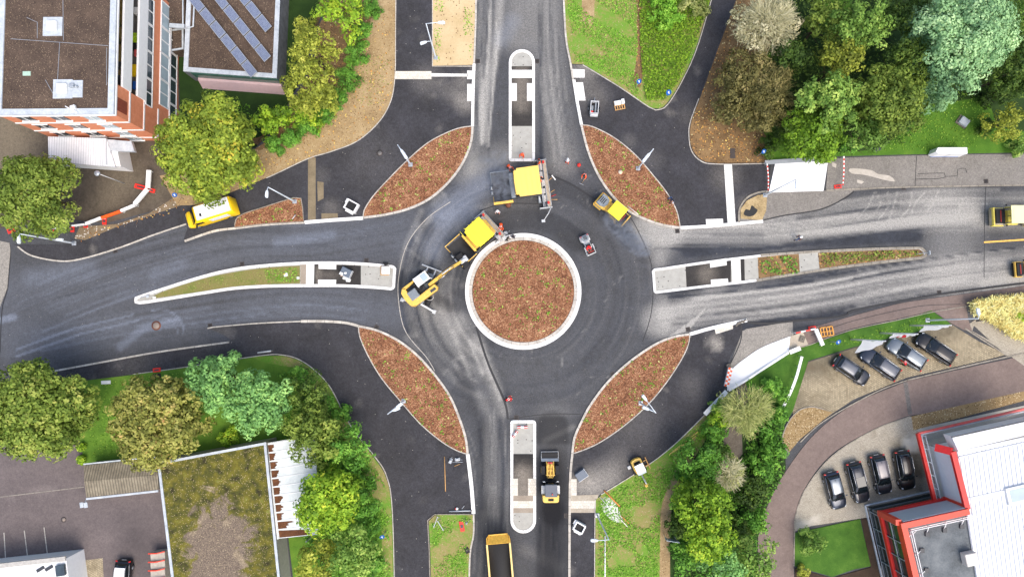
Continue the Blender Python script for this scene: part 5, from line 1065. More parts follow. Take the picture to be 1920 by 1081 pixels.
mb = MB(); mb.add([e1,e2,r2,r1,e3,e4], [(0,3,2,1),(3,4,5,2)]); o = off(mb, GS_).build('roof', wmat('corrugated_fibre_cement', rgb(104,96,80), rgb(150,140,118), .3, rgb(74,68,58), 'X', .3), GS_)
sm = o.modifiers.new('thickness', 'SOLIDIFY'); sm.thickness = .08
mb = MB(); mb.prism([(p.x, p.y) for p in (e1,e2,e4,e3)], 0, 2.3); off(mb, GS_).build('wall', plain('grey_render', rgb(150,146,138), .85), GS_)
mb = MB(); mb.bar(e3+Vector((0,-.15,0)), e4+Vector((0,-.15,0)), .22, .14); mb.bar(e1+Vector((0,.15,0)), e2+Vector((0,.15,0)), .14, .14); off(mb, GS_).build('gutter', M_zinc, GS_)
FL = empty('floodlight', (*P2(162,938,2.2), 2.2), 0, 'white twin floodlight on a bracket at the gable shed corner', 'floodlight')
mb = MB(); mb.tube([(0,.2,0),(-.1,-.3,.2)], .05); mb.build('bracket', M_steel, FL)
for dx in (-.35, .1): mb = MB(); mb.box((dx,-.4,.25), (.4,.6,.14), rz=.2, bev=.05); mb.build('lamp_head', M_zinc, FL)
WA = empty('white_annex', (*P2(50,1090,0), 0), 0, 'white flat roofed building with pebble edge at the lower left corner', 'building')
pw = W([(-60,1066),(124,1046),(134,1120),(-60,1140)], 3.2); mb = MB(); mb.prism(pw, 0, 3.1); off(mb, WA).build('wall', M_wht, WA)
mb = MB(); mb.prism([(p[0], p[1]) for p in pw], 3.1, 3.22); off(mb, WA).build('roof', M_wht, WA); mb = MB(); mb.bar(P(-40,1064,3.3), P(123,1046,3.3), .5, .2); off(mb, WA).build('pebble_edge', blotch('pebbles', [(.3, rgb(150,146,138)), (.7, rgb(200,196,188))], 3, 14), WA)
for k, (x, y) in enumerate(((76,1066),(92,1064))): mb = MB(); p = P(x,y,3.25); mb.box((p.x,p.y,3.26), (.9,.35,.1), rz=.55); off(mb, WA).build('roof_window', M_darkp, WA)
mb = MB(); p = P(114,1068,3.4); mb.box((p.x,p.y,3.4), (1.0,1.2,.4), rz=.15, bev=.05); o = off(mb, WA).build('skylight', M_win, WA)
sheet('annex_forecourt', W([(130,1053),(193,1045),(196,1110),(134,1110)]), .058, M_pav2, 2)
BY = empty('storage_bay', (*P2(298,1060,0), 0), 0, 'row of open timber storage bays with orange edge rails beside the mossy roof', 'storage bay')
for k in range(4):
    mb = MB(); y = 1037+k*16; mb.prism(W([(281,y),(308,y-3),(309,y+12),(282,y+14)], 1.4), 0, 1.3); off(mb, BY).build('bay', plain('grey_boards', rgb(176,170,156), .85, var=.2), BY)
    mb = MB(); mb.bar(P(278,y,1.45), P(294,y-.5,1.6), .12); mb.bar(P(294,y-.5,1.6), P(309,y-4,1.45), .12); off(mb, BY).build('edge_rail', M_orange, BY)
# ---------- white hall with red frames (south east)
C_ = empty('white_hall', (*P2(1860,960,0), 0), 0, 'white hall with standing seam metal roof, red steel frames and glazed front', 'building')
ZR = 6.0
mb = MB(); pR = W([(1797,848),(1960,812),(1960,1130),(1840,1130)], ZR); mb.prism(pR, 0, ZR-.15); off(mb, C_).build('wall', M_wht, C_)
mb = MB(); mb.prism(W([(1795,846),(1962,810),(1962,1130),(1838,1130)], ZR), ZR-.15, ZR); off(mb, C_).build('roof', plain('white_metal_roof', rgb(214,217,221), .35, var=.05, scale=.6), C_)
mb = MB()
for k in range(20):
    x = 1799+k*8.3; y = 853-k*1.85
    mb.bar(P(x,y,ZR+.03), P(x+39,1125,ZR+.03), .045, .09)
off(mb, C_).build('standing_seam', plain('seam_metal', rgb(200,204,208), .4), C_)
mb = MB(); mb.bar(P(1812,938,ZR+.04), P(1962,905,ZR+.04), .5, .07); mb.bar(P(1797,857,ZR+.04), P(1962,820,ZR+.04), .12, .13); off(mb, C_).build('roof_step', plain('roof_step_metal', rgb(206,210,214), .4), C_)
mb = MB(); mb.prism(W([(1784,817),(1962,778),(1962,806),(1797,845)], 6.8), 5.4, 6.8); o = off(mb, C_).build('roof_cap', plain('white_metal_roof', rgb(224,227,231)), C_)
mb = MB(); mb.bar(P(1784,819,6.84), P(1962,780,6.84), .14, .08); off(mb, C_).build('roof_cap_joint', M_darkp, C_)
p = [P(1886,916,ZR+.3), P(1925,907,ZR+.3), P(1933,938,ZR+.3), P(1893,947,ZR+.3)]; mb = MB(); mb.prism([(q.x,q.y) for q in p], ZR, ZR+.3); sk = off(mb, C_).build('roof_window', M_wht, C_)
cx = sum(q.x for q in p)/4; cy = sum(q.y for q in p)/4; mb = MB(); mb.prism([(cx+(q.x-cx)*.72, cy+(q.y-cy)*.72) for q in p], ZR+.3, ZR+.33); off(mb, C_).build('pane', M_palewin, sk)
# glazed wing with terrace
Z1, Z2 = 3.0, 6.7
t = [P(1689,981,Z2), P(1817,953,Z2), P(1850,1120,Z2), P(1724,1130,Z2)]; poly = [(q.x,q.y) for q in t]
mb = MB(); mb.prism(poly, 0, Z2-1.0); off(mb, C_).build('wing_wall', plain('dark_glass', rgb(40,52,50), .06, var=.5, scale=.5, spec=.9), C_)
mb = MB(); mb.prism([(q[0], q[1]) for q in poly], Z2-1.0, Z2-.9); off(mb, C_).build('terrace', blotch('grey_terrace_slab', [(.32, rgb(74,78,80)), (.5, rgb(104,109,111)), (.68, rgb(128,132,132))], .5, 6, .3), C_)
_a, _b, _d = Vector((*poly[0],0)), Vector((*poly[1],0)), Vector((*poly[3],0)); _e = (_b-_a).normalized(); _s = (_d-_a).normalized()
mb = MB(); mb.bar(_a+_s*.3+Vector((0,0,Z2-.5)), _b+_s*.3+Vector((0,0,Z2-.5)), .6, 1.0); off(mb, C_).build('red_frame_upper', M_orange, C_)
mb = MB(); mb.bar(_a+_s*.61+_e*.3+Vector((0,0,Z2-.503)), _d+_e*.3+Vector((0,0,Z2-.503)), .6, 1.0); off(mb, C_).build('red_frame_upper', M_orange, C_)
lo = [(q[0]-.06*0, q[1]) for q in poly]; a, b, d4 = Vector((*poly[0],0)), Vector((*poly[1],0)), Vector((*poly[3],0)); ev = (b-a).normalized(); sv = (d4-a).normalized()
up = Vector((0,0,1)); nf = -sv; wf = -ev
mb = MB(); mb.bar(a+nf*.12+wf*.2+up*Z1, b+nf*.12+up*Z1, .4, .5); mb.bar(a+wf*.12+nf*.2+up*Z1, a+sv*12+wf*.12+up*Z1, .4, .5); off(mb, C_).build('red_frame_lower', M_red, C_)
mb = MB(); mb.bar(a+nf*.05+wf*.05+up*(Z1-.3), a+nf*.05+wf*.05+up*(Z2-.3), .6, .6); off(mb, C_).build('red_post', M_orange, C_)
mb = MB(); mb.bar(b+nf*.05+up*(Z1-.3), b+nf*.05+up*(Z2-.3), .5, .5); off(mb, C_).build('red_post', M_orange, C_)
mb = MB(); mb.bar(a+nf*.06+ev*.4+up*4.9, b+nf*.06-ev*.2+up*4.9, .08, 3.1); off(mb, C_).build('pale_facade_panel', plain('pale_blue_panel', rgb(176,188,196), .3, var=.06), C_)
mb = MB()
for k in range(6): mb.bar(a+sv*(.4+k*1.9)+wf*.08+up*.2, a+sv*(.4+k*1.9)+wf*.08+up*5.8, .08, .08)
for z in (.3, 2.2, 4.6): mb.bar(a+wf*.08+up*z, a+sv*12+wf*.08+up*z, .08, .1)
off(mb, C_).build('mullion', M_steel, C_)
mb = MB(); mb.bar(a+wf*.35+nf*.3+up*.15, a+sv*12+wf*.35+up*.15, .14, .3); mb.bar(a+wf*.35+nf*.3+up*.15, b+nf*.3+up*.15, .14, .3); off(mb, C_).build('sill', M_zinc, C_)
mb = MB()
for z, o_ in ((Z2+.1, .95), (Z2-.35, .95)):
    i1 = a+ev*o_+sv*o_; mb.bar(i1+up*z, i1+ev*7.2+up*z, .06); mb.bar(i1+up*z, i1+sv*9+up*z, .06)
for k in range(4): q = a+ev*(1.0+k*1.9)+sv*.95; mb.bar(q+up*(Z2-.9), q+up*(Z2+.12), .05); mb.bar(q+up*(Z2-.1), q+sv*.9+up*(Z2-.85), .06); 
for k in range(4): q = a+sv*(1.4+k*2.1)+ev*.95; mb.bar(q+up*(Z2-.9), q+up*(Z2+.12), .05); mb.bar(q+up*(Z2-.1), q+ev*.9+up*(Z2-.85), .06)
off(mb, C_).build('railing', M_wht, C_)
mb = MB()
for k in range(3): q = a+ev*(2.9+k*1.9)+sv*1.95+up*(Z2-.8); mb.box(q, (.45,.45,.2))
for k in range(3): q = a+sv*(3.5+k*2.1)+ev*1.95+up*(Z2-.8); mb.box(q, (.45,.45,.2))
off(mb, C_).build('railing_foot', M_darkp, C_)
p = P(1818,1046,6.4); mb = MB(); mb.box((p.x,p.y,6.4), (1.3,1.3,.9), rz=.2, bev=.05); off(mb, C_).build('vent_unit', plain('cream_metal', rgb(206,200,190), .5), C_)
# pergola of red beams
q0, q1, q2 = P(1721,812,Z1), P(1753,941,Z1), P(1960,757,Z1)
mb = MB(); mb.bar(q0, q1, .34, .4); off(mb, C_).build('red_beam', M_red, C_); mb = MB(); mb.bar(q0, q2, .2, .3); off(mb, C_).build('red_beam', plain('faded_red', rgb(222,98,92), .5), C_)
mb = MB(); mb.bar(P(1727,814,Z1), P(1960,762,Z1), .12); mb.bar(P(1735,816,Z1), P(1766,944,Z1), .09); mb.bar(P(1727,814,Z1), P(1757,940,Z1), .12)
for k in range(6): t = k/5; mb.bar(P(1727+30*t, 815+124*t, Z1), P(1736+30*t, 818+124*t, Z1), .08)
off(mb, C_).build('canopy_frame', M_zinc, C_)
gl = newmat('clear_canopy_glass'); gm = gl[0]; gl[2].inputs['Base Color'].default_value = rgb(120,110,106); gl[2].inputs['Alpha'].default_value = .45; gl[2].inputs['Roughness'].default_value = .1
mb = MB(); mb.add([P(1728,816,Z1-.03),P(1736,818,Z1-.03),P(1766,942,Z1-.03),P(1757,940,Z1-.03)], [(0,1,2,3)]); off(mb, C_).build('canopy_glass', gm, C_)
mb = MB(); mb.prism(W([(1739,832),(1962,780),(1962,1000),(1771,950)], 1.5), 0, 1.5); off(mb, C_).build('entrance_terrace', blotch('concrete_flag', [], 1), C_)
b0 = P(1754,838,3.6); b1 = P(1786,848,7.0); mb = MB(); mb.bar(P(1754,838,5.2), P(1785,846,6.3), .8, .5); off(mb, C_).build('red_bracket', M_red, C_)
mb = MB(); mb.bar(P(1786,846,6.3), P(1813,953,6.3), .55, .4); off(mb, C_).build('red_beam', M_red, C_)
w0, w1 = P(1790,848,6), P(1815,953,6); mb = MB(); mb.bar((w0.x-.25,w0.y,3.75), (w1.x-.25,w1.y,3.75), .12, 4.5); off(mb, C_).build('front_panel', plain('white_cladding', rgb(232,236,240), .4, var=.04), C_)
# ================================================================ VEHICLES AND MACHINES (+x is forward)
def heading(dx, dy): return math.atan2(-dy, dx)
def at(px, py, z=0.0):
    c = P(px, py, z); return (c.x, c.y, Hs(c.x, c.y) if z < 3 else 0)
def paint(name, c, rough=.3, metal=.25, coat=.6): return plain(name, c, rough, metal, var=.06, scale=1.5, coat=coat)
M_yel = plain('machine_yellow', rgb(232,188,84), .45, var=.22, scale=4); M_lemon = plain('lemon_canopy', rgb(240,224,50), .45, var=.05, scale=1); M_amber = plain('amber_canopy', rgb(246,206,100), .45, var=.05, scale=1)
M_grey = plain('machine_grey', rgb(128,136,142), .5, var=.15, scale=3); M_lgrey = plain('light_machine_grey', rgb(196,198,198), .5, var=.2, scale=3); M_glass = plain('vehicle_glass', rgb(20,26,30), .05, var=.2, spec=.8)
M_tyre = plain('tyre_rubber', rgb(28,28,30), .8, var=.2); M_chrome = plain('bright_trim', rgb(206,208,210), .2, .6, var=.05); M_rim = plain('alloy_rim', rgb(170,172,176), .35, .6, var=.1)
M_redl = plain('red_lamp', rgb(190,20,18), .3, var=.05); M_whl = plain('clear_lamp', rgb(214,220,226), .15, var=.05); M_mixb = plain('hot_asphalt_mix', rgb(22,22,24), .7, var=.4, scale=6); M_hopper = plain('worn_hopper_steel', rgb(92,94,98), .5, .2, var=.4, scale=2)
M_carin = plain('car_underside', rgb(14,14,15), .8, var=.1)
def loft(mb, secs, mi=0, sm=True, cap=True):
    """secs: list of rings (same point count)"""
    n = len(secs[0]); V = [p for s in secs for p in s]; F = []
    for i in range(len(secs)-1):
        for k in range(n-1): F.append((i*n+k, i*n+k+1, i*n+n+k+1, i*n+n+k))
    if cap: F.append(tuple(range(n))[::-1]); F.append(tuple((len(secs)-1)*n+k for k in range(n)))
    mb.add(V, F, mi, sm); return mb
def wheel(parent, x, y, r=.33, w_=.22, rim=M_rim, name='wheel'):
    mb = MB(); mb.tube([(0,-w_/2,0),(0,-w_*.42,0),(0,w_*.42,0),(0,w_/2,0)], [r*.9, r, r, r*.9], 20); o = mb.build(name, M_tyre, parent); o.location = (x, y, r)
    mb = MB(); mb.tube([(0,-w_/2-.012,0),(0,w_/2+.012,0)], r*.62, 14); rr = mb.build('rim', rim, o); return o
CARV = {}
def make_car(kind, body, L=4.65, Wd=1.84, Hh=1.48):
    """estate / hatch / suv: lofted body with bonnet, glass house, roof panel, rails, mirrors, lights, wheels"""
    t = empty('parked_car'); hw = Wd/2
    # stations: x, half width, belt z, top z (crown)
    st_ = [(-L/2, hw*.74, .62, .66), (-L/2+.06, hw*.86, .78, .84), (-L/2+.22, hw*.95, .92, .96), (-L/2+.6, hw*.99, .95, 1.0), (-L*.2, hw, .95, .98), (L*.08, hw, .93, .96), (L*.18, hw, .92, .97), (L*.27, hw*.985, .88, .95), (L*.36, hw*.95, .82, .88), (L*.43, hw*.87, .74, .79), (L*.475, hw*.74, .64, .68), (L*.497, hw*.56, .52, .54)]
    S = []
    for x, h, zb, zt in st_:
        zl = .24; S.append([(x,-h*.9,zl),(x,-h,.42),(x,-h*1.0,zb-.16),(x,-h*.965,zb-.03),(x,-h*.86,zt-.015),(x,-h*.5,zt+.02),(x,0,zt+.03),(x,h*.5,zt+.02),(x,h*.86,zt-.015),(x,h*.965,zb-.03),(x,h*1.0,zb-.16),(x,h,.42),(x,h*.9,zl)])
    mb = MB(); loft(mb, S); bd = mb.build('body', body, t)
    mb = MB(); mb.box((0,0,.26), (L*.94, Wd*.86, .16)); mb.build('underbody', M_carin, t)
    xb = -L/2+(.20 if kind != 'hatch' else .3); xr = xb+(.42 if kind != 'hatch' else .38); xw = L*.0+.12 if kind != 'suv' else .2; xf = L*.235
    G = []
    for x, wb, wt, zt in ((xb, .80, .78, 1.0), (xb+.14, .84, .68, 1.18), (xr, .87, .64, Hh-.07), (xr+.5, .89, .655, Hh-.025), (-.4, .9, .66, Hh-.02), (xw, .9, .64, Hh-.05), (xw+.28, .9, .66, Hh-.16), ((xw+xf)/2+.1, .89, .72, Hh-.34), (xf, .85, .82, .99)):
        wb *= hw; wt *= hw; G.append([(x,-wb,.93),(x,-(wb*.35+wt*.65),.93+(zt-.93)*.72),(x,-wt,zt-.015),(x,-wt*.5,zt+.015),(x,0,zt+.022),(x,wt*.5,zt+.015),(x,wt,zt-.015),(x,wb*.35+wt*.65,.93+(zt-.93)*.72),(x,wb,.93)])
    mb = MB(); loft(mb, G); mb.build('window', M_glass, t)
    R = []
    for x, wt, zt in ((xr-.04, .63, Hh-.085), (xr+.12, .655, Hh-.045), (xr+.5, .665, Hh-.012), (-.4, .67, Hh-.008), (xw-.1, .66, Hh-.03), (xw+.04, .645, Hh-.06)):
        wt *= hw; R.append([(x,-wt-.02,zt-.03),(x,-wt,zt+.004),(x,-wt*.5,zt+.03),(x,0,zt+.038),(x,wt*.5,zt+.03),(x,wt,zt+.004),(x,wt+.02,zt-.03)])
    mb = MB(); loft(mb, R, cap=False); mb.build('roof', body, t)
    for s in (-1, 1):
        mb = MB()
        mb.tube([(xw+.02, s*hw*.65, Hh-.07), ((xw+xf)/2+.1, s*hw*.73, Hh-.33), (xf, s*hw*.85, .985)], .03, 6)
        mb.build('pillar', body, t); mb = MB()
        mb.tube([(xr-.02, s*hw*.65, Hh-.1), (xb+.14, s*hw*.70, 1.18), (xb, s*hw*.8, 1.0)], .045, 6); mb.build('pillar', body, t)
        mb = MB(); mb.tube([(xr+.05, s*hw*.68, Hh-.0), (xr+.5, s*hw*.69, Hh+.03), (-.3, s*hw*.69, Hh+.03), (xw-.05, s*hw*.675, Hh-.02)], .022, 6); mb.build('roof_rail', M_chrome if kind != 'hatch' else M_glass, t)
        mb = MB(); mb.tube([(xb+.1, s*hw*.90, .965), (-.4, s*hw*.93, .965), (xf-.1, s*hw*.9, .955)], .012, 5); mb.build('window_trim', M_chrome, t)
        mb = MB(); mb.box((xf-.32, s*(hw+.1), 1.0), (.14,.2,.13), bev=.04); mb.build('mirror', body, t)
        mb = MB(); mb.box((L*.425, s*hw*.72, .70), (.26,.2,.12), rz=-s*.5, bev=.04); mb.build('headlight', M_whl, t)
        mb = MB(); mb.box((-L/2+.1, s*hw*.80, .84), (.14,.26,.14), rz=s*.3, bev=.04); mb.build('taillight', M_redl, t)
        for x in (-L*.29, L*.305): wheel(t, x, s*(hw-.11), .33, .22)
        mb = MB()
        for x in (xr+.9, ): mb.bar((x, s*hw*.9, .96), (x+.03, s*hw*.665, Hh-.06), .05)
        mb.build('door_pillar', M_carin, t)
    mb = MB(); mb.tube([(xr+.15,0,Hh+.02),(xr+.05,0,Hh+.09)], [.035,.012], 6); mb.build('antenna', M_black, t)
    mb = MB(); mb.box((-L/2-.0,0,.62), (.03,.52,.12)); mb.build('number_plate', M_wht, t)
    mb = MB(); mb.tube([(xf+.06,-.5,1.0),(xf-.02,.1,1.02)], .014, 5); mb.tube([(xf+.08,.1,1.0),(xf,.6,1.02)], .014, 5); mb.build('wiper', M_black, t)
    return t
P_bl = paint('black_car_paint', rgb(16,17,20)); P_gr = paint('graphite_car_paint', rgb(46,48,54), .28, .5); P_si = paint('silver_grey_car_paint', rgb(120,128,134), .3, .6); P_bu = paint('slate_blue_car_paint', rgb(44,52,66), .28, .5)
def kids(o): return [c for c in bpy.data.objects if c.parent == o]
def recolour(o, a, b):
    for c in kids(o):
        if c.data and c.data.materials and c.data.materials[0] == a:
            c.data = c.data.copy(); c.data.materials[0] = b
CARS = [(1597,694,62,42,'hatch',P_gr,4.5,'dark grey hatchback facing down right, leftmost car of the upper parking row'),
        (1650,681,-62,-44,'estate',P_bu,4.95,'graphite estate car facing up left beside the person in red'),
        (1700,663,-60,-42,'estate',P_si,4.8,'silver grey estate car with the person in red at its side'),
        (1754,653,-62,-42,'estate',P_bl,4.9,'black estate car facing up left, rightmost of the upper parking row'),
        (1566,919,15,60,'hatch',P_bu,4.3,'small slate blue hatchback, leftmost car of the lower parking row'),
        (1609,904,15,62,'estate',P_gr,4.75,'dark grey estate with dark sunroof, second from the left in the lower row'),
        (1652,889,13,60,'suv',P_gr,4.55,'graphite car with sky reflection painted on its roof, third from the left in the lower row'),
        (1697,881,10,60,'suv',P_bl,4.5,'black car beside the red framed building, rightmost of the lower row'),
        (229,1085,4,-60,'hatch',P_bl,4.3,'black car with white roof on the brown car park at the bottom edge')]
P_roof = {4: P_si, 6: paint('warm_grey_roof_reflection', rgb(112,108,112), .35, .4), 8: M_wht, 0: paint('mid_grey_roof_reflection', rgb(84,88,96), .35, .5), 1: paint('mid_grey_roof_reflection', rgb(84,88,96))}  # greys hold the sky's reflection as roof colour; the white is real paint
protoc = {}
for i, (px, py, dx, dy, kind, pm, L, lab) in enumerate(CARS):
    t = make_car(kind, pm, L); c = at(px, py, .75); t.location = (c[0], c[1], .07 if i < 8 else .06)
    t.rotation_euler = (0, 0, heading(dx, dy) if i < 8 else heading(-4, 60)); tag(t, lab, 'car', 'cars parked on the paved lots' if i < 8 else None)
    if i in P_roof:
        for ch in kids(t):
            if ch.name.split('.')[0] == 'roof': ch.data.materials[0] = P_roof[i]
    if i == 5:
        mb = MB(); mb.box((-.25,0,1.515), (1.1,1.0,.02)); mb.build('sunroof', M_glass, t)
# ---- delivery van
def van():
    c = at(394,399,1.3); t = empty('delivery_van', (c[0], c[1], .06), heading(-85,27), 'yellow delivery van with white roof half hidden under the yellow maple', 'van')
    Yv = plain('van_yellow', rgb(250,206,16), .35, var=.04, coat=.3); L, hw = 6.0, 1.0; S = []
    for x, h, zt in ((-3.0,.94,2.45), (-2.9,.97,2.55), (-1,1,2.6), (.9,1,2.58), (1.35,.99,2.45), (1.9,.98,1.75), (2.1,.97,1.35), (2.6,.93,1.2), (2.9,.84,1.0), (3.0,.7,.75)):
        S.append([(x,-h,.35),(x,-h,1.1 if zt > 1.15 else zt*.9),(x,-h*.95,zt-.12),(x,-h*.8,zt),(x,0,zt+.04),(x,h*.8,zt),(x,h*.95,zt-.12),(x,h,1.1 if zt > 1.15 else zt*.9),(x,h,.35)])
    mb = MB(); loft(mb, S); mb.build('body', Yv, t)
    mb = MB(); mb.box((-.85,0,2.64), (4.0,1.6,.06), bev=.02); mb.build('roof', M_wht, t)
    mb = MB(); mb.add([(1.42,-.82,2.50),(1.42,.82,2.50),(2.10,.86,1.50),(2.10,-.86,1.50)], [(0,1,2,3)]); o = mb.build('windscreen', M_glass, t); so_ = o.modifiers.new('t','SOLIDIFY'); so_.thickness = .05; so_.offset = 1
    for s in (-1,1):
        mb = MB(); mb.box((1.25,s*.985,1.75), (.9,.05,.55)); mb.build('side_window', M_glass, t)
        mb = MB(); mb.box((-1.1,s*1.0,1.7), (2.2,.03,1.0)); mb.build('white_panel', M_wht, t)
        mb = MB(); mb.box((1.8,s*1.14,1.5), (.12,.22,.3), bev=.04); mb.build('mirror', M_black, t)
        mb = MB(); mb.box((2.86,s*.62,.85), (.2,.3,.2), bev=.05); mb.build('headlight', M_whl, t)
        for x in (-1.9, 2.0): wheel(t, x, s*.88, .36, .24)
    mb = MB(); mb.box((.6,.3,2.66), (.25,.35,.1), bev=.04); mb.build('roof_vent', M_black, t)
van()
# ---- pavers
def paver(px, py, dx, dy, label, can, load, hopw, scr, cx=-.5):
    c = P(px, py); t = empty('road_paver', (c.x, c.y, 0), heading(dx, dy), label, 'paver', None)
    Y = M_yel
    mb = MB(); mb.box((-.65,0,.85), (3.3,1.9,1.1), bev=.08); mb.box((-.9,0,1.7), (2.4,2.2,.7), bev=.1); mb.build('chassis', Y, t)
    for s in (-1,1):
        mb = MB(); mb.side([(-1.9,.15),(-1.6,.0),(1.3,.0),(1.6,.2),(1.5,.7),(-1.7,.7)], s*1.05-.18, s*1.05+.18); mb.build('crawler_track', M_tyre, t)
        # hopper wing: sloping side
        h = hopw/2
        mb = MB(); mb.add([(1.15,s*.75,.75),(3.25,s*.75,.7),(3.3,s*h,1.75),(1.15,s*h,1.85),(1.15,s*(h+.08),1.85),(3.3,s*(h+.08),1.75),(3.25,s*.8,.6),(1.15,s*.8,.6)], [(0,1,2,3),(3,2,5,4),(4,5,6,7),(0,3,4,7),(1,6,5,2),(0,7,6,1)]); mb.build('hopper_wing', M_hopper, t)
        mb = MB(); mb.bar((1.1,s*(h+.06),1.88), (3.35,s*(h+.06),1.78), (.3 if s > 0 and not load else .08), .1); mb.bar((3.33,s*(h+.06),1.75), (3.3,s*.8,.7), .06); mb.build('hopper_edge', Y if (s > 0 or load) else M_grey, t)
    mb = MB(); mb.box((2.2,0,.66), (2.1,1.6,.08)); mb.build('hopper_floor', M_hopper, t)
    mb = MB(); n = 12; V = []
    for i in range(n+1):
        for j in range(n+1):
            x = 1.2+2.0*i/n; y = (-1+2*j/n)*(h-.1); e = min(i, n-i)/n*2; f = 1-abs(2*j/n-1)
            z = (1.0+.62*abs(2*j/n-1)**1.6+.35*load*math.sin(min(1,e*1.4)*1.57)*f + .05*math.sin(i*2.3+j*1.7)) if load else (.74+.9*abs(2*j/n-1)**2.4+.04*math.sin(i*2+j))
            V.append((x,y,z))
    mb.add(V, [(i*(n+1)+j, i*(n+1)+j+1, (i+1)*(n+1)+j+1, (i+1)*(n+1)+j) for i in range(n) for j in range(n)], 0, True); mb.build('asphalt_load', M_mixb if load else plain('steaming_grey_mix', rgb(70,72,78), .6, var=.5, scale=3), t)
    mb = MB(); mb.box((1.0,0,1.9), ((.5 if not load else .25),hopw*.82,.5), bev=.06); mb.build('front_bulkhead', M_grey if not load else Y, t)
    for y in (-.5,.5): mb = MB(); mb.tube([(3.4,y,.45),(3.4,y*.2,.45)], .12, 10); mb.build('push_roller', M_steel, t)
    # canopy with notched corner
    mb = MB(); w_, l_ = (1.65, 1.45) if not load else (1.35, 1.2)
    mb.prism([(cx-l_,-w_),(cx+l_*.75,-w_*.98),(cx+l_*.78,-w_*.84),(cx+l_,-w_*.82),(cx+l_*1.05,0),(cx+l_,w_*.8),(cx+l_*.8,w_*.84),(cx+l_*.72,w_),(cx-l_,w_)], 3.25, 3.4); mb.build('canopy', can, t, bevel=.04)
    mb = MB()
    for q in range(5): mb.box((cx-l_+.35+q*.6,0,3.415), (.04,2.9,.03))
    mb.build('canopy_rib', can, t)
    for x, y in ((cx-1.2,-1.3),(cx+1.1,-1.3),(cx-1.2,1.3),(cx+1.1,1.3)): mb = MB(); mb.bar((x,y,1.9), (x,y,3.27), .08); mb.build('canopy_post', M_darkp, t)
    mb = MB(); mb.tube([(.35,-.9,2.2),(.35,-.9,3.1)], .08); mb.build('exhaust', M_steel, t)
    for y in (-.9,.9): mb = MB(); mb.box((cx-.5,y,2.2), (.5,.55,.18), bev=.05); mb.box((cx-.75,y,2.5), (.12,.5,.55), bev=.05); mb.build('seat', M_black, t)
    # screed
    hs = scr/2
    mb = MB(); mb.box((-3.05,0,.42), (.7,scr,.5), bev=.03); mb.build('screed', M_darkp, t)
    mb = MB(); mb.box((-3.45,0,.7), (.36,scr*1.0,.07)); mb.build('walkway', plain('dusty_walkway', rgb(178,164,144), .8, var=.15), t)
    mb = MB()
    q = random.Random(int(px)); y = -hs+.3
    while y < hs-.4: l = q.uniform(.3,1.1); mb.box((-2.95+q.uniform(-.06,.1),y+l/2,.85+q.uniform(0,.25)), (q.uniform(.3,.55),l*.9,.4), bev=.04); y += l+q.uniform(.05,.3)
    mb.build('screed_housing', plain('dusty_grey_housing', rgb(176,174,170), .6, var=.35, scale=3), t)
    mb = MB()
    for dx_ in (-2.7,-2.85,-3.2): mb.tube([(dx_,-hs,1.15),(dx_,hs,1.15)], .035, 6)
    mb.tube([(-3.6,-hs,1.6),(-3.6,hs,1.6)], .03, 6)
    for k in range(8): y = -hs+k*scr/7; mb.tube([(-3.6,y,.7),(-3.6,y,1.6)], .025, 5)
    mb.build('screed_railing', M_steel, t)
    for s in (-1,1):
        mb = MB(); mb.box((-3.0,s*(hs+.08),.4), (1.5,.08,.7)); mb.build('end_plate', M_lgrey, t)
        mb = MB(); mb.bar((-2.9,s*1.35,.9), (.8,s*1.3,1.2), .16, .22); mb.build('tow_arm', M_darkp, t)
        mb = MB(); mb.box((-3.3,s*(hs-.35),1.35), (.25,.3,.35), bev=.04); mb.build('control_panel', plain('red_control', rgb(206,50,44), .5), t)
        mb = MB(); mb.tube([(-2.4,s*(hs-.6),.35),(-2.4,s*.6,.35)], .17, 10); mb.build('auger', M_steel, t)
    return t
pa = paver(976,352,-1,.13,'large paver with amber canopy and grey empty hopper below the north splitter island',M_amber,0,3.5,5.5,cx=-.75)
pb = paver(893,449,-.75,.66,'smaller paver with lemon canopy and hopper full of black asphalt',M_lemon,1,2.9,3.6,cx=-.6)
for t_, sh_ in ((pb, .85), (pa, .35)):
    for ch in kids(t_):
        if ch.name.split('.')[0] in ('screed','walkway','screed_housing','screed_railing','end_plate','tow_arm','control_panel','auger'): ch.location.x += sh_
mb = MB(); mb.tube([(-3.2,2.95,1.0),(-2.8,3.6,1.0),(-2.2,4.3,1.0)], .05); mb.box((-2.1,4.4,.95), (.4,.3,.2)); mb.build('levelling_ski', M_lgrey, pa)
mb = MB(); mb.tube([(1.7,1.9,.2),(1.7,1.9,.9)], .34, 14); mb.build('side_roller', plain('rusty_steel', rgb(112,66,44), .8, var=.3), pa)
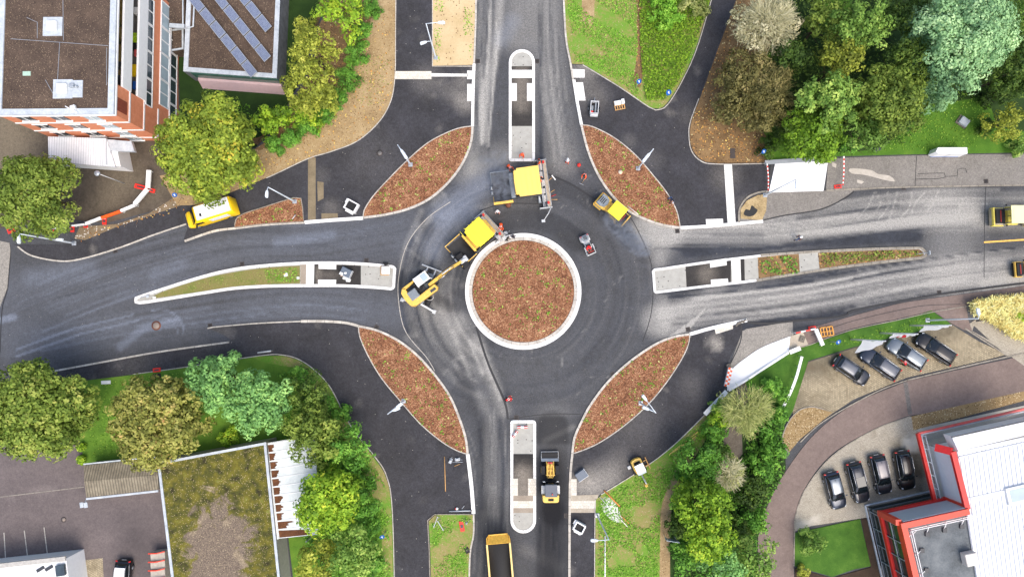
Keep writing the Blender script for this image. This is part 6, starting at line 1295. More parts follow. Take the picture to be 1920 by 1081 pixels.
# ---- wheeled excavator
def excavator():
    c = P(797,540); t = empty('wheeled_excavator', (c.x, c.y, 0), heading(87,-64), 'yellow wheeled excavator loading asphalt into the lemon paver', 'excavator')
    f = Matrix.Rotation(heading(.35,-.93)-heading(87,-64), 4, 'Z')
    def und(mb, name, mt): mb.xf(f); return mb.build(name, mt, t)
    mb = MB(); mb.box((0,0,.85), (3.6,1.1,.5), bev=.08); mb.tube([(0,0,1.0),(0,0,1.35)], .7, 20); und(mb, 'undercarriage', M_grey)
    for x in (-1.3,1.3):
        for s in (-1,1): mb = MB(); mb.tube([(x,s*.75,.52),(x,s*1.25,.52)], .52, 18); w_ = und(mb, 'wheel', M_tyre)
        mb = MB(); mb.tube([(x,-.8,.52),(x,.8,.52)], .1); und(mb, 'axle', M_darkp)
    mb = MB(); mb.box((2.45,0,.45), (.16,2.5,.55), bev=.03); mb.bar((1.8,-.5,.7), (2.4,-.5,.5), .14); mb.bar((1.8,.5,.7), (2.4,.5,.5), .14); und(mb, 'dozer_blade', M_lgrey)
    for s in (-1,1):
        mb = MB(); mb.bar((-1.9,s*.3,.9), (-2.2,s*2.0,.35), .2, .22); mb.box((-2.2,s*2.0,.12), (.45,.4,.1)); und(mb, 'outrigger', M_lgrey)
    # upper structure
    mb = MB(); mb.prism([(-2.15,-.9),(-2.0,-1.2),(1.25,-1.25),(1.35,-1.15),(1.35,-.45),(.2,-.35),(.2,.5),(-1.9,.6),(-2.15,.6)], 1.35, 1.6); mb.build('slew_deck', M_darkp, t)
    mb = MB(); mb.prism([(-2.0,-1.28),(1.2,-1.28),(1.45,-1.0),(1.35,-.5),(-1.9,-.62)], 1.6, 2.5, tp=.96); mb.build('side_body', M_yel, t, bevel=.06)
    mb = MB(); mb.prism([(-2.35,-1.0),(-2.0,-1.28),(-1.7,-1.0),(-1.7,1.0),(-2.0,1.28),(-2.4,.9),(-2.5,0)], 1.3, 2.45, tp=.95); mb.build('counterweight', M_yel, t, bevel=.06)
    mb = MB(); mb.prism([(-2.0,.9),(-.2,1.1),(-.2,1.28),(-2.0,1.28)], 1.5, 2.2); mb.build('side_panel', M_yel, t, bevel=.04)
    mb = MB(); mb.box((-1.3,-.1,2.2), (1.1,1.1,.9), bev=.06)
    for k in range(5): mb.box((-1.3,-.5+k*.2,2.67), (.9,.05,.04))
    mb.build('engine_cover', M_grey, t)
    mb = MB(); mb.box((-.45,.35,2.0), (.7,.8,.5)); mb.tube([(-.7,-.3,2.2),(-.7,-.3,2.9)], .07); mb.tube([(-.9,.7,2.2),(-.3,.2,2.4),(.2,.0,2.3)], .05); mb.box((-.6,.75,2.25), (.3,.3,.4), bev=.03); mb.build('hydraulics', M_black, t)
    mb = MB(); mb.box((.55,.72,2.35), (1.75,1.1,1.6), bev=.1); mb.build('cab', M_glass, t)
    mb = MB(); mb.box((.5,.72,3.18), (1.7,1.08,.1), bev=.04); mb.build('cab_roof', M_wht, t); mb = MB(); mb.box((.85,.72,3.25), (.7,.8,.05)); mb.build('roof_hatch', M_palewin, t)
    mb = MB()
    for x in (-.28,1.4):
        for y in (.2,1.24): mb.bar((x,y,1.6), (x,y,3.15), .08)
    mb.build('cab_frame', M_wht, t)
    mb = MB(); mb.side([(.6,1.7),(.9,1.6),(3.6,2.9),(3.7,3.15),(3.3,3.2),(.7,2.2)], -.42, -.06); o = mb.build('boom', M_yel, t, bevel=.03)
    mb = MB(); mb.side([(3.3,2.9),(3.6,2.75),(5.4,2.0),(5.5,2.15),(3.7,3.35)], -.4, -.1); mb.build('arm', M_yel, t, bevel=.02)
    for y in (-.5,.02): mb = MB(); mb.tube([(.9,y,1.7),(2.2,y,2.7)], .07, 8); mb.tube([(2.2,y,2.7),(2.9,y,3.0)], .045, 8, mi=1); mb.build('boom_cylinder', [M_darkp, M_chrome], t)
    mb = MB(); mb.tube([(2.7,-.24,3.35),(3.7,-.24,3.4)], .075); mb.tube([(3.7,-.24,3.4),(4.3,-.24,3.0)], .045, mi=1); mb.build('arm_cylinder', [M_lgrey, M_chrome], t)
    mb = MB(); mb.tube([(2.0,-.1,2.95),(3.0,-.02,3.4),(4.2,-.05,3.1),(5.1,-.1,2.5)], .03, 6); mb.tube([(2.0,-.36,2.95),(3.0,-.44,3.4),(4.2,-.42,3.1)], .03, 6); mb.build('hydraulic_hose', M_black, t)
    mb = MB(); mb.box((5.55,-.24,2.0), (.9,.5,.35), bev=.08); mb.tube([(5.2,-.24,2.2),(5.9,-.24,2.3)], .12); mb.box((5.9,-.24,2.15), (.4,.7,.3), bev=.08); mb.build('quick_coupler', M_lgrey, t)
    mb = MB(); mb.side([(5.1,1.9),(5.9,1.9),(6.0,1.3),(5.7,.95),(5.2,1.0),(4.95,1.4)], -1.15, .68); mb.build('bucket', M_black, t, bevel=.04)
    mb = MB(); mb.tube([(-.5,-1.35,1.7),(-.2,-1.7,1.7),(.2,-1.7,1.7),(.4,-1.35,1.7)], .03); mb.build('step_rail', M_lgrey, t)
    for s in (-1,): mb = MB(); mb.box((.8,-1.0,2.56), (.7,.3,.05), bev=.02); mb.build('tool_hatch', M_darkp, t)
excavator()
# ---- tandem rollers
def roller(px, py, dx, dy, label, L=4.2, w_=1.75, can=M_lemon, drum=M_steel, hood=M_grey, hz=2.7, canopy=True, kind='a', col=M_yel):
    c = P(px, py); t = empty('tandem_roller', (c.x, c.y, 0), heading(dx, dy), label, 'road roller'); hw = w_/2; k = L/4.2; r = .55*k
    for x, nm in ((L/2-r, 'drum'), (-L/2+r, 'drum')):
        mb = MB(); mb.tube([(x,-hw+.1,r),(x,hw-.1,r)], r, 24); mb.build(nm, drum, t)
    fx = L/2-r
    for s_ in (-1,1):
        x = s_*fx; mb = MB()
        for s in (-1,1): mb.box((x,s*(hw-.02),r+.1*k), (r*1.9,.1,.35*k), bev=.04)
        mb.box((x+s_*r*.98,0,r+.42*k), (.14,w_,.3*k), bev=.04); mb.build('drum_frame', col if s_ < 0 or kind == 'a' else M_lgrey, t)
    mb = MB(); mb.box((fx+.05,0,r*2+.13), (r*1.5,w_*.8,.12*k)); mb.build('spray_tray', M_black, t)
    mb = MB(); mb.box((fx+.05,0,r*2+.21), (.12,w_*.65,.06)); mb.build('spray_bar', plain('rust_red', rgb(140,34,26), .6), t)
    mb = MB(); mb.box((0,0,1.0*k), (L*.42,w_*.7,.5*k), bev=.06); mb.build('chassis', col, t)
    mb = MB(); mb.box((-fx*.9,0,1.35*k), (L*.34,w_*.92,.6*k), bev=.12); mb.build('side_body', col, t)
    mb = MB(); mb.prism([(-fx-r*.8,-hw*.8),(-fx+r*.2,-hw*.85),(-fx+r*1.2,-hw*.62),(-fx+r*1.5,0),(-fx+r*1.2,hw*.62),(-fx+r*.2,hw*.85),(-fx-r*.8,hw*.8)], 1.6*k, 1.85*k, tp=.9); h = mb.build('engine_hood', hood, t, bevel=.05)
    mb = MB()
    for q in range(4): mb.box((-fx-.35*k+q*.22*k,-.0,1.865*k), (.1*k,hw*.8,.03))
    mb.build('grille', M_black, h)
    mb = MB(); mb.box((.35*k,0,1.35*k), (.5*k,w_*.5,.15), bev=.05); mb.box((.1*k,0,1.65*k), (.12,w_*.5,.5*k), bev=.05); mb.build('seat', M_black, t)
    mb = MB(); mb.tube([(.9*k,0,1.2*k),(.8*k,0,1.6*k)], .04); mb.tube([(.8*k,-.2,1.62*k),(.8*k,.2,1.62*k)], .03); mb.build('steering_column', M_darkp, t)
    if canopy:
        mb = MB(); mb.box((.55*k,0,hz), (1.7*k,w_*.98,.12), bev=.05); cn = mb.build('canopy', can, t)
        mb = MB(); mb.box((.55*k,0,hz+.07), (1.3*k,w_*.7,.03), bev=.01); mb.build('canopy_panel', can, cn)
        for x in (-.2*k,1.25*k):
            for s in (-1,1): mb = MB(); mb.bar((x,s*hw*.8,1.2*k), (x,s*hw*.8,hz), .07); mb.build('canopy_post', M_darkp, t)
    else:
        mb = MB()
        for s in (-1,1): mb.tube([(-.15*k,s*hw*.7,1.3*k),(-.15*k,s*hw*.7,2.2*k)], .035)
        mb.tube([(-.15*k,-hw*.7,2.2*k),(-.15*k,hw*.7,2.2*k)], .035); mb.build('roll_bar', M_darkp, t)
    for s in (-1,1):
        mb = MB(); mb.box((fx*.45,s*hw*.92,1.35*k), (1.0*k,.14,.35*k), bev=.05); mb.build('side_rail', col, t)
        mb = MB(); mb.box((-fx-r*.85,s*hw*.75,1.5*k), (.1,.2,.14)); mb.build('tail_lamp', M_redl, t)
        mb = MB(); mb.box((fx*.9,s*(hw+.12),1.75*k), (.08,.18,.2), bev=.03); mb.build('mirror', M_black, t)
    return t
roller(1145,396,44,38,'tandem roller with lemon canopy beside the north east planting bed')
roller(1101,460,11,24,'small open tandem roller with seated driver in red on the new asphalt', L=2.3, w_=1.1, hood=M_grey, canopy=False, col=M_lgrey)
roller(1890,409,-1,0,'long yellow roller with pale yellow canopy and grey drum at the right edge', L=5.2, w_=2.1, can=plain('pale_yellow_canopy', rgb(240,232,170), .5, var=.04), drum=plain('dusty_drum', rgb(178,166,140), .6), hood=M_darkp, hz=2.9, col=plain('pale_machine_yellow', rgb(232,212,96), .5, var=.15))
roller(1922,505,-1,.04,'yellow roller with black rubber drum cut off by the right edge', L=3.6, w_=1.75, drum=M_tyre, hood=M_darkp, canopy=False)
# ---- wheel loader
def loader():
    c = P(1031,893); t = empty('wheel_loader', (c.x, c.y, 0), heading(-.01,-1), 'yellow articulated wheel loader with bucket up the south road', 'wheel loader')
    mb = MB(); mb.add([(2.0,-1.0,.1),(2.9,-1.0,.1),(2.95,-1.0,.35),(2.2,-1.0,.55),(1.95,-1.0,1.0),(2.0,1.0,.1),(2.9,1.0,.1),(2.95,1.0,.35),(2.2,1.0,.55),(1.95,1.0,1.0)], [(0,1,6,5),(1,2,7,6),(3,4,9,8),(0,5,9,4),(0,4,3,2,1),(5,6,7,8,9)]); o = mb.build('bucket', M_lgrey, t); s_ = o.modifiers.new('t','SOLIDIFY'); s_.thickness = .06
    mb = MB(); mb.box((2.45,0,.35), (.75,1.9,.3)); mb.build('asphalt_residue', M_mixb, t)
    for s in (-1,1): mb = MB(); mb.bar((.4,s*.36,1.45), (1.5,s*.36,1.15), .14, .25); mb.bar((1.5,s*.36,1.15), (2.05,s*.4,.5), .14, .22); mb.build('lift_arm', M_yel, t)
    mb = MB(); mb.bar((.5,-.5,1.35), (.5,.5,1.35), .12); mb.box((1.0,0,1.15), (.14,.8,.1)); mb.tube([(.5,0,1.6),(1.7,0,1.2)], .07); mb.build('z_linkage', M_yel, t)
    mb = MB(); mb.box((.9,0,.8), (1.7,.75,.5), bev=.06); mb.build('front_frame', M_yel, t)
    mb = MB(); mb.box((1.75,0,.95), (.2,.5,.2)); mb.build('attachment_plate', M_redl, t)
    mb = MB(); mb.box((-1.3,0,.85), (1.9,1.0,.6), bev=.06); mb.build('rear_frame', M_darkp, t)
    for x in (.95,-1.25):
        for s in (-1,1): wheel(t, x, s*.82, .58, .42, M_yel)
        for s in (-1,1): mb = MB(); mb.box((x+.05,s*.82,1.2), (.95,.46,.06), bev=.03); mb.build('mudguard', M_black if x > 0 else M_lgrey, t)
    mb = MB(); mb.prism([(-2.55,-.75),(-2.4,-.95),(-1.7,-.98),(-1.7,.98),(-2.4,.95),(-2.55,.75)], .7, 1.75, tp=.95); mb.build('engine_cover', M_yel, t, bevel=.05)
    mb = MB(); mb.box((-2.2,0,1.78), (.25,.6,.06)); mb.build('grille', M_black, t)
    mb = MB(); mb.box((-.95,0,1.9), (1.35,1.3,1.3), bev=.1); mb.build('cab', M_glass, t)
    mb = MB(); mb.box((-1.0,0,2.6), (1.35,1.35,.12), bev=.06); mb.build('cab_roof', plain('slate_cab_roof', rgb(84,90,100), .5, var=.08), t)
    mb = MB(); mb.tube([(-1.35,-.1,2.66),(-1.35,-.1,2.82)], .07); mb.build('beacon', M_orange, t)
    for s in (-1,1): mb = MB(); mb.box((-.1,s*.78,2.0), (.1,.25,.2), bev=.03); mb.bar((-.2,s*.6,1.9), (-.1,s*.75,2.0), .04); mb.build('mirror', M_lgrey, t)
    mb = MB(); mb.tube([(-.25,-.3,1.4),(0,-.45,1.3),(.3,-.2,1.2)], .04); mb.tube([(-.25,.3,1.4),(.1,.4,1.3),(.3,.2,1.2)], .04); mb.build('hydraulic_hose', M_black, t)
loader()
# ---- tipper lorry
def truck():
    c = P(940,1073,1.5); t = empty('tipper_lorry', (c.x, c.y, 0), heading(.09,1), 'tipper lorry with orange yellow bed full of black asphalt, cut off by the bottom edge', 'truck')
    hw = 1.28; x0_, x1_ = -3.6, 2.8
    OY = plain('worn_orange_yellow', rgb(234,180,66), .5, var=.25, scale=4); CR = plain('cream_yellow_rail', rgb(238,206,128), .5, var=.1)
    for s in (-1,1):
        mb = MB(); mb.box(((x0_+x1_)/2,s*hw,1.8), (x1_-x0_,.08,1.5)); mb.build('bed_side', OY, t)
        mb = MB(); mb.box(((x0_+x1_)/2,s*hw,2.58), (x1_-x0_,.2,.12), bev=.02); mb.build('bed_rail', CR, t)
    mb = MB(); mb.box(((x0_+x1_)/2,0,1.1), (x1_-x0_,2*hw-.08,.1)); mb.build('bed_floor', M_darkp, t)
    mb = MB(); mb.add([(x0_,-hw,2.6),(x0_,hw,2.6),(x0_-.75,hw*.86,1.9),(x0_-.75,-hw*.86,1.9)], [(0,1,2,3)]); o = mb.build('tailgate', OY, t); q = o.modifiers.new('t','SOLIDIFY'); q.thickness = .08
    mb = MB(); mb.bar((x0_-.78,-hw*.86,1.9), (x0_-.78,hw*.86,1.9), .1); 
    for s in (-1,1): mb.bar((x0_-.05,s*(hw+.02),2.6), (x0_-.6,s*hw*.98,2.35), .08); mb.bar((x0_-.6,s*hw*.98,2.35),(x0_-.78,s*hw*.8,1.9), .08)
    mb.build('tailgate_frame', OY, t)
    mb = MB(); mb.box((x1_,0,1.9), (.1,2*hw,1.7)); mb.build('headboard', OY, t)
    mb = MB(); n = 12; V = []
    for i in range(n+1):
        for j in range(n+1):
            V.append((x0_+.06+(x1_-x0_-.15)*i/n, (-1+2*j/n)*(hw-.05), 1.5+.35*math.sin(math.pi*i/n)*math.sin(math.pi*j/n)+.05*math.sin(i*2+j*3)))
    mb.add(V, [(i*(n+1)+j, i*(n+1)+j+1, (i+1)*(n+1)+j+1, (i+1)*(n+1)+j) for i in range(n) for j in range(n)], 0, True); mb.build('asphalt_load', M_mixb, t)
    mb = MB(); mb.box((0.5,0,.85), (8.5,.9,.3)); mb.build('chassis', M_black, t)
    for x in (-2.7,-1.4,3.9):
        for s in (-1,1): wheel(t, x, s*1.05, .5, .34, M_lgrey)
    mb = MB(); mb.box((4.1,0,1.9), (1.9,2.4,2.0), bev=.15); mb.build('cab', OY, t); mb = MB(); mb.box((5.06,0,2.3), (.06,2.1,.8)); mb.build('windscreen', M_glass, t)
    for s in (-1,1): mb = MB(); mb.box((x0_-.1,s*1.0,.85), (.1,.4,.2)); mb.build('taillight', M_redl, t)
truck()
# ---- mini excavator
def mini():
    c = P(1195,872); t = empty('mini_excavator', (c.x, c.y, 0), heading(.42,.9), 'mini excavator with white cab roof reaching over the grass edge', 'mini excavator')
    for s in (-1,1): mb = MB(); mb.side([(-1.1,.15),(-.9,0),(.9,0),(1.1,.15),(1.1,.4),(.9,.52),(-.9,.52),(-1.1,.4)], s*.85-.17, s*.85+.17); mb.build('crawler_track', M_tyre, t)
    mb = MB(); mb.box((0,0,.45), (1.2,1.4,.25)); mb.build('undercarriage', M_darkp, t)
    mb = MB(); mb.box((.2,1.55,.3), (1.9,.14,.4), bev=.03); mb.bar((-.3,.95,.35), (-.3,1.5,.3), .12); mb.bar((.5,.95,.35), (.5,1.5,.3), .12); mb.build('dozer_blade', M_timber, t)
    mb = MB(); mb.prism([(-1.3,-.55),(-1.1,-.82),(.2,-.86),(.9,-.7),(.9,.7),(.2,.86),(-1.1,.82),(-1.3,.55),(-1.38,0)], .65, 1.35, tp=.96); mb.build('body', M_yel, t, bevel=.06)
    mb = MB(); mb.box((-.75,0,1.38), (.3,1.0,.08)); mb.build('engine_vent', M_black, t)
    mb = MB(); mb.box((.05,.02,1.7), (1.2,1.25,.9), bev=.08); mb.build('cab', M_glass, t); mb = MB(); mb.box((.02,.02,2.2), (1.3,1.38,.1), bev=.05); mb.build('cab_roof', M_wht, t)
    mb = MB(); mb.box((.78,.02,2.1), (.3,1.3,.06)); mb.build('front_visor', M_palewin, t)
    mb = MB(); mb.bar((.9,-.1,.9), (1.5,-.1,1.5), .2, .22); mb.bar((1.5,-.1,1.5), (2.6,-.1,1.9), .18, .2); mb.build('boom', M_lgrey, t)
    mb = MB(); mb.bar((2.5,-.1,1.9), (3.1,-.1,.8), .16, .2); mb.build('arm', M_yel, t); mb = MB(); mb.tube([(1.5,-.1,1.75),(2.5,-.1,2.15)], .05); mb.build('arm_cylinder', M_chrome, t)
    mb = MB(); mb.side([(2.9,.75),(3.3,.75),(3.3,.35),(3.0,.2),(2.75,.4)], -.3, .1); mb.build('bucket', M_yel, t)
    for s in (-1,): mb = MB(); mb.box((-.3,-1.25,.2), (.5,.5,.2), bev=.05); mb.build('foot_pad', M_lgrey, t)
    t.scale = (.76, .76, .76)
mini()
# ================================================================ STREET FURNITURE, SITE CLUTTER
M_lamp = plain('pale_grey_lamp_paint', rgb(214,222,228), .5, .0, var=.06); M_blue = plain('sign_blue', rgb(30,98,180), .4, var=.05); M_bar = plain('barrier_white', rgb(238,238,234), .5, var=.08)
M_bred = plain('barrier_red', rgb(222,44,30), .5, var=.1); M_bor = plain('barrier_orange', rgb(240,96,30), .5, var=.08); M_iron = plain('cast_iron', rgb(66,58,54), .6, var=.3, scale=6); M_sack = plain('white_sack', rgb(226,226,222), .8, var=.1)
def lamp(base, top, label, arms, h=None, r=.075):
    """arms: list of (fraction of pole height, head pixel)"""
    b = P(*base); h = h or 9.0
    # height from how far the pole leans away from the point below the camera
    rb = math.hypot(base[0]-960, base[1]-610); rt = math.hypot(top[0]-960, top[1]-610); h = CAMH*(1-rb/rt) if rt > rb+8 else h
    tp = P(*top, h); z0 = Hs(b.x, b.y)+.05
    t = empty('street_lamp', (b.x, b.y, z0), 0, label, 'street lamp', 'street lamps round the junction')
    dx, dy = (tp.x-b.x)*.5, (tp.y-b.y)*.5     # the last bit of mismatch is a slight lean
    mb = MB(); mb.tube([(0,0,0),(0,0,.9),(dx*.5,dy*.5,h*.5),(dx,dy,h)], [r*1.5, r*1.4, r, r*.65], 10); mb.build('pole', M_lamp, t)
    mb = MB(); mb.box((0,0,.06), (.5,.5,.12), bev=.03); mb.build('base_plate', M_steel, t)
    for f, hp in arms:
        z = h*f-.05; hq = P(*hp, z+.25)-Vector((b.x, b.y, 0)); a0 = Vector((dx*f, dy*f, z)); hq = Vector((hq.x, hq.y, z+.25)); d = (hq-a0); dn = d.normalized() if d.length > .05 else Vector((1,0,0))
        mb = MB(); mb.tube([a0, a0+d*.5+Vector((0,0,.06)), hq], [.045,.04,.035], 8); mb.build('arm', M_lamp, t)
        mb = MB(); mb.prism([(-.1,-.07),(.12,-.15),(.6,-.17),(.72,-.1),(.72,.1),(.6,.17),(.12,.15),(-.1,.07)], -.07, .09, tp=.85); hd = mb.build('lamp_head', M_lamp, t); hd.location = hq; hd.rotation_euler = (0, 0, math.atan2(dn.y, dn.x) if d.length > .05 else 0)
        mb = MB(); mb.box((.42,0,-.085), (.5,.3,.03)); g = mb.build('lens', M_palewin, hd)
    return t
lamp((770,309),(745,272),'street lamp leaning over the path beside the north west planting bed',[(1,(756,287)),(.86,(752,281))])
lamp((1196,316),(1225,279),'street lamp beside the north east planting bed with round manhole',[(1,(1213,294)),(.86,(1218,288))])
lamp((757,751),(729,778),'street lamp beside the south west planting bed',[(1,(744,763)),(.86,(738,769))])
lamp((1201,755),(1229,774),'street lamp with two crossing arms at the south east planting bed',[(1,(1212,750)),(.9,(1216,767))])
lamp((817,109),(799,44),'double armed street lamp on the sandy verge at the top',[(1,(822,43)),(.52,(799,79))])
lamp((1120,965),(1142,1010),'street lamp with long arm beside the bottom meadow',[(1,(1120,1012))])
lamp((553,378),(502,352),'street lamp above the small triangular planting bed',[(1,(501,358))])
lamp((140,456),(38,440),'tall pale street lamp at the left edge near the far kerb',[(1,(36,444)),(.42,(107,449))], h=10)
lamp((1434,366),(1492,337),'street lamp whose arm crosses the white footbridge deck',[(1,(1493,341))])
lamp((1738,600),(1834,595),'tall street lamp beside the straw coloured grass',[(1,(1835,590))])
def sign(base, top, label, shape='round', mt=None, name='road_sign', size=.42):
    b = P(*base); h = 2.3; tp = P(*top, h); t = empty(name, (b.x, b.y, Hs(b.x,b.y)+.09), 0, label, 'road sign'); d = Vector((tp.x-b.x, tp.y-b.y, 0))*.35
    mb = MB(); mb.tube([(0,0,0),(d.x,d.y,h)], .035, 8); mb.build('post', M_steel, t)
    mb = MB(); mb.tube([(0,-.02,0),(0,.02,0)], size*.8, 20); o = mb.build('sign_face', mt or M_blue, t); o.location = (d.x, d.y, h); o.rotation_euler = (-.9, 0, math.radians(25))
    mb = MB(); mb.bar((0,-.035,-size*.4), (0,-.035,size*.4), .09, .02); mb.bar((-.12,-.035,size*.12), (0,-.035,size*.42), .07, .02); mb.bar((.12,-.035,size*.12), (0,-.035,size*.42), .07, .02); a = mb.build('arrow', M_wht, o)
    return t
sign((1245,187),(1254,173),'blue and white round sign at the tip of the north east meadow')
sign((1191,166),(1198,154),'blue sign on a thin post in the middle edge of the north east meadow', size=.36)
sign((1418,294),(1432,283),'small blue sign under the trees beside the white bridge deck', size=.36)
sign((345,373),(330,365),'small blue round sign beside the yellow van', size=.34)
sign((724,993),(716,1007),'blue sign beside the ditch at the south west path', size=.36)
sign((1555,640),(1569,641),'blue round sign with a soil mound on the east lawn', size=.4)
sign((488,312),(480,305),'small blue sign in the yellowing leaves beside the soil bank', size=.34)
def cloth(name, col):
    m, nt, b = newmat(name); b.inputs['Base Color'].default_value = col; b.inputs['Roughness'].default_value = .8; tr = N(nt, 'ShaderNodeBsdfTranslucent'); tr.inputs[0].default_value = col
    mx = N(nt, 'ShaderNodeMixShader'); mx.inputs[0].default_value = .5; nt.links.new(b.outputs[0], mx.inputs[1]); nt.links.new(tr.outputs[0], mx.inputs[2]); nt.links.new(mx.outputs[0], nt.nodes['Material Output'].inputs[0]); return m
M_flag = cloth('white_flag_cloth', rgb(250,250,250)); M_flagr = cloth('red_flag_cloth', rgb(230,60,70))
def flag(base, top, cloth, label, red=False):
    b = P(*base); h = 7.6; tp = P(*top, h); t = empty('flagpole', (b.x, b.y, .09), 0, label, 'flagpole', 'white flagpoles on the east lawn'); d = Vector((tp.x-b.x, tp.y-b.y, 0))*.6
    mb = MB(); mb.tube([(0,0,0),(d.x*.5,d.y*.5,h*.5),(d.x,d.y,h)], [.11,.09,.06], 10); mb.ball((d.x,d.y,h+.05), .07, 8); mb.build('pole', M_wht, t)
    n = 10; V = []
    for i in range(n+1):
        for j in range(5):
            z = h-.1-i*(h-3.0)/n; q = j/4; f = cloth*(q)*(.35+.65*min(1, i/n*1.3)); V.append((d.x*z/h-.05-f*.5*math.cos(.4)+.06*math.sin(i*1.2+j), d.y*z/h-f*.9-.05+.08*math.sin(i*.9+j*2), z-.5*q))
    mb = MB(); mb.add(V, [(i*5+j, i*5+j+1, i*5+j+6, i*5+j+5) for i in range(n) for j in range(4)], 0, True); 
    if red:
        for k in range(len(mb.M)): mb.M[k] = 1 if (k//4) in (3,4,6) and k % 4 > 1 else 0
    mb.build('flag', [M_flag, M_flagr], t)
flag((1706,610),(1780,609),.7,'white flagpole with limp white flag nearest to the straw coloured grass'); flag((1650,624),(1717,626),.5,'flagpole with narrow white and red flag, the middle one', True); flag((1595,636),(1657,639),1.5,'flagpole with broad white flag above the graphite car, leftmost of three')
# barriers
def board(a, b, label, mt, z=1.0, w_=.26, red=False, holes=False):
    p, q = P(*a, z), P(*b, z); c = (p+q)/2; t = empty('barrier_board', (c.x, c.y, Hs(c.x,c.y)+.05), 0, label, 'barrier', 'site barriers'); A_, B_ = p-c, q-c; L = (B_-A_).length
    mb = MB(); mb.bar(A_+Vector((0,0,z-.12)), B_+Vector((0,0,z-.12)), w_, .24); mb.bar(A_+Vector((0,0,.45)), B_+Vector((0,0,.45)), .06, .2); mb.build('board', mt, t)
    if red:
        n = max(3, int(L/.5)); 
        for k in range(0, n, 2): mb = MB(); mb.bar(A_+(B_-A_)*(k/n)+Vector((0,0,z+.004)), A_+(B_-A_)*((k+1)/n)+Vector((0,0,z+.004)), w_+.01, .02); mb.build('red_stripe', M_bred, t)
    if holes:
        mb = MB(); n = int(L/.35); dn = (B_-A_).normalized()
        for k in range(1, n): mb.bar(A_+dn*(k*L/n)+Vector((0,0,z+.002)), A_+dn*(k*L/n+.09)+Vector((0,0,z+.002)), .05, .01)
        mb.build('slots', M_steel, t)
    for e in (A_, B_): mb = MB(); mb.bar((e.x*.97,e.y*.97,0), (e.x*.97,e.y*.97,z-.1), .05); mb.build('post', M_bar, t)
    return t
board((279,319),(277,352),'white slotted barrier standing upright from the red foot up to the maple',M_bar,w_=.5,holes=True); board((276,354),(252,382),'white slotted barrier slanting down from the red foot',M_bar,w_=.45,holes=True)
board((252,384),(226,395),'white barrier between slanting slotted barrier and orange board',M_bar,w_=.3); board((225,396),(190,408),'plain orange board in the white barrier line',M_bor,w_=.3); board((189,408),(160,419),'white barrier left of the orange board',M_bar,w_=.3); board((158,420),(134,423),'thin white barrier by the bitumen spot',M_bar,w_=.16); board((124,426),(90,428),'white barrier half under the olive tree at the left edge',M_bar,w_=.12)
board((1530,617),(1543,647),'white slotted barrier beside the orange pallet',M_bar,w_=.42,holes=True); board((1492,624),(1529,616),'white barrier with red stripes at the end of the curved footbridge',M_bar,w_=.14,red=True)
board((1370,689),(1362,724),'orange and white chequered barrier at the end of the curved footbridge',M_bar,w_=.5)
def checker():
    p, q = P(1370,689,1), P(1362,724,1); c = (p+q)/2; d = (q-p); L = d.length; d.normalize(); n = Vector((-d.y, d.x, 0)); t = [o for o in bpy.data.objects if o.get('label','').startswith('orange and white chequered')][0]
    for k in range(9):
        for s in (-1,1):
            if (k+(s > 0)) % 2: continue
            mb = MB(); a = -L/2+k*L/9; m = d*(a+L/18)+n*(s*.125); mb.bar(m-d*(L/18), m+d*(L/18), .25, .02); mb.xf(Matrix.Translation((0,0,1.003))); mb.build('orange_stripe', M_bor, t)
checker()
board((970,800),(989,800),'red and white striped board lying crosswise on the south splitter island',M_bar,z=.35,w_=.28,red=True); board((961,819),(970,807),'red and white striped board lying slanted on the south splitter island',M_bar,z=.35,w_=.26,red=True)
def foot(px, py, sx, sy, rz, label, mt=M_bred):
    c = P(px, py); o = empty('ballast_weight', (c.x, c.y, Hs(c.x,c.y)+.06), rz, label, 'weight', 'plastic ballast weights of the barriers')
    mb = MB(); mb.box((0,0,.06), (sx,sy,.12), bev=.03); mb.build('foot', mt, o); mb = MB()
    mb.box((0,0,.13), (sx*.6,sy*.3,.04))
    mb.build('socket', M_darkp if mt != M_black else M_iron, o)
for a in [(265,351,1.5,.55,-.25,'red foot left of the slotted barriers'),(284,357,1.0,.5,-.25,'red foot right of the slotted barriers'),(197,415,.5,.8,.0,'red foot under the orange board'),(162,424,.5,.4,0,'red foot under the white board by the rubble'),(137,430,.45,.7,0,'red foot at the olive tree rim'),(98,433,.6,.6,.3,'red foot under the olive tree'),(22,431,.9,.7,.4,'red foot at the left edge below the olive tree'),
          (295,693,.9,.5,.1,'red foot on the lawn verge by the cycle path'),(866,985,.5,1.2,.2,'red foot on the small bottom verge'),(1522,615,.9,.5,.1,'red foot at the slotted barrier by the orange pallet'),(1570,350,.9,.45,.1,'red foot at the lower end of the tape')]: foot(*a)
foot(295,704,.9,.5,.05,'black rubber foot just below the red one on the lawn verge',M_black); foot(876,1030,.5,.7,.4,'black rubber foot on the small bottom verge',M_black)
def tape(a, b, label):
    p, q = P(*a,1.0), P(*b,1.0); t = empty('barrier_tape', (p.x,p.y,.1), 0, label, 'barrier tape'); n = 14
    for k in range(n):
        m = MB(); f = lambda u: (p+(q-p)*u-Vector((p.x,p.y,0))+Vector((.18*math.sin(u*3.14),0,-.25*math.sin(u*3.14)-.05))); m.bar(f(k/n), f((k+1)/n), .13, .02); m.build('tape_stripe', M_bred if k % 2 else M_bar, t)
    for e in (p, q): m = MB(); m.tube([(e.x-p.x,e.y-p.y,0),(e.x-p.x,e.y-p.y,1.0)], .03, 6); m.build('stake', M_steel, t)
tape((1438,307),(1440,357),'red and white tape along the left side of the white footbridge deck'); tape((1582,293),(1580,348),'red and white tape across the old pavement right of the bridge deck')
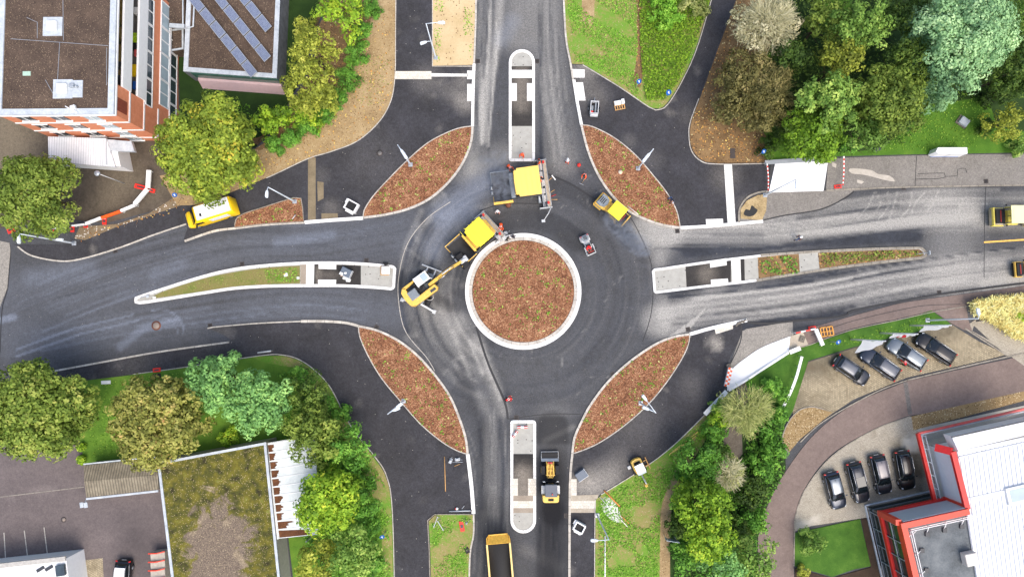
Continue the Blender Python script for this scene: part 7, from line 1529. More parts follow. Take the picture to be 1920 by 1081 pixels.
# handrails of the footbridges
def rail(pts, label, h=1.0, mt=M_wht, w_=.22, name='handrail', post=True):
    q = [P(x,y,h) for x,y in pts]; c = q[len(q)//2]; t = empty(name, (c.x,c.y,.1), 0, label, 'handrail'); o = Vector((c.x,c.y,0)); m = MB()
    for i in range(len(q)-1): m.bar(q[i]-o, q[i+1]-o, w_, .08)
    m.build('rail', mt, t)
    if post:
        for v in q[::2]: m = MB(); m.tube([(v.x-o.x,v.y-o.y,0),(v.x-o.x,v.y-o.y,h)], .04, 6); m.build('post', M_steel, t)
rail([(1321,776),(1340,756),(1362,733)],'white parapet bar from the footbridge end down beside the path',.5,M_wht,.5)
rail(crv([(1503,668),(1492,708),(1480,738),(1468,762)],10),'long curved double white handrail on the east lawn',1.0,M_wht,.3)
rail([(1480,660),(1500,652)],'short white parapet bar at the apron of the curved footbridge',.5,M_wht,.5,post=False)
rail(crv([(1478,661),(1428,693),(1398,713),(1366,732)],20),'low white edge rail along the stream side of the curved footbridge',.35,M_wht,.2,post=False)
rail([(1434,305),(1480,302),(1530,299)],'grey upstand rail along the tree side of the bridge deck',.7,M_steel,.5)
# grates, manholes
def manhole(px, py, r, label, inner=M_steel, z=.0, outer=None):
    c = P(px,py); o = empty('manhole_cover', (c.x,c.y,Hs(c.x,c.y)+z), 0, label, 'manhole cover', 'round manhole covers'); m = MB(); m.tube([(0,0,-.02),(0,0,.022)], r, 28); m.build('frame', outer or M_iron, o); m = MB(); m.tube([(0,0,.0),(0,0,.03)], r*.7, 24); m.build('lid', inner, o)
manhole(293,610,.55,'large manhole cover with rust brown ring on the west arm',plain('dusty_lid', rgb(150,136,124), .8),0,plain('rust_ring', rgb(116,70,52), .8)); manhole(712,287,.36,'round manhole cover on the north west path',plain('iron_lid', rgb(112,108,104), .7),.05); manhole(1163,323,.36,'round pale manhole cover in the north east planting bed',plain('cream_lid', rgb(214,200,176), .8),.13,plain('clay_ring', rgb(150,92,64), .8)); manhole(120,973,.3,'round manhole cover on the brown car park',plain('dusty_lid', rgb(150,136,124), .8),.05)
manhole(1169,408,.2,'red round cap in the lower part of the north east planting bed',M_bred,.14,M_bred); manhole(1081,540,.1,'tiny white cap on the right of the roundabout kerb',M_wht,.15,M_oldk)
def grate(px, py, rz, label, s=(.52,.52), z=.004):
    c = P(px,py); o = empty('drain_grate', (c.x,c.y,Hs(c.x,c.y)+z), rz, label, 'drain grate', 'square drain grates along the kerbs'); m = MB(); ring(m, [(-s[0]/2,-s[1]/2),(s[0]/2,-s[1]/2),(s[0]/2,s[1]/2),(-s[0]/2,s[1]/2)], .06, 0, .02); m.build('frame', M_iron, o)
    m = MB(); m.box((0,0,.005), (s[0]-.12,s[1]-.12,.006)); m.build('pit', M_black, o); m = MB()
    for k in range(4): m.box((-s[0]*.3+k*s[0]*.2,0,.012), (.035,s[1]-.13,.012))
    m.build('bars', M_iron, o)
for a in [(687,488,0,'above the right end of the west splitter island'),(454,495,.1,'above the grass part of the west splitter island'),(706,613,-.5,'at the top of the south west planting bed'),(809,697,-.7,'on the inner kerb of the south west planting bed'),(394,610,.1,'at the start of the lower west kerb'),(216,470,.3,'at the far west kerb'),(1007,115,0,'beside the round end of the north splitter island'),(896,115,0,'at the left kerb of the north road'),(1270,433,.1,'at the right tip of the north east planting bed'),(1290,617,.2,'at the right tip of the south east planting bed'),(1149,701,.7,'on the inner kerb of the south east planting bed'),(968,782,0,'above the south splitter island'),(1062,966,0,'beside the right kerb of the south road'),(1761,548,.1,'at the kerb of the east road near the brown pavement'),(1848,340,.05,'on the old pavement at the upper right'),(1694,352,0,'at the upper kerb of the east road')]:
    grate(a[0],a[1],a[2],'square iron drain grate '+a[3], z=.062 if a[0]==1848 else .004)
def thing1(name, px, py, rz, label, cat, build, z=None, group=None):
    c = P(px,py); z = .055 if z is None else z; t = empty(name, (c.x,c.y,Hs(c.x,c.y)+z), rz, label, cat, group); build(t); return t
def b_(t, name, mt, *boxes, bev=0):
    m = MB()
    for bx in boxes: m.box(bx[0], bx[1], rz=bx[2] if len(bx) > 2 else 0, bev=bev)
    return m.build(name, mt, t)
def tub(t, s=1.0, lid=True):
    m = MB(); ring(m, [(-.65*s,-.55*s),(.65*s,-.55*s),(.65*s,.55*s),(-.65*s,.55*s)], .14, 0, .8); m.build('shell', M_wht, t); b_(t, 'inside', M_black, ((0,0,.3),(1.0*s,.8*s,.5)))
    b_(t, 'bracket', M_wht, ((.1*s,-.66*s,.45),(.9*s,.2,.2))), b_(t, 'bracket', M_wht, ((-.75*s,.3*s,.4),(.2,.5,.3)))
thing1('plastic_tub', 661,388,-.5,'white open plastic tub with black inside beside the trench strip','tub',lambda t: tub(t,1.1)); thing1('plastic_tub', 1085,985,-.5,'white open plastic tub with black inside on the bottom path','tub',lambda t: tub(t,.95))
def slab_crate(t): b_(t, 'crate', plain('slate_grey_lid', rgb(96,106,118), .5, var=.08), ((0,0,.35),(1.25,.95,.7)), bev=.04); b_(t, 'rim', M_lgrey, ((.64,0,.35),(.05,.95,.6)),((0,-.5,.35),(1.25,.05,.6)))
thing1('grey_crate', 1089,888,.6,'slate grey crate on the south east path','crate',slab_crate)
def site_box(t):
    slab_crate(t); b_(t, 'white_parcel', M_sack, ((-.35,-.35,.8),(.42,.3,.2)), bev=.05); b_(t, 'white_parcel', M_sack, ((.05,-.1,.78),(.3,.22,.14),.6), bev=.05)
thing1('grey_crate', 651,511,-.45,'grey crate with two white parcels on the west splitter island','crate',site_box,z=.12)
thing1('cement_sack', 651,523,-.35,'crumpled white sacks in front of the grey crate on the west splitter island','sack',lambda t: (b_(t,'sack',M_sack,((0,0,.12),(1.0,.3,.22)),bev=.08), b_(t,'sack',M_sack,((.25,-.12,.2),(.5,.3,.2),.3),bev=.08)),z=.12)
thing1('bucket', 642,516,0,'small round bucket beside the grey crate','bucket',lambda t: MB().tube([(0,0,0),(0,0,.3)],[.13,.17],14).build('pail',plain('beige_pail',rgb(170,150,136),.7),t),z=.12)
def pallet(t, L=1.2, Wd=.8, mt=M_timber):
    for k in range(5): b_(t, 'plank', mt, ((-L/2+.06+k*(L-.12)/4,0,.13),(.1,Wd,.025)))
    for y in (-Wd/2+.05,0,Wd/2-.05): b_(t, 'bearer', mt, ((0,y,.06),(L,.09,.1)))
def p1(t): pallet(t,1.0,1.1); b_(t,'white_bag',M_sack,((.15,0,.32),(1.0,.95,.35)),bev=.1); b_(t,'red_mark',M_bred,((.1,0,.505),(.1,.1,.01)))
thing1('pallet', 722,507,0,'pallet with a full white bag on the west splitter island','pallet',p1,z=.12)
thing1('black_sack', 725,495,0,'crumpled black plastic sack beside the white bag','sack',lambda t: b_(t,'sack',M_black,((0,0,.12),(.5,.28,.22),.2),((-.25,.1,.08),(.3,.16,.14),-.4),bev=.07),z=.12)
def p2(t): pallet(t,1.25,1.1); b_(t,'white_parcel',M_sack,((-.2,.25,.3),(.8,.5,.3)),bev=.04); b_(t,'white_parcel',M_sack,((.45,.3,.32),(.38,.6,.34)),bev=.04)
thing1('pallet', 1161,198,.2,'small timber pallet with white parcels on the north east path','pallet',p2)
def trailer(t):
    m = MB(); ring(m, [(-.75,-.48),(.75,-.48),(.75,.48),(-.75,.48)], .08, .35, 1.0); m.build('side_wall', M_lgrey, t); b_(t,'floor',M_black,((0,0,.4),(1.4,.85,.1))); b_(t,'grey_beam',M_grey,((.05,-.15,.6),(1.2,.18,.2)),((-.1,.22,.6),(.7,.2,.2)))
    b_(t,'red_can',M_bred,((-.55,.25,.75),(.28,.25,.3)),bev=.03); b_(t,'tail_board',M_lgrey,((-.9,0,.7),(.28,.9,.5)),bev=.04)
    for s in (-1,1): wheel(t,0,s*.6,.28,.16,M_lgrey)
    m = MB(); m.tube([(.75,0,.45),(1.3,0,.45)],.04); m.build('drawbar',M_steel,t)
thing1('tool_trailer', 1113,206,1.5,'small grey tool trailer with a red can on the north east path','trailer',trailer)
def opal(t): pallet(t,1.5,1.1,plain('orange_plastic', rgb(236,168,74), .6, var=.08)); b_(t,'frame',plain('orange_plastic', rgb(236,168,74)),((0,.52,.15),(1.5,.1,.06)),((0,-.52,.15),(1.5,.1,.06)),((-.72,0,.15),(.1,1.1,.06)),((.72,0,.15),(.1,1.1,.06)),((0,0,.15),(.12,1.1,.06)))
thing1('pallet', 1549,621,.15,'orange slotted pallet on the brown pavement','pallet',opal,z=.06)
thing1('utility_box', 1803,229,-.65,'low grey utility cover with stone edging on the park lawn','utility box',lambda t: (b_(t,'stone_edge',M_oldk,((0,0,.06),(1.35,1.15,.14))), b_(t,'lid',M_zinc,((.08,.02,.25),(1.05,.9,.3)),bev=.04)),z=.09)
def cab(t): m = MB(); m.prism([(-1.9,-.2),(-1.5,-.42),(1.9,-.42),(1.9,.35),(-1.6,.35)],0,1.5,tp=.98); m.build('cabinet',M_wht,t,bevel=.04); b_(t,'door_seam',M_steel,((0,-.43,.75),(.03,.02,1.2))); b_(t,'blue_edge',M_blue,((0,-.43,.06),(3.3,.02,.1)))
thing1('white_cabinet', 1768,288,0,'long white cabinet with a pointed end beside the park lawn','cabinet',cab,z=.09)
thing1('site_sign', 1638,284,.2,'small dark panel on a bracket at the wood edge','sign',lambda t: (b_(t,'panel',M_darkp,((0,0,.9),(.6,.35,.06),.2)), b_(t,'post',M_steel,((0,0,.45),(.05,.05,.9))), b_(t,'post',M_wht,((.33,.1,.6),(.05,.3,.05)))),z=.09)
thing1('information_board', 1254,1004,-.15,'slatted blue grey board leaning out of the bushes at the bottom','sign',lambda t: (b_(t,'panel',plain('blue_grey_panel',rgb(140,156,168),.5),((0,0,1.5),(1.5,.06,1.0))), b_(t,'slat',M_lgrey,*[((-.6+k*.3,-.04,1.5),(.04,.04,1.0)) for k in range(5)]), b_(t,'post',M_steel,((-.6,.05,.9),(.07,.07,1.9))), b_(t,'post',M_steel,((.6,.05,.9),(.07,.07,1.9)))),z=.1)
thing1('concrete_steps', 1338,771,.0,'grey concrete steps from the path to the stream','steps',lambda t: [b_(t,'step',plain('step_concrete',rgb(156,152,142),.85,var=.15),((.1+k*.42,0,.1-k*.0),(.4,.9,.24-k*.05))) for k in range(4)],z=0)
# long thin things lying about
def lying(name, a, b, r, mt, label, cat, z=.06, group=None):
    p, q = P(*a), P(*b); c = (p+q)/2; t = empty(name, (c.x,c.y,z+r), 0, label, cat, group); m = MB(); m.tube([p-c, (p-c)*.3+(q-c)*.3, q-c], r, 8); m.build('rod', mt, t); m = MB(); e = (q-p).normalized()*.12; m.tube([q-c-e, q-c], r*1.12, 8); m.build('end_cap', M_iron, t)
lying('steel_pipe',(484,661),(512,657),.1,M_lgrey,'short grey pipe lying at the start of the bare soil bend','pipe'); lying('steel_pipe',(591,728),(606,723),.06,M_lgrey,'short pale pipe on the bare soil above the hedge','pipe',z=.1)
lying('measuring_staff',(833.5,855),(835.5,922),.05,M_timber,'long thin timber rod lying on the south west path','staff'); lying('aluminium_lath',(842,866),(870,865),.03,M_steel,'aluminium lath among the tools on the south west path','lath'); lying('hand_tamper',(852,873),(864,868),.035,M_timber,'short wooden tool below the aluminium lath','tool')
lying('aluminium_lath',(842,957),(885,956),.08,M_steel,'aluminium lath along the verge edge at the bottom','lath'); lying('shovel',(866,953),(872,945),.04,M_steel,'short tool leaning beside the red and white helmet','tool')
for k, (a, b) in enumerate((((1254,851),(1310,806)),((1262,846),(1306,815)))): lying('timber_plank',a,b,.07,plain('yellow_timber',rgb(204,178,96),.8),['longer yellow plank beside the south east path','shorter yellow plank beside the south east path'][k],'plank',z=.11)
lying('timber_plank',(1274,845),(1296,826),.06,M_darkp,'dark plank next to the yellow planks','plank',z=.12); lying('timber_plank',(1132,918),(1163,949),.08,plain('orange_timber',rgb(206,132,66),.8),'orange timber plank beside the white powder','plank',z=.12); lying('timber_plank',(1164,965),(1180,981),.06,plain('orange_timber',rgb(206,132,66)),'short orange plank below the white powder','plank',z=.12); lying('lath',(1124,930),(1178,988),.035,M_wht,'thin pale lath through the white powder','lath',z=.14)
lying('white_pipe',(1134,1003),(1134,1100),.07,M_wht,'long white pipe lying on the bottom meadow','pipe',z=.12); lying('fence_post',(549,411),(556,402),.05,M_lgrey,'short pale post lying in the small triangular planting bed','post',z=.15)
lying('marker_lath',(1177,387),(1198,404),.04,M_sack,'thin white lath lying in the north east planting bed','lath',z=.15)
for k, (a, b, mt) in enumerate((((1028,339),(1036,332),M_timber),((1030,362),(1041,355),M_timber),((1032,369),(1044,364),M_redl),((1032,374),(1047,374),M_timber))): lying('rake',a,b,.035,mt,['rake lying behind the amber paver, uppermost','shovel behind the amber paver, second from above','red headed tool behind the amber paver','long handled rake behind the amber paver, lowest'][k],'tool',z=.0)
thing1('board', 1038,333,-.9,'white board of the uppermost rake behind the amber paver','board',lambda t: b_(t,'plate',M_sack,((0,0,.06),(.7,.14,.05)),bev=.01),z=0)
thing1('red_bin', 1085,311,0,'round bright red bin on the road beside the workers','bin',lambda t: (MB().tube([(0,0,0),(0,0,.5)],[.16,.2],16).build('bin',M_bred,t), MB().tube([(0,0,.5),(0,0,.54)],.21,16).build('lid',M_bred,t)),z=0)
thing1('helmet', 857,952,0,'red and white helmet lying on the aluminium lath','helmet',lambda t: (MB().ball((0,0,.12),.17,12).build('shell',M_wht,t), MB().ball((-.12,0,.1),.13,12).build('red_band',M_bred,t)))
def comp(t): b_(t,'engine',M_lgrey,((0,0,.3),(.3,.3,.3)),bev=.05); b_(t,'plate',M_steel,((0,0,.06),(.6,.35,.08)),bev=.02); MB().tube([(.2,0,.3),(.6,0,.7)],.025,6).build('handle',M_steel,t)
thing1('plate_compactor', 858,860,.1,'white plate compactor, right one of two by the aluminium lath','compactor',comp); thing1('plate_compactor', 845,863,1.2,'pale plate compactor, left one of two by the aluminium lath','compactor',comp); thing1('plate_compactor', 947,437,.3,'small grey compactor on new asphalt above the roundabout kerb','compactor',comp,z=0)
thing1('survey_tripod', 876,974,0,'metal survey tripod on the small bottom verge','tripod',lambda t: (MB().ball((0,0,1.2),.14,10).build('head',M_steel,t), [MB().tube([(0,0,1.2),(.45*math.cos(a),.45*math.sin(a),0)],.03,6).build('leg',M_steel,t) for a in (.3,2.4,4.5)]),z=.1)
for k,(px,py,rz) in enumerate(((818,975,1.2),(827,982,-1.0))): thing1('trestle', px,py,rz,['folded steel trestle nearest the path corner','steel trestle leaning over the bottom verge grass'][k],'trestle',lambda t: (b_(t,'top_bar',M_steel,((0,0,.5),(1.3,.07,.07))), [MB().tube([(x,0,.5),(x,y,0)],.025,6).build('leg',M_steel,t) for x in (-.55,.55) for y in (-.3,.3)]),z=.1)
thing1('white_plate', 200,716,.05,'thin white plate on the lawn verge left of the red foot','plate',lambda t: b_(t,'plate',M_sack,((0,0,.05),(1.1,.4,.06)),bev=.01),z=.1)
thing1('plastic_bag', 537,515,.2,'white and yellow plastic bag on the west splitter island grass','bag',lambda t: (b_(t,'bag',M_sack,((0,0,.1),(.45,.4,.18)),bev=.08), b_(t,'yellow_tie',plain('yellow_plastic',rgb(250,206,18)),((-.1,.1,.2),(.18,.12,.06)),bev=.02)),z=.13)
thing1('marker_stone', 560,521,0,'small white marker block at the end of the west island grass','marker',lambda t: b_(t,'block',M_sack,((0,0,.08),(.3,.3,.16)),bev=.02),z=.13)
thing1('marker_stone', 291,558,0,'white marker block near the tip of the west splitter island','marker',lambda t: b_(t,'block',M_sack,((0,0,.08),(.35,.3,.16)),bev=.02),z=.13)
thing1('keep_right_sign', 1730,475,.1,'fallen sign post at the pointed tip of the east splitter island','road sign',lambda t: (MB().tube([(-.9,0,.15),(.5,0,.25)],.04,8).build('post',M_steel,t), b_(t,'sign_back',M_zinc,((.5,0,.3),(.08,.5,.4)),bev=.01)),z=.14)
thing1('keep_right_sign', 274,557,.2,'fallen sign post at the pointed tip of the west splitter island','road sign',lambda t: (MB().tube([(-.6,0,.15),(.4,.1,.25)],.04,8).build('post',M_steel,t), b_(t,'sign_back',M_zinc,((.4,0,.3),(.3,.3,.1)),bev=.01)),z=.14)
thing1('stone_slab', 1503,635,-.35,'square paving stone with a hole beside the slotted barrier','paving stone',lambda t: (b_(t,'stone',M_oldk,((0,0,.06),(.6,.75,.12)),bev=.02), b_(t,'hole',M_black,((0,0,.122),(.09,.09,.01)))),z=.1)
thing1('floodlight_mast', 234,344,0,'round grey lamp on a thin pole in the brown courtyard','lamp',lambda t: (MB().tube([(.0,0,0),(-.5,.2,4.5)],.05,8).build('pole',M_lgrey,t), MB().tube([(-.5,.2,4.45),(-.5,.2,4.6)],.3,20).build('lamp_head',M_steel,t)))
thing1('kerb_rubble', 1385,605,.1,'pile of grey broken kerb stones at the end of the lower east kerb','rubble',lambda t: b_(t,'stones',M_oldk,((0,0,.12),(.5,.3,.22),.3),((.45,.12,.1),(.4,.25,.2),-.2),((-.3,-.2,.1),(.35,.25,.18),.7),((.75,.25,.1),(.3,.2,.2),.1),bev=.03))
thing1('concrete_block', 1365,686,.3,'small grey patterned block above the chequered barrier','block',lambda t: b_(t,'block',M_oldk,((0,0,.2),(.5,.6,.4)),((.1,.1,.42),(.2,.2,.06)),bev=.03))
thing1('inspection_cover', 1373,288,.0,'dark rectangular cover on the leafy soil under the brownish tree','cover',lambda t: (b_(t,'cover',M_iron,((0,0,.02),(.6,1.1,.04))), b_(t,'frame',M_darkp,((0,.57,.02),(.66,.04,.06)),((0,-.57,.02),(.66,.04,.06)))),z=.1)
# white powder splash and small soil mound
sheet('powder_spill', W(crv([(1134,930),(1150,936),(1160,955),(1168,975),(1155,978),(1140,968),(1130,955),(1126,938)],4,True)), .118, blotch('lime_powder', [(.3, rgb(176,176,164)), (.5, rgb(222,222,216)), (.7, rgb(240,240,238))], 1.5, 8, .4), 1)
_m = MATS['lime_powder']; _nt = _m.node_tree; _b = _nt.nodes['Principled BSDF']; _c = P(1149,956); _mp = N(_nt, 'ShaderNodeMapping'); _mp.inputs['Location'].default_value = (-_c.x/1.5, -_c.y/2.1, 0); _mp.inputs['Scale'].default_value = (1/1.5, 1/2.1, 0); _nt.links.new(geo(_nt), _mp.inputs[0])
_L = N(_nt, 'ShaderNodeVectorMath', operation='LENGTH'); _nt.links.new(_mp.outputs[0], _L.inputs[0]); _nt.links.new(ramp(_nt, mth(_nt, 'SUBTRACT', mth(_nt, 'ADD', noise(_nt, geo(_nt), 2.2, 6, .75), .45), mth(_nt, 'MULTIPLY', _L.outputs['Value'], .55)), [(.32, BW(0)), (.72, BW(1))]), _b.inputs['Alpha'])
# ================================================================ PEOPLE
M_skin = plain('skin', rgb(196,146,118), .55, var=.06); M_hair = plain('dark_hair', rgb(44,34,28), .7); M_boot = plain('work_boot', rgb(52,42,36), .8); M_hivis = plain('hi_vis_orange', rgb(250,92,30), .7, var=.1); M_hired = plain('bright_red_fabric', rgb(216,24,26), .75, var=.1)
M_gtee = plain('grey_shirt', rgb(196,192,194), .8, var=.1); M_navy = plain('navy_fabric', rgb(30,36,56), .8, var=.15); M_brown = plain('brown_jacket', rgb(112,66,44), .8, var=.15); M_jean = plain('blue_jeans', rgb(70,98,140), .8, var=.15)
def skel(pose):
    """joint positions, x forward, z up"""
    bend, armf, stride, squat = pose; c, s = math.cos(bend), math.sin(bend); hz = .95-squat*.45; Pj = {}
    up = lambda d, y=0, f=0: (s*d+c*f, y, hz+c*d-s*f)
    Pj['pelvis'] = (0,0,hz); Pj['waist'] = up(.18); Pj['chest'] = up(.38); Pj['neck'] = up(.54); Pj['head'] = up(.66, 0, .02); Pj['crown'] = up(.78, 0, .03); Pj['nose'] = up(.67, 0, .125)
    for n_, sd in (('l',1),('r',-1)):
        k = stride*sd; Pj['hip'+n_] = (0, sd*.10, hz-.04); Pj['knee'+n_] = (.12*k+.28*squat+.03, sd*.13, hz*.52); Pj['ankle'+n_] = (.22*k-.05*squat, sd*.14, .09); Pj['toe'+n_] = (.22*k+.17, sd*.16, .04)
        sh = up(.48, sd*.19); Pj['shoulder'+n_] = sh; fw = armf*(1 if sd > 0 else .8)
        el = (sh[0]+.27*math.sin(fw*.6), sd*.27, sh[2]-.27*math.cos(fw*.6)); Pj['elbow'+n_] = el
        wr = (el[0]+.25*math.sin(fw*1.3), sd*(.27-.1*fw), el[2]-.25*math.cos(fw*1.3)); Pj['wrist'+n_] = wr
        d = Vector(wr)-Vector(el); d.normalize(); pm = Vector(wr)+d*.07; Pj['palm'+n_] = tuple(pm); side = Vector((0,1,0)).cross(d).normalized() if abs(d.y) < .9 else Vector((1,0,0)); lat = d.cross(side).normalized()
        for i, ln_ in enumerate((.07,.08,.075,.06)):
            r0 = pm+lat*((i-1.5)*.02)+d*.02; Pj[f'f{i}{n_}'] = tuple(r0+d*.02); Pj[f'g{i}{n_}'] = tuple(r0+d*(ln_*.8)-side*.03)
        Pj['t0'+n_] = tuple(pm-lat*.035-d*.02); Pj['t1'+n_] = tuple(pm-lat*.05+d*.03-side*.015)
    return Pj
BB = [('pelvis','waist'),('waist','chest'),('chest','neck'),('neck','head'),('head','crown'),('head','nose')]
for n_ in 'lr': BB += [('pelvis','hip'+n_),('hip'+n_,'knee'+n_),('knee'+n_,'ankle'+n_),('ankle'+n_,'toe'+n_),('chest','shoulder'+n_),('shoulder'+n_,'elbow'+n_),('elbow'+n_,'wrist'+n_),('wrist'+n_,'palm'+n_),('palm'+n_,'t0'+n_),('t0'+n_,'t1'+n_)]+[(f'palm{n_}',f'f{i}{n_}') for i in range(4)]+[(f'f{i}{n_}',f'g{i}{n_}') for i in range(4)]
RAD = {'pelvis':.13,'waist':.12,'chest':.15,'neck':.055,'head':.095,'crown':.08,'nose':.014,'hip':.09,'knee':.058,'ankle':.042,'toe':.04,'shoulder':.065,'elbow':.042,'wrist':.03,'palm':.03}
def rad(n): 
    b = n.rstrip('lr') if n not in RAD else n
    return RAD.get(b, .0095)
def skinned(name, Pj, bones, scale, mt, parent, root, add=0.0):
    names = []; 
    for a, b in bones:
        for q in (a, b):
            if q not in names: names.append(q)
    me = bpy.data.meshes.new(name); me.from_pydata([Pj[n] for n in names], [(names.index(a), names.index(b)) for a, b in bones], []); o = link(name, me, mt, parent)
    m = o.modifiers.new('skin', 'SKIN'); m.use_smooth_shade = True
    for i, n in enumerate(names):
        r = rad(n)*scale+add; me.skin_vertices[0].data[i].radius = (r, r); me.skin_vertices[0].data[i].use_root = (n == root)
    sb = o.modifiers.new('sub', 'SUBSURF'); sb.levels = 1; sb.render_levels = 1; return o
POSES = {'stand': (.08,.4,.3,0), 'rake': (.45,1.0,.6,.1), 'bend': (1.15,.7,.5,.2), 'walk': (.1,.3,1.0,0), 'kneel': (.7,.8,.4,.95), 'sit': (.05,1.1,.1,.9)}
def person(px, py, face, pose, label, top, legs, head, z=.0, helmet=True, tool=None, group=None):
    c = P(px,py,z+1.0); t = empty('person', (c.x, c.y, z), heading(*face), label, 'person', group); Pj = skel(POSES[pose]); arms = lambda n_: [('chest','shoulder'+n_),('shoulder'+n_,'elbow'+n_),('elbow'+n_,'wrist'+n_)]
    skinned('body', Pj, BB, 1.0, M_skin, t, 'pelvis')
    skinned('jacket', Pj, [('pelvis','waist'),('waist','chest'),('chest','neck')]+arms('l')+arms('r'), 1.05, top, t, 'pelvis', .02)
    skinned('trousers', Pj, [('waist','pelvis')]+[q for n_ in 'lr' for q in (('pelvis','hip'+n_),('hip'+n_,'knee'+n_),('knee'+n_,'ankle'+n_))], 1.05, legs, t, 'pelvis', .016)
    for n_ in 'lr': skinned('boot', Pj, [('ankle'+n_,'toe'+n_)], 1.1, M_boot, t, 'ankle'+n_, .012)
    h = Vector(Pj['head']); u = (Vector(Pj['crown'])-h).normalized(); m = MB(); m.ball((0,0,0), .125, 14, sc=(1.12,.95,.85))
    if helmet: m.prism([(.16*math.cos(a)*1.15+.02,.145*math.sin(a)) for a in [k*.5236 for k in range(12)]], -.035, -.015)
    o = m.build('helmet' if helmet else 'hair', head, t); o.location = h+u*.07; o.rotation_euler = (0, POSES[pose][0], 0)
    if top in (M_hivis, M_hired): 
        m = MB()
        for zz in (.1,.28): m.tube([Vector(Pj['waist'])*(1-zz*2)+Vector(Pj['chest'])*zz*2+Vector((0,0,-.01)), Vector(Pj['waist'])*(1-zz*2)+Vector(Pj['chest'])*zz*2+Vector((0,0,.035))], .19, 12)
        m2 = MB(); m2.bar(Vector(Pj['chest'])+Vector((-.1,-.09,.14)), Vector(Pj['chest'])+Vector((.12,-.09,.12)), .05, .03); m2.bar(Vector(Pj['chest'])+Vector((-.1,.09,.14)), Vector(Pj['chest'])+Vector((.12,.09,.12)), .05, .03); m2.build('reflective_strap', M_chrome, t)
    if tool:
        a = Vector(Pj['palml']); c_, s_ = math.cos(-t.rotation_euler.z), math.sin(-t.rotation_euler.z); tg = P(*tool)-Vector((c.x,c.y,z)); tg = Vector((tg.x*c_-tg.y*s_, tg.x*s_+tg.y*c_, .05)); r = empty('rake', (0,0,0)); r.location = (c.x,c.y,z); r.rotation_euler = t.rotation_euler
        m = MB(); m.tube([a-(tg-a).normalized()*.3, tg], .018, 6); m.build('handle', M_timber, r); m = MB(); m.bar(tg+Vector((0,-.25,0)), tg+Vector((0,.25,0)), .05, .08); m.build('rake_head', M_steel, r); tag(r, 'long handled rake held by the '+label.split(' beside')[0].split(' on ')[0].split(' at ')[0][:70], 'rake')
    return t
M_hw = M_wht
person(980,287,(-.3,1),'rake','worker in orange on the lower end of the north splitter island',M_hivis,M_hivis,M_hivis,.11)
person(953,309,(.6,.8),'bend','worker in orange bending at the upper left corner of the amber canopy',M_hivis,M_hivis,M_hair,0,helmet=False)
person(1064,303,(0,-1),'stand','worker in pale grey shirt and orange trousers left of the red bin',M_gtee,M_hivis,M_wht)
person(1097,326,(-.4,1),'rake','worker in orange raking beside the red bin',M_hivis,M_hivis,M_hair,0,helmet=False,tool=(1090,345))
person(933,396,(0,1),'stand','worker in grey shirt with white helmet above the orange worker',M_gtee,M_hivis,M_wht)
person(939,419,(0,1),'bend','crouching worker in orange on new asphalt above the roundabout kerb',M_hivis,M_hivis,M_bor)
person(951,447,(1,.2),'walk','person in black on the top of the roundabout kerb',M_black,M_black,M_hair,.15,helmet=False)
person(962,444,(0,-1),'stand','person in navy on the roundabout kerb',M_navy,M_navy,M_hair,.15,helmet=False)
person(1013,336,(1,0),'stand','worker in orange standing on the amber paver screed',M_hivis,M_navy,M_hair,.75,helmet=False); 
person(1012,303,(-1,0),'stand','worker in orange at the top end of the amber paver screed',M_hivis,M_hivis,M_hair,.75,helmet=False)
person(1103,462,(11,24),'sit','driver in red sitting on the small open roller',M_hired,M_hired,M_hired,.75)
person(1500,445,(-1,.3),'walk','person in brown jacket and white cap walking on the east road',M_brown,M_jean,M_wht)
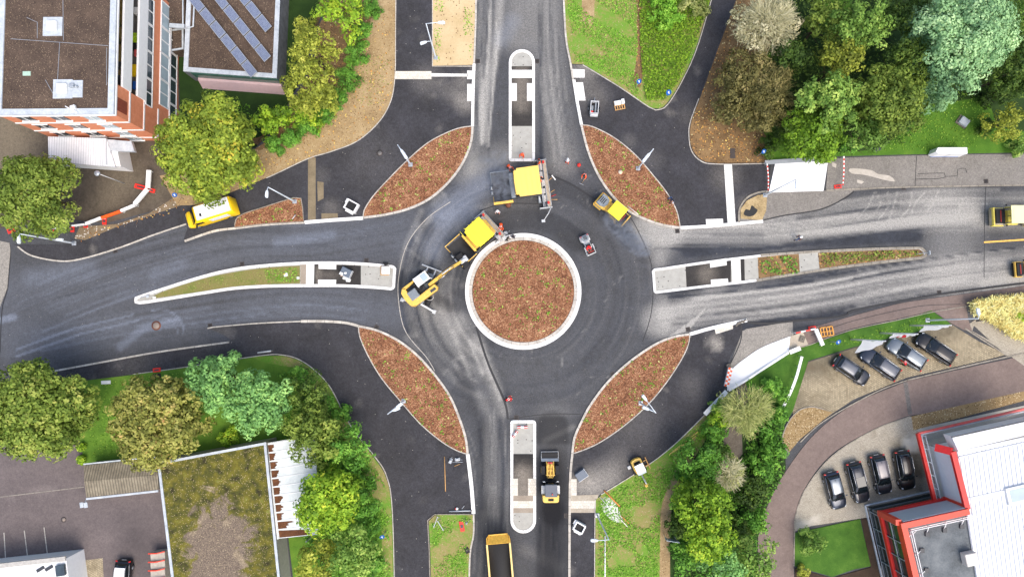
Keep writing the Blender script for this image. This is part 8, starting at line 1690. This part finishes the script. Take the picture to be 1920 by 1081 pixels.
person(1699,684,(-.3,-1),'bend','person in red jacket between the graphite and the silver car',M_hired,M_black,M_hair,.07,helmet=False)
person(1258,370,(.3,1),'bend','person in navy and grey bending at the right rim of the north east planting bed',M_navy,M_jean,M_gtee,.05,helmet=False)
person(948,750,(1,-.4),'bend','worker in red on the seam above the south splitter island',M_hired,M_black,M_hired,0)
# ================================================================ STEAM over the hot asphalt
def steam(px, py, z, sx, sy, sz, rot, dens_, label, seed):
    c = P(px,py,z); m = bpy.data.materials.new('steam'); m.use_nodes = True; nt = m.node_tree; nt.nodes.remove(nt.nodes['Principled BSDF']); out = nt.nodes['Material Output']
    v = N(nt, 'ShaderNodeVolumePrincipled'); v.inputs['Color'].default_value = (.85,.9,1,1); v.inputs['Anisotropy'].default_value = .2; tc = coords(nt)
    nz = noise(nt, tc, 1.1, 4, .6, .6); g = N(nt, 'ShaderNodeVectorMath', operation='LENGTH'); mp = N(nt, 'ShaderNodeMapping'); mp.inputs['Scale'].default_value = (1/sx,1/sy,1/sz); nt.links.new(tc, mp.inputs[0]); nt.links.new(mp.outputs[0], g.inputs[0])
    f = mth(nt, 'SUBTRACT', 1.0, g.outputs['Value'], True); d = mth(nt, 'MULTIPLY', mth(nt, 'MULTIPLY', f, ramp(nt, nz, [(.45, BW(0)), (.7, BW(1))])), dens_)
    nt.links.new(d, v.inputs['Density']); nt.links.new(v.outputs[0], out.inputs['Volume'])
    mb = MB(); mb.ball((0,0,0), 1, 16, sc=(sx,sy,sz)); o = mb.build('steam', m); o.location = c; o.rotation_euler = (0,0,rot); tag(o, label, 'steam', kind='stuff')
steam(1168,432,1.6,3.6,1.3,1.2,-.7,5.5,'thin bluish steam drifting over the asphalt below the lemon canopied roller',1)
steam(1195,465,1.5,1.8,1.0,1.0,-.5,5.0,'thin wisp of steam on the right part of the roundabout lane',2)
steam(945,345,2.2,2.0,2.4,1.2,0,3.5,'steam rising from the hopper of the amber paver',3)
steam(925,300,1.6,2.6,1.2,1.2,.3,1.2,'faint steam beside the north splitter island',4)
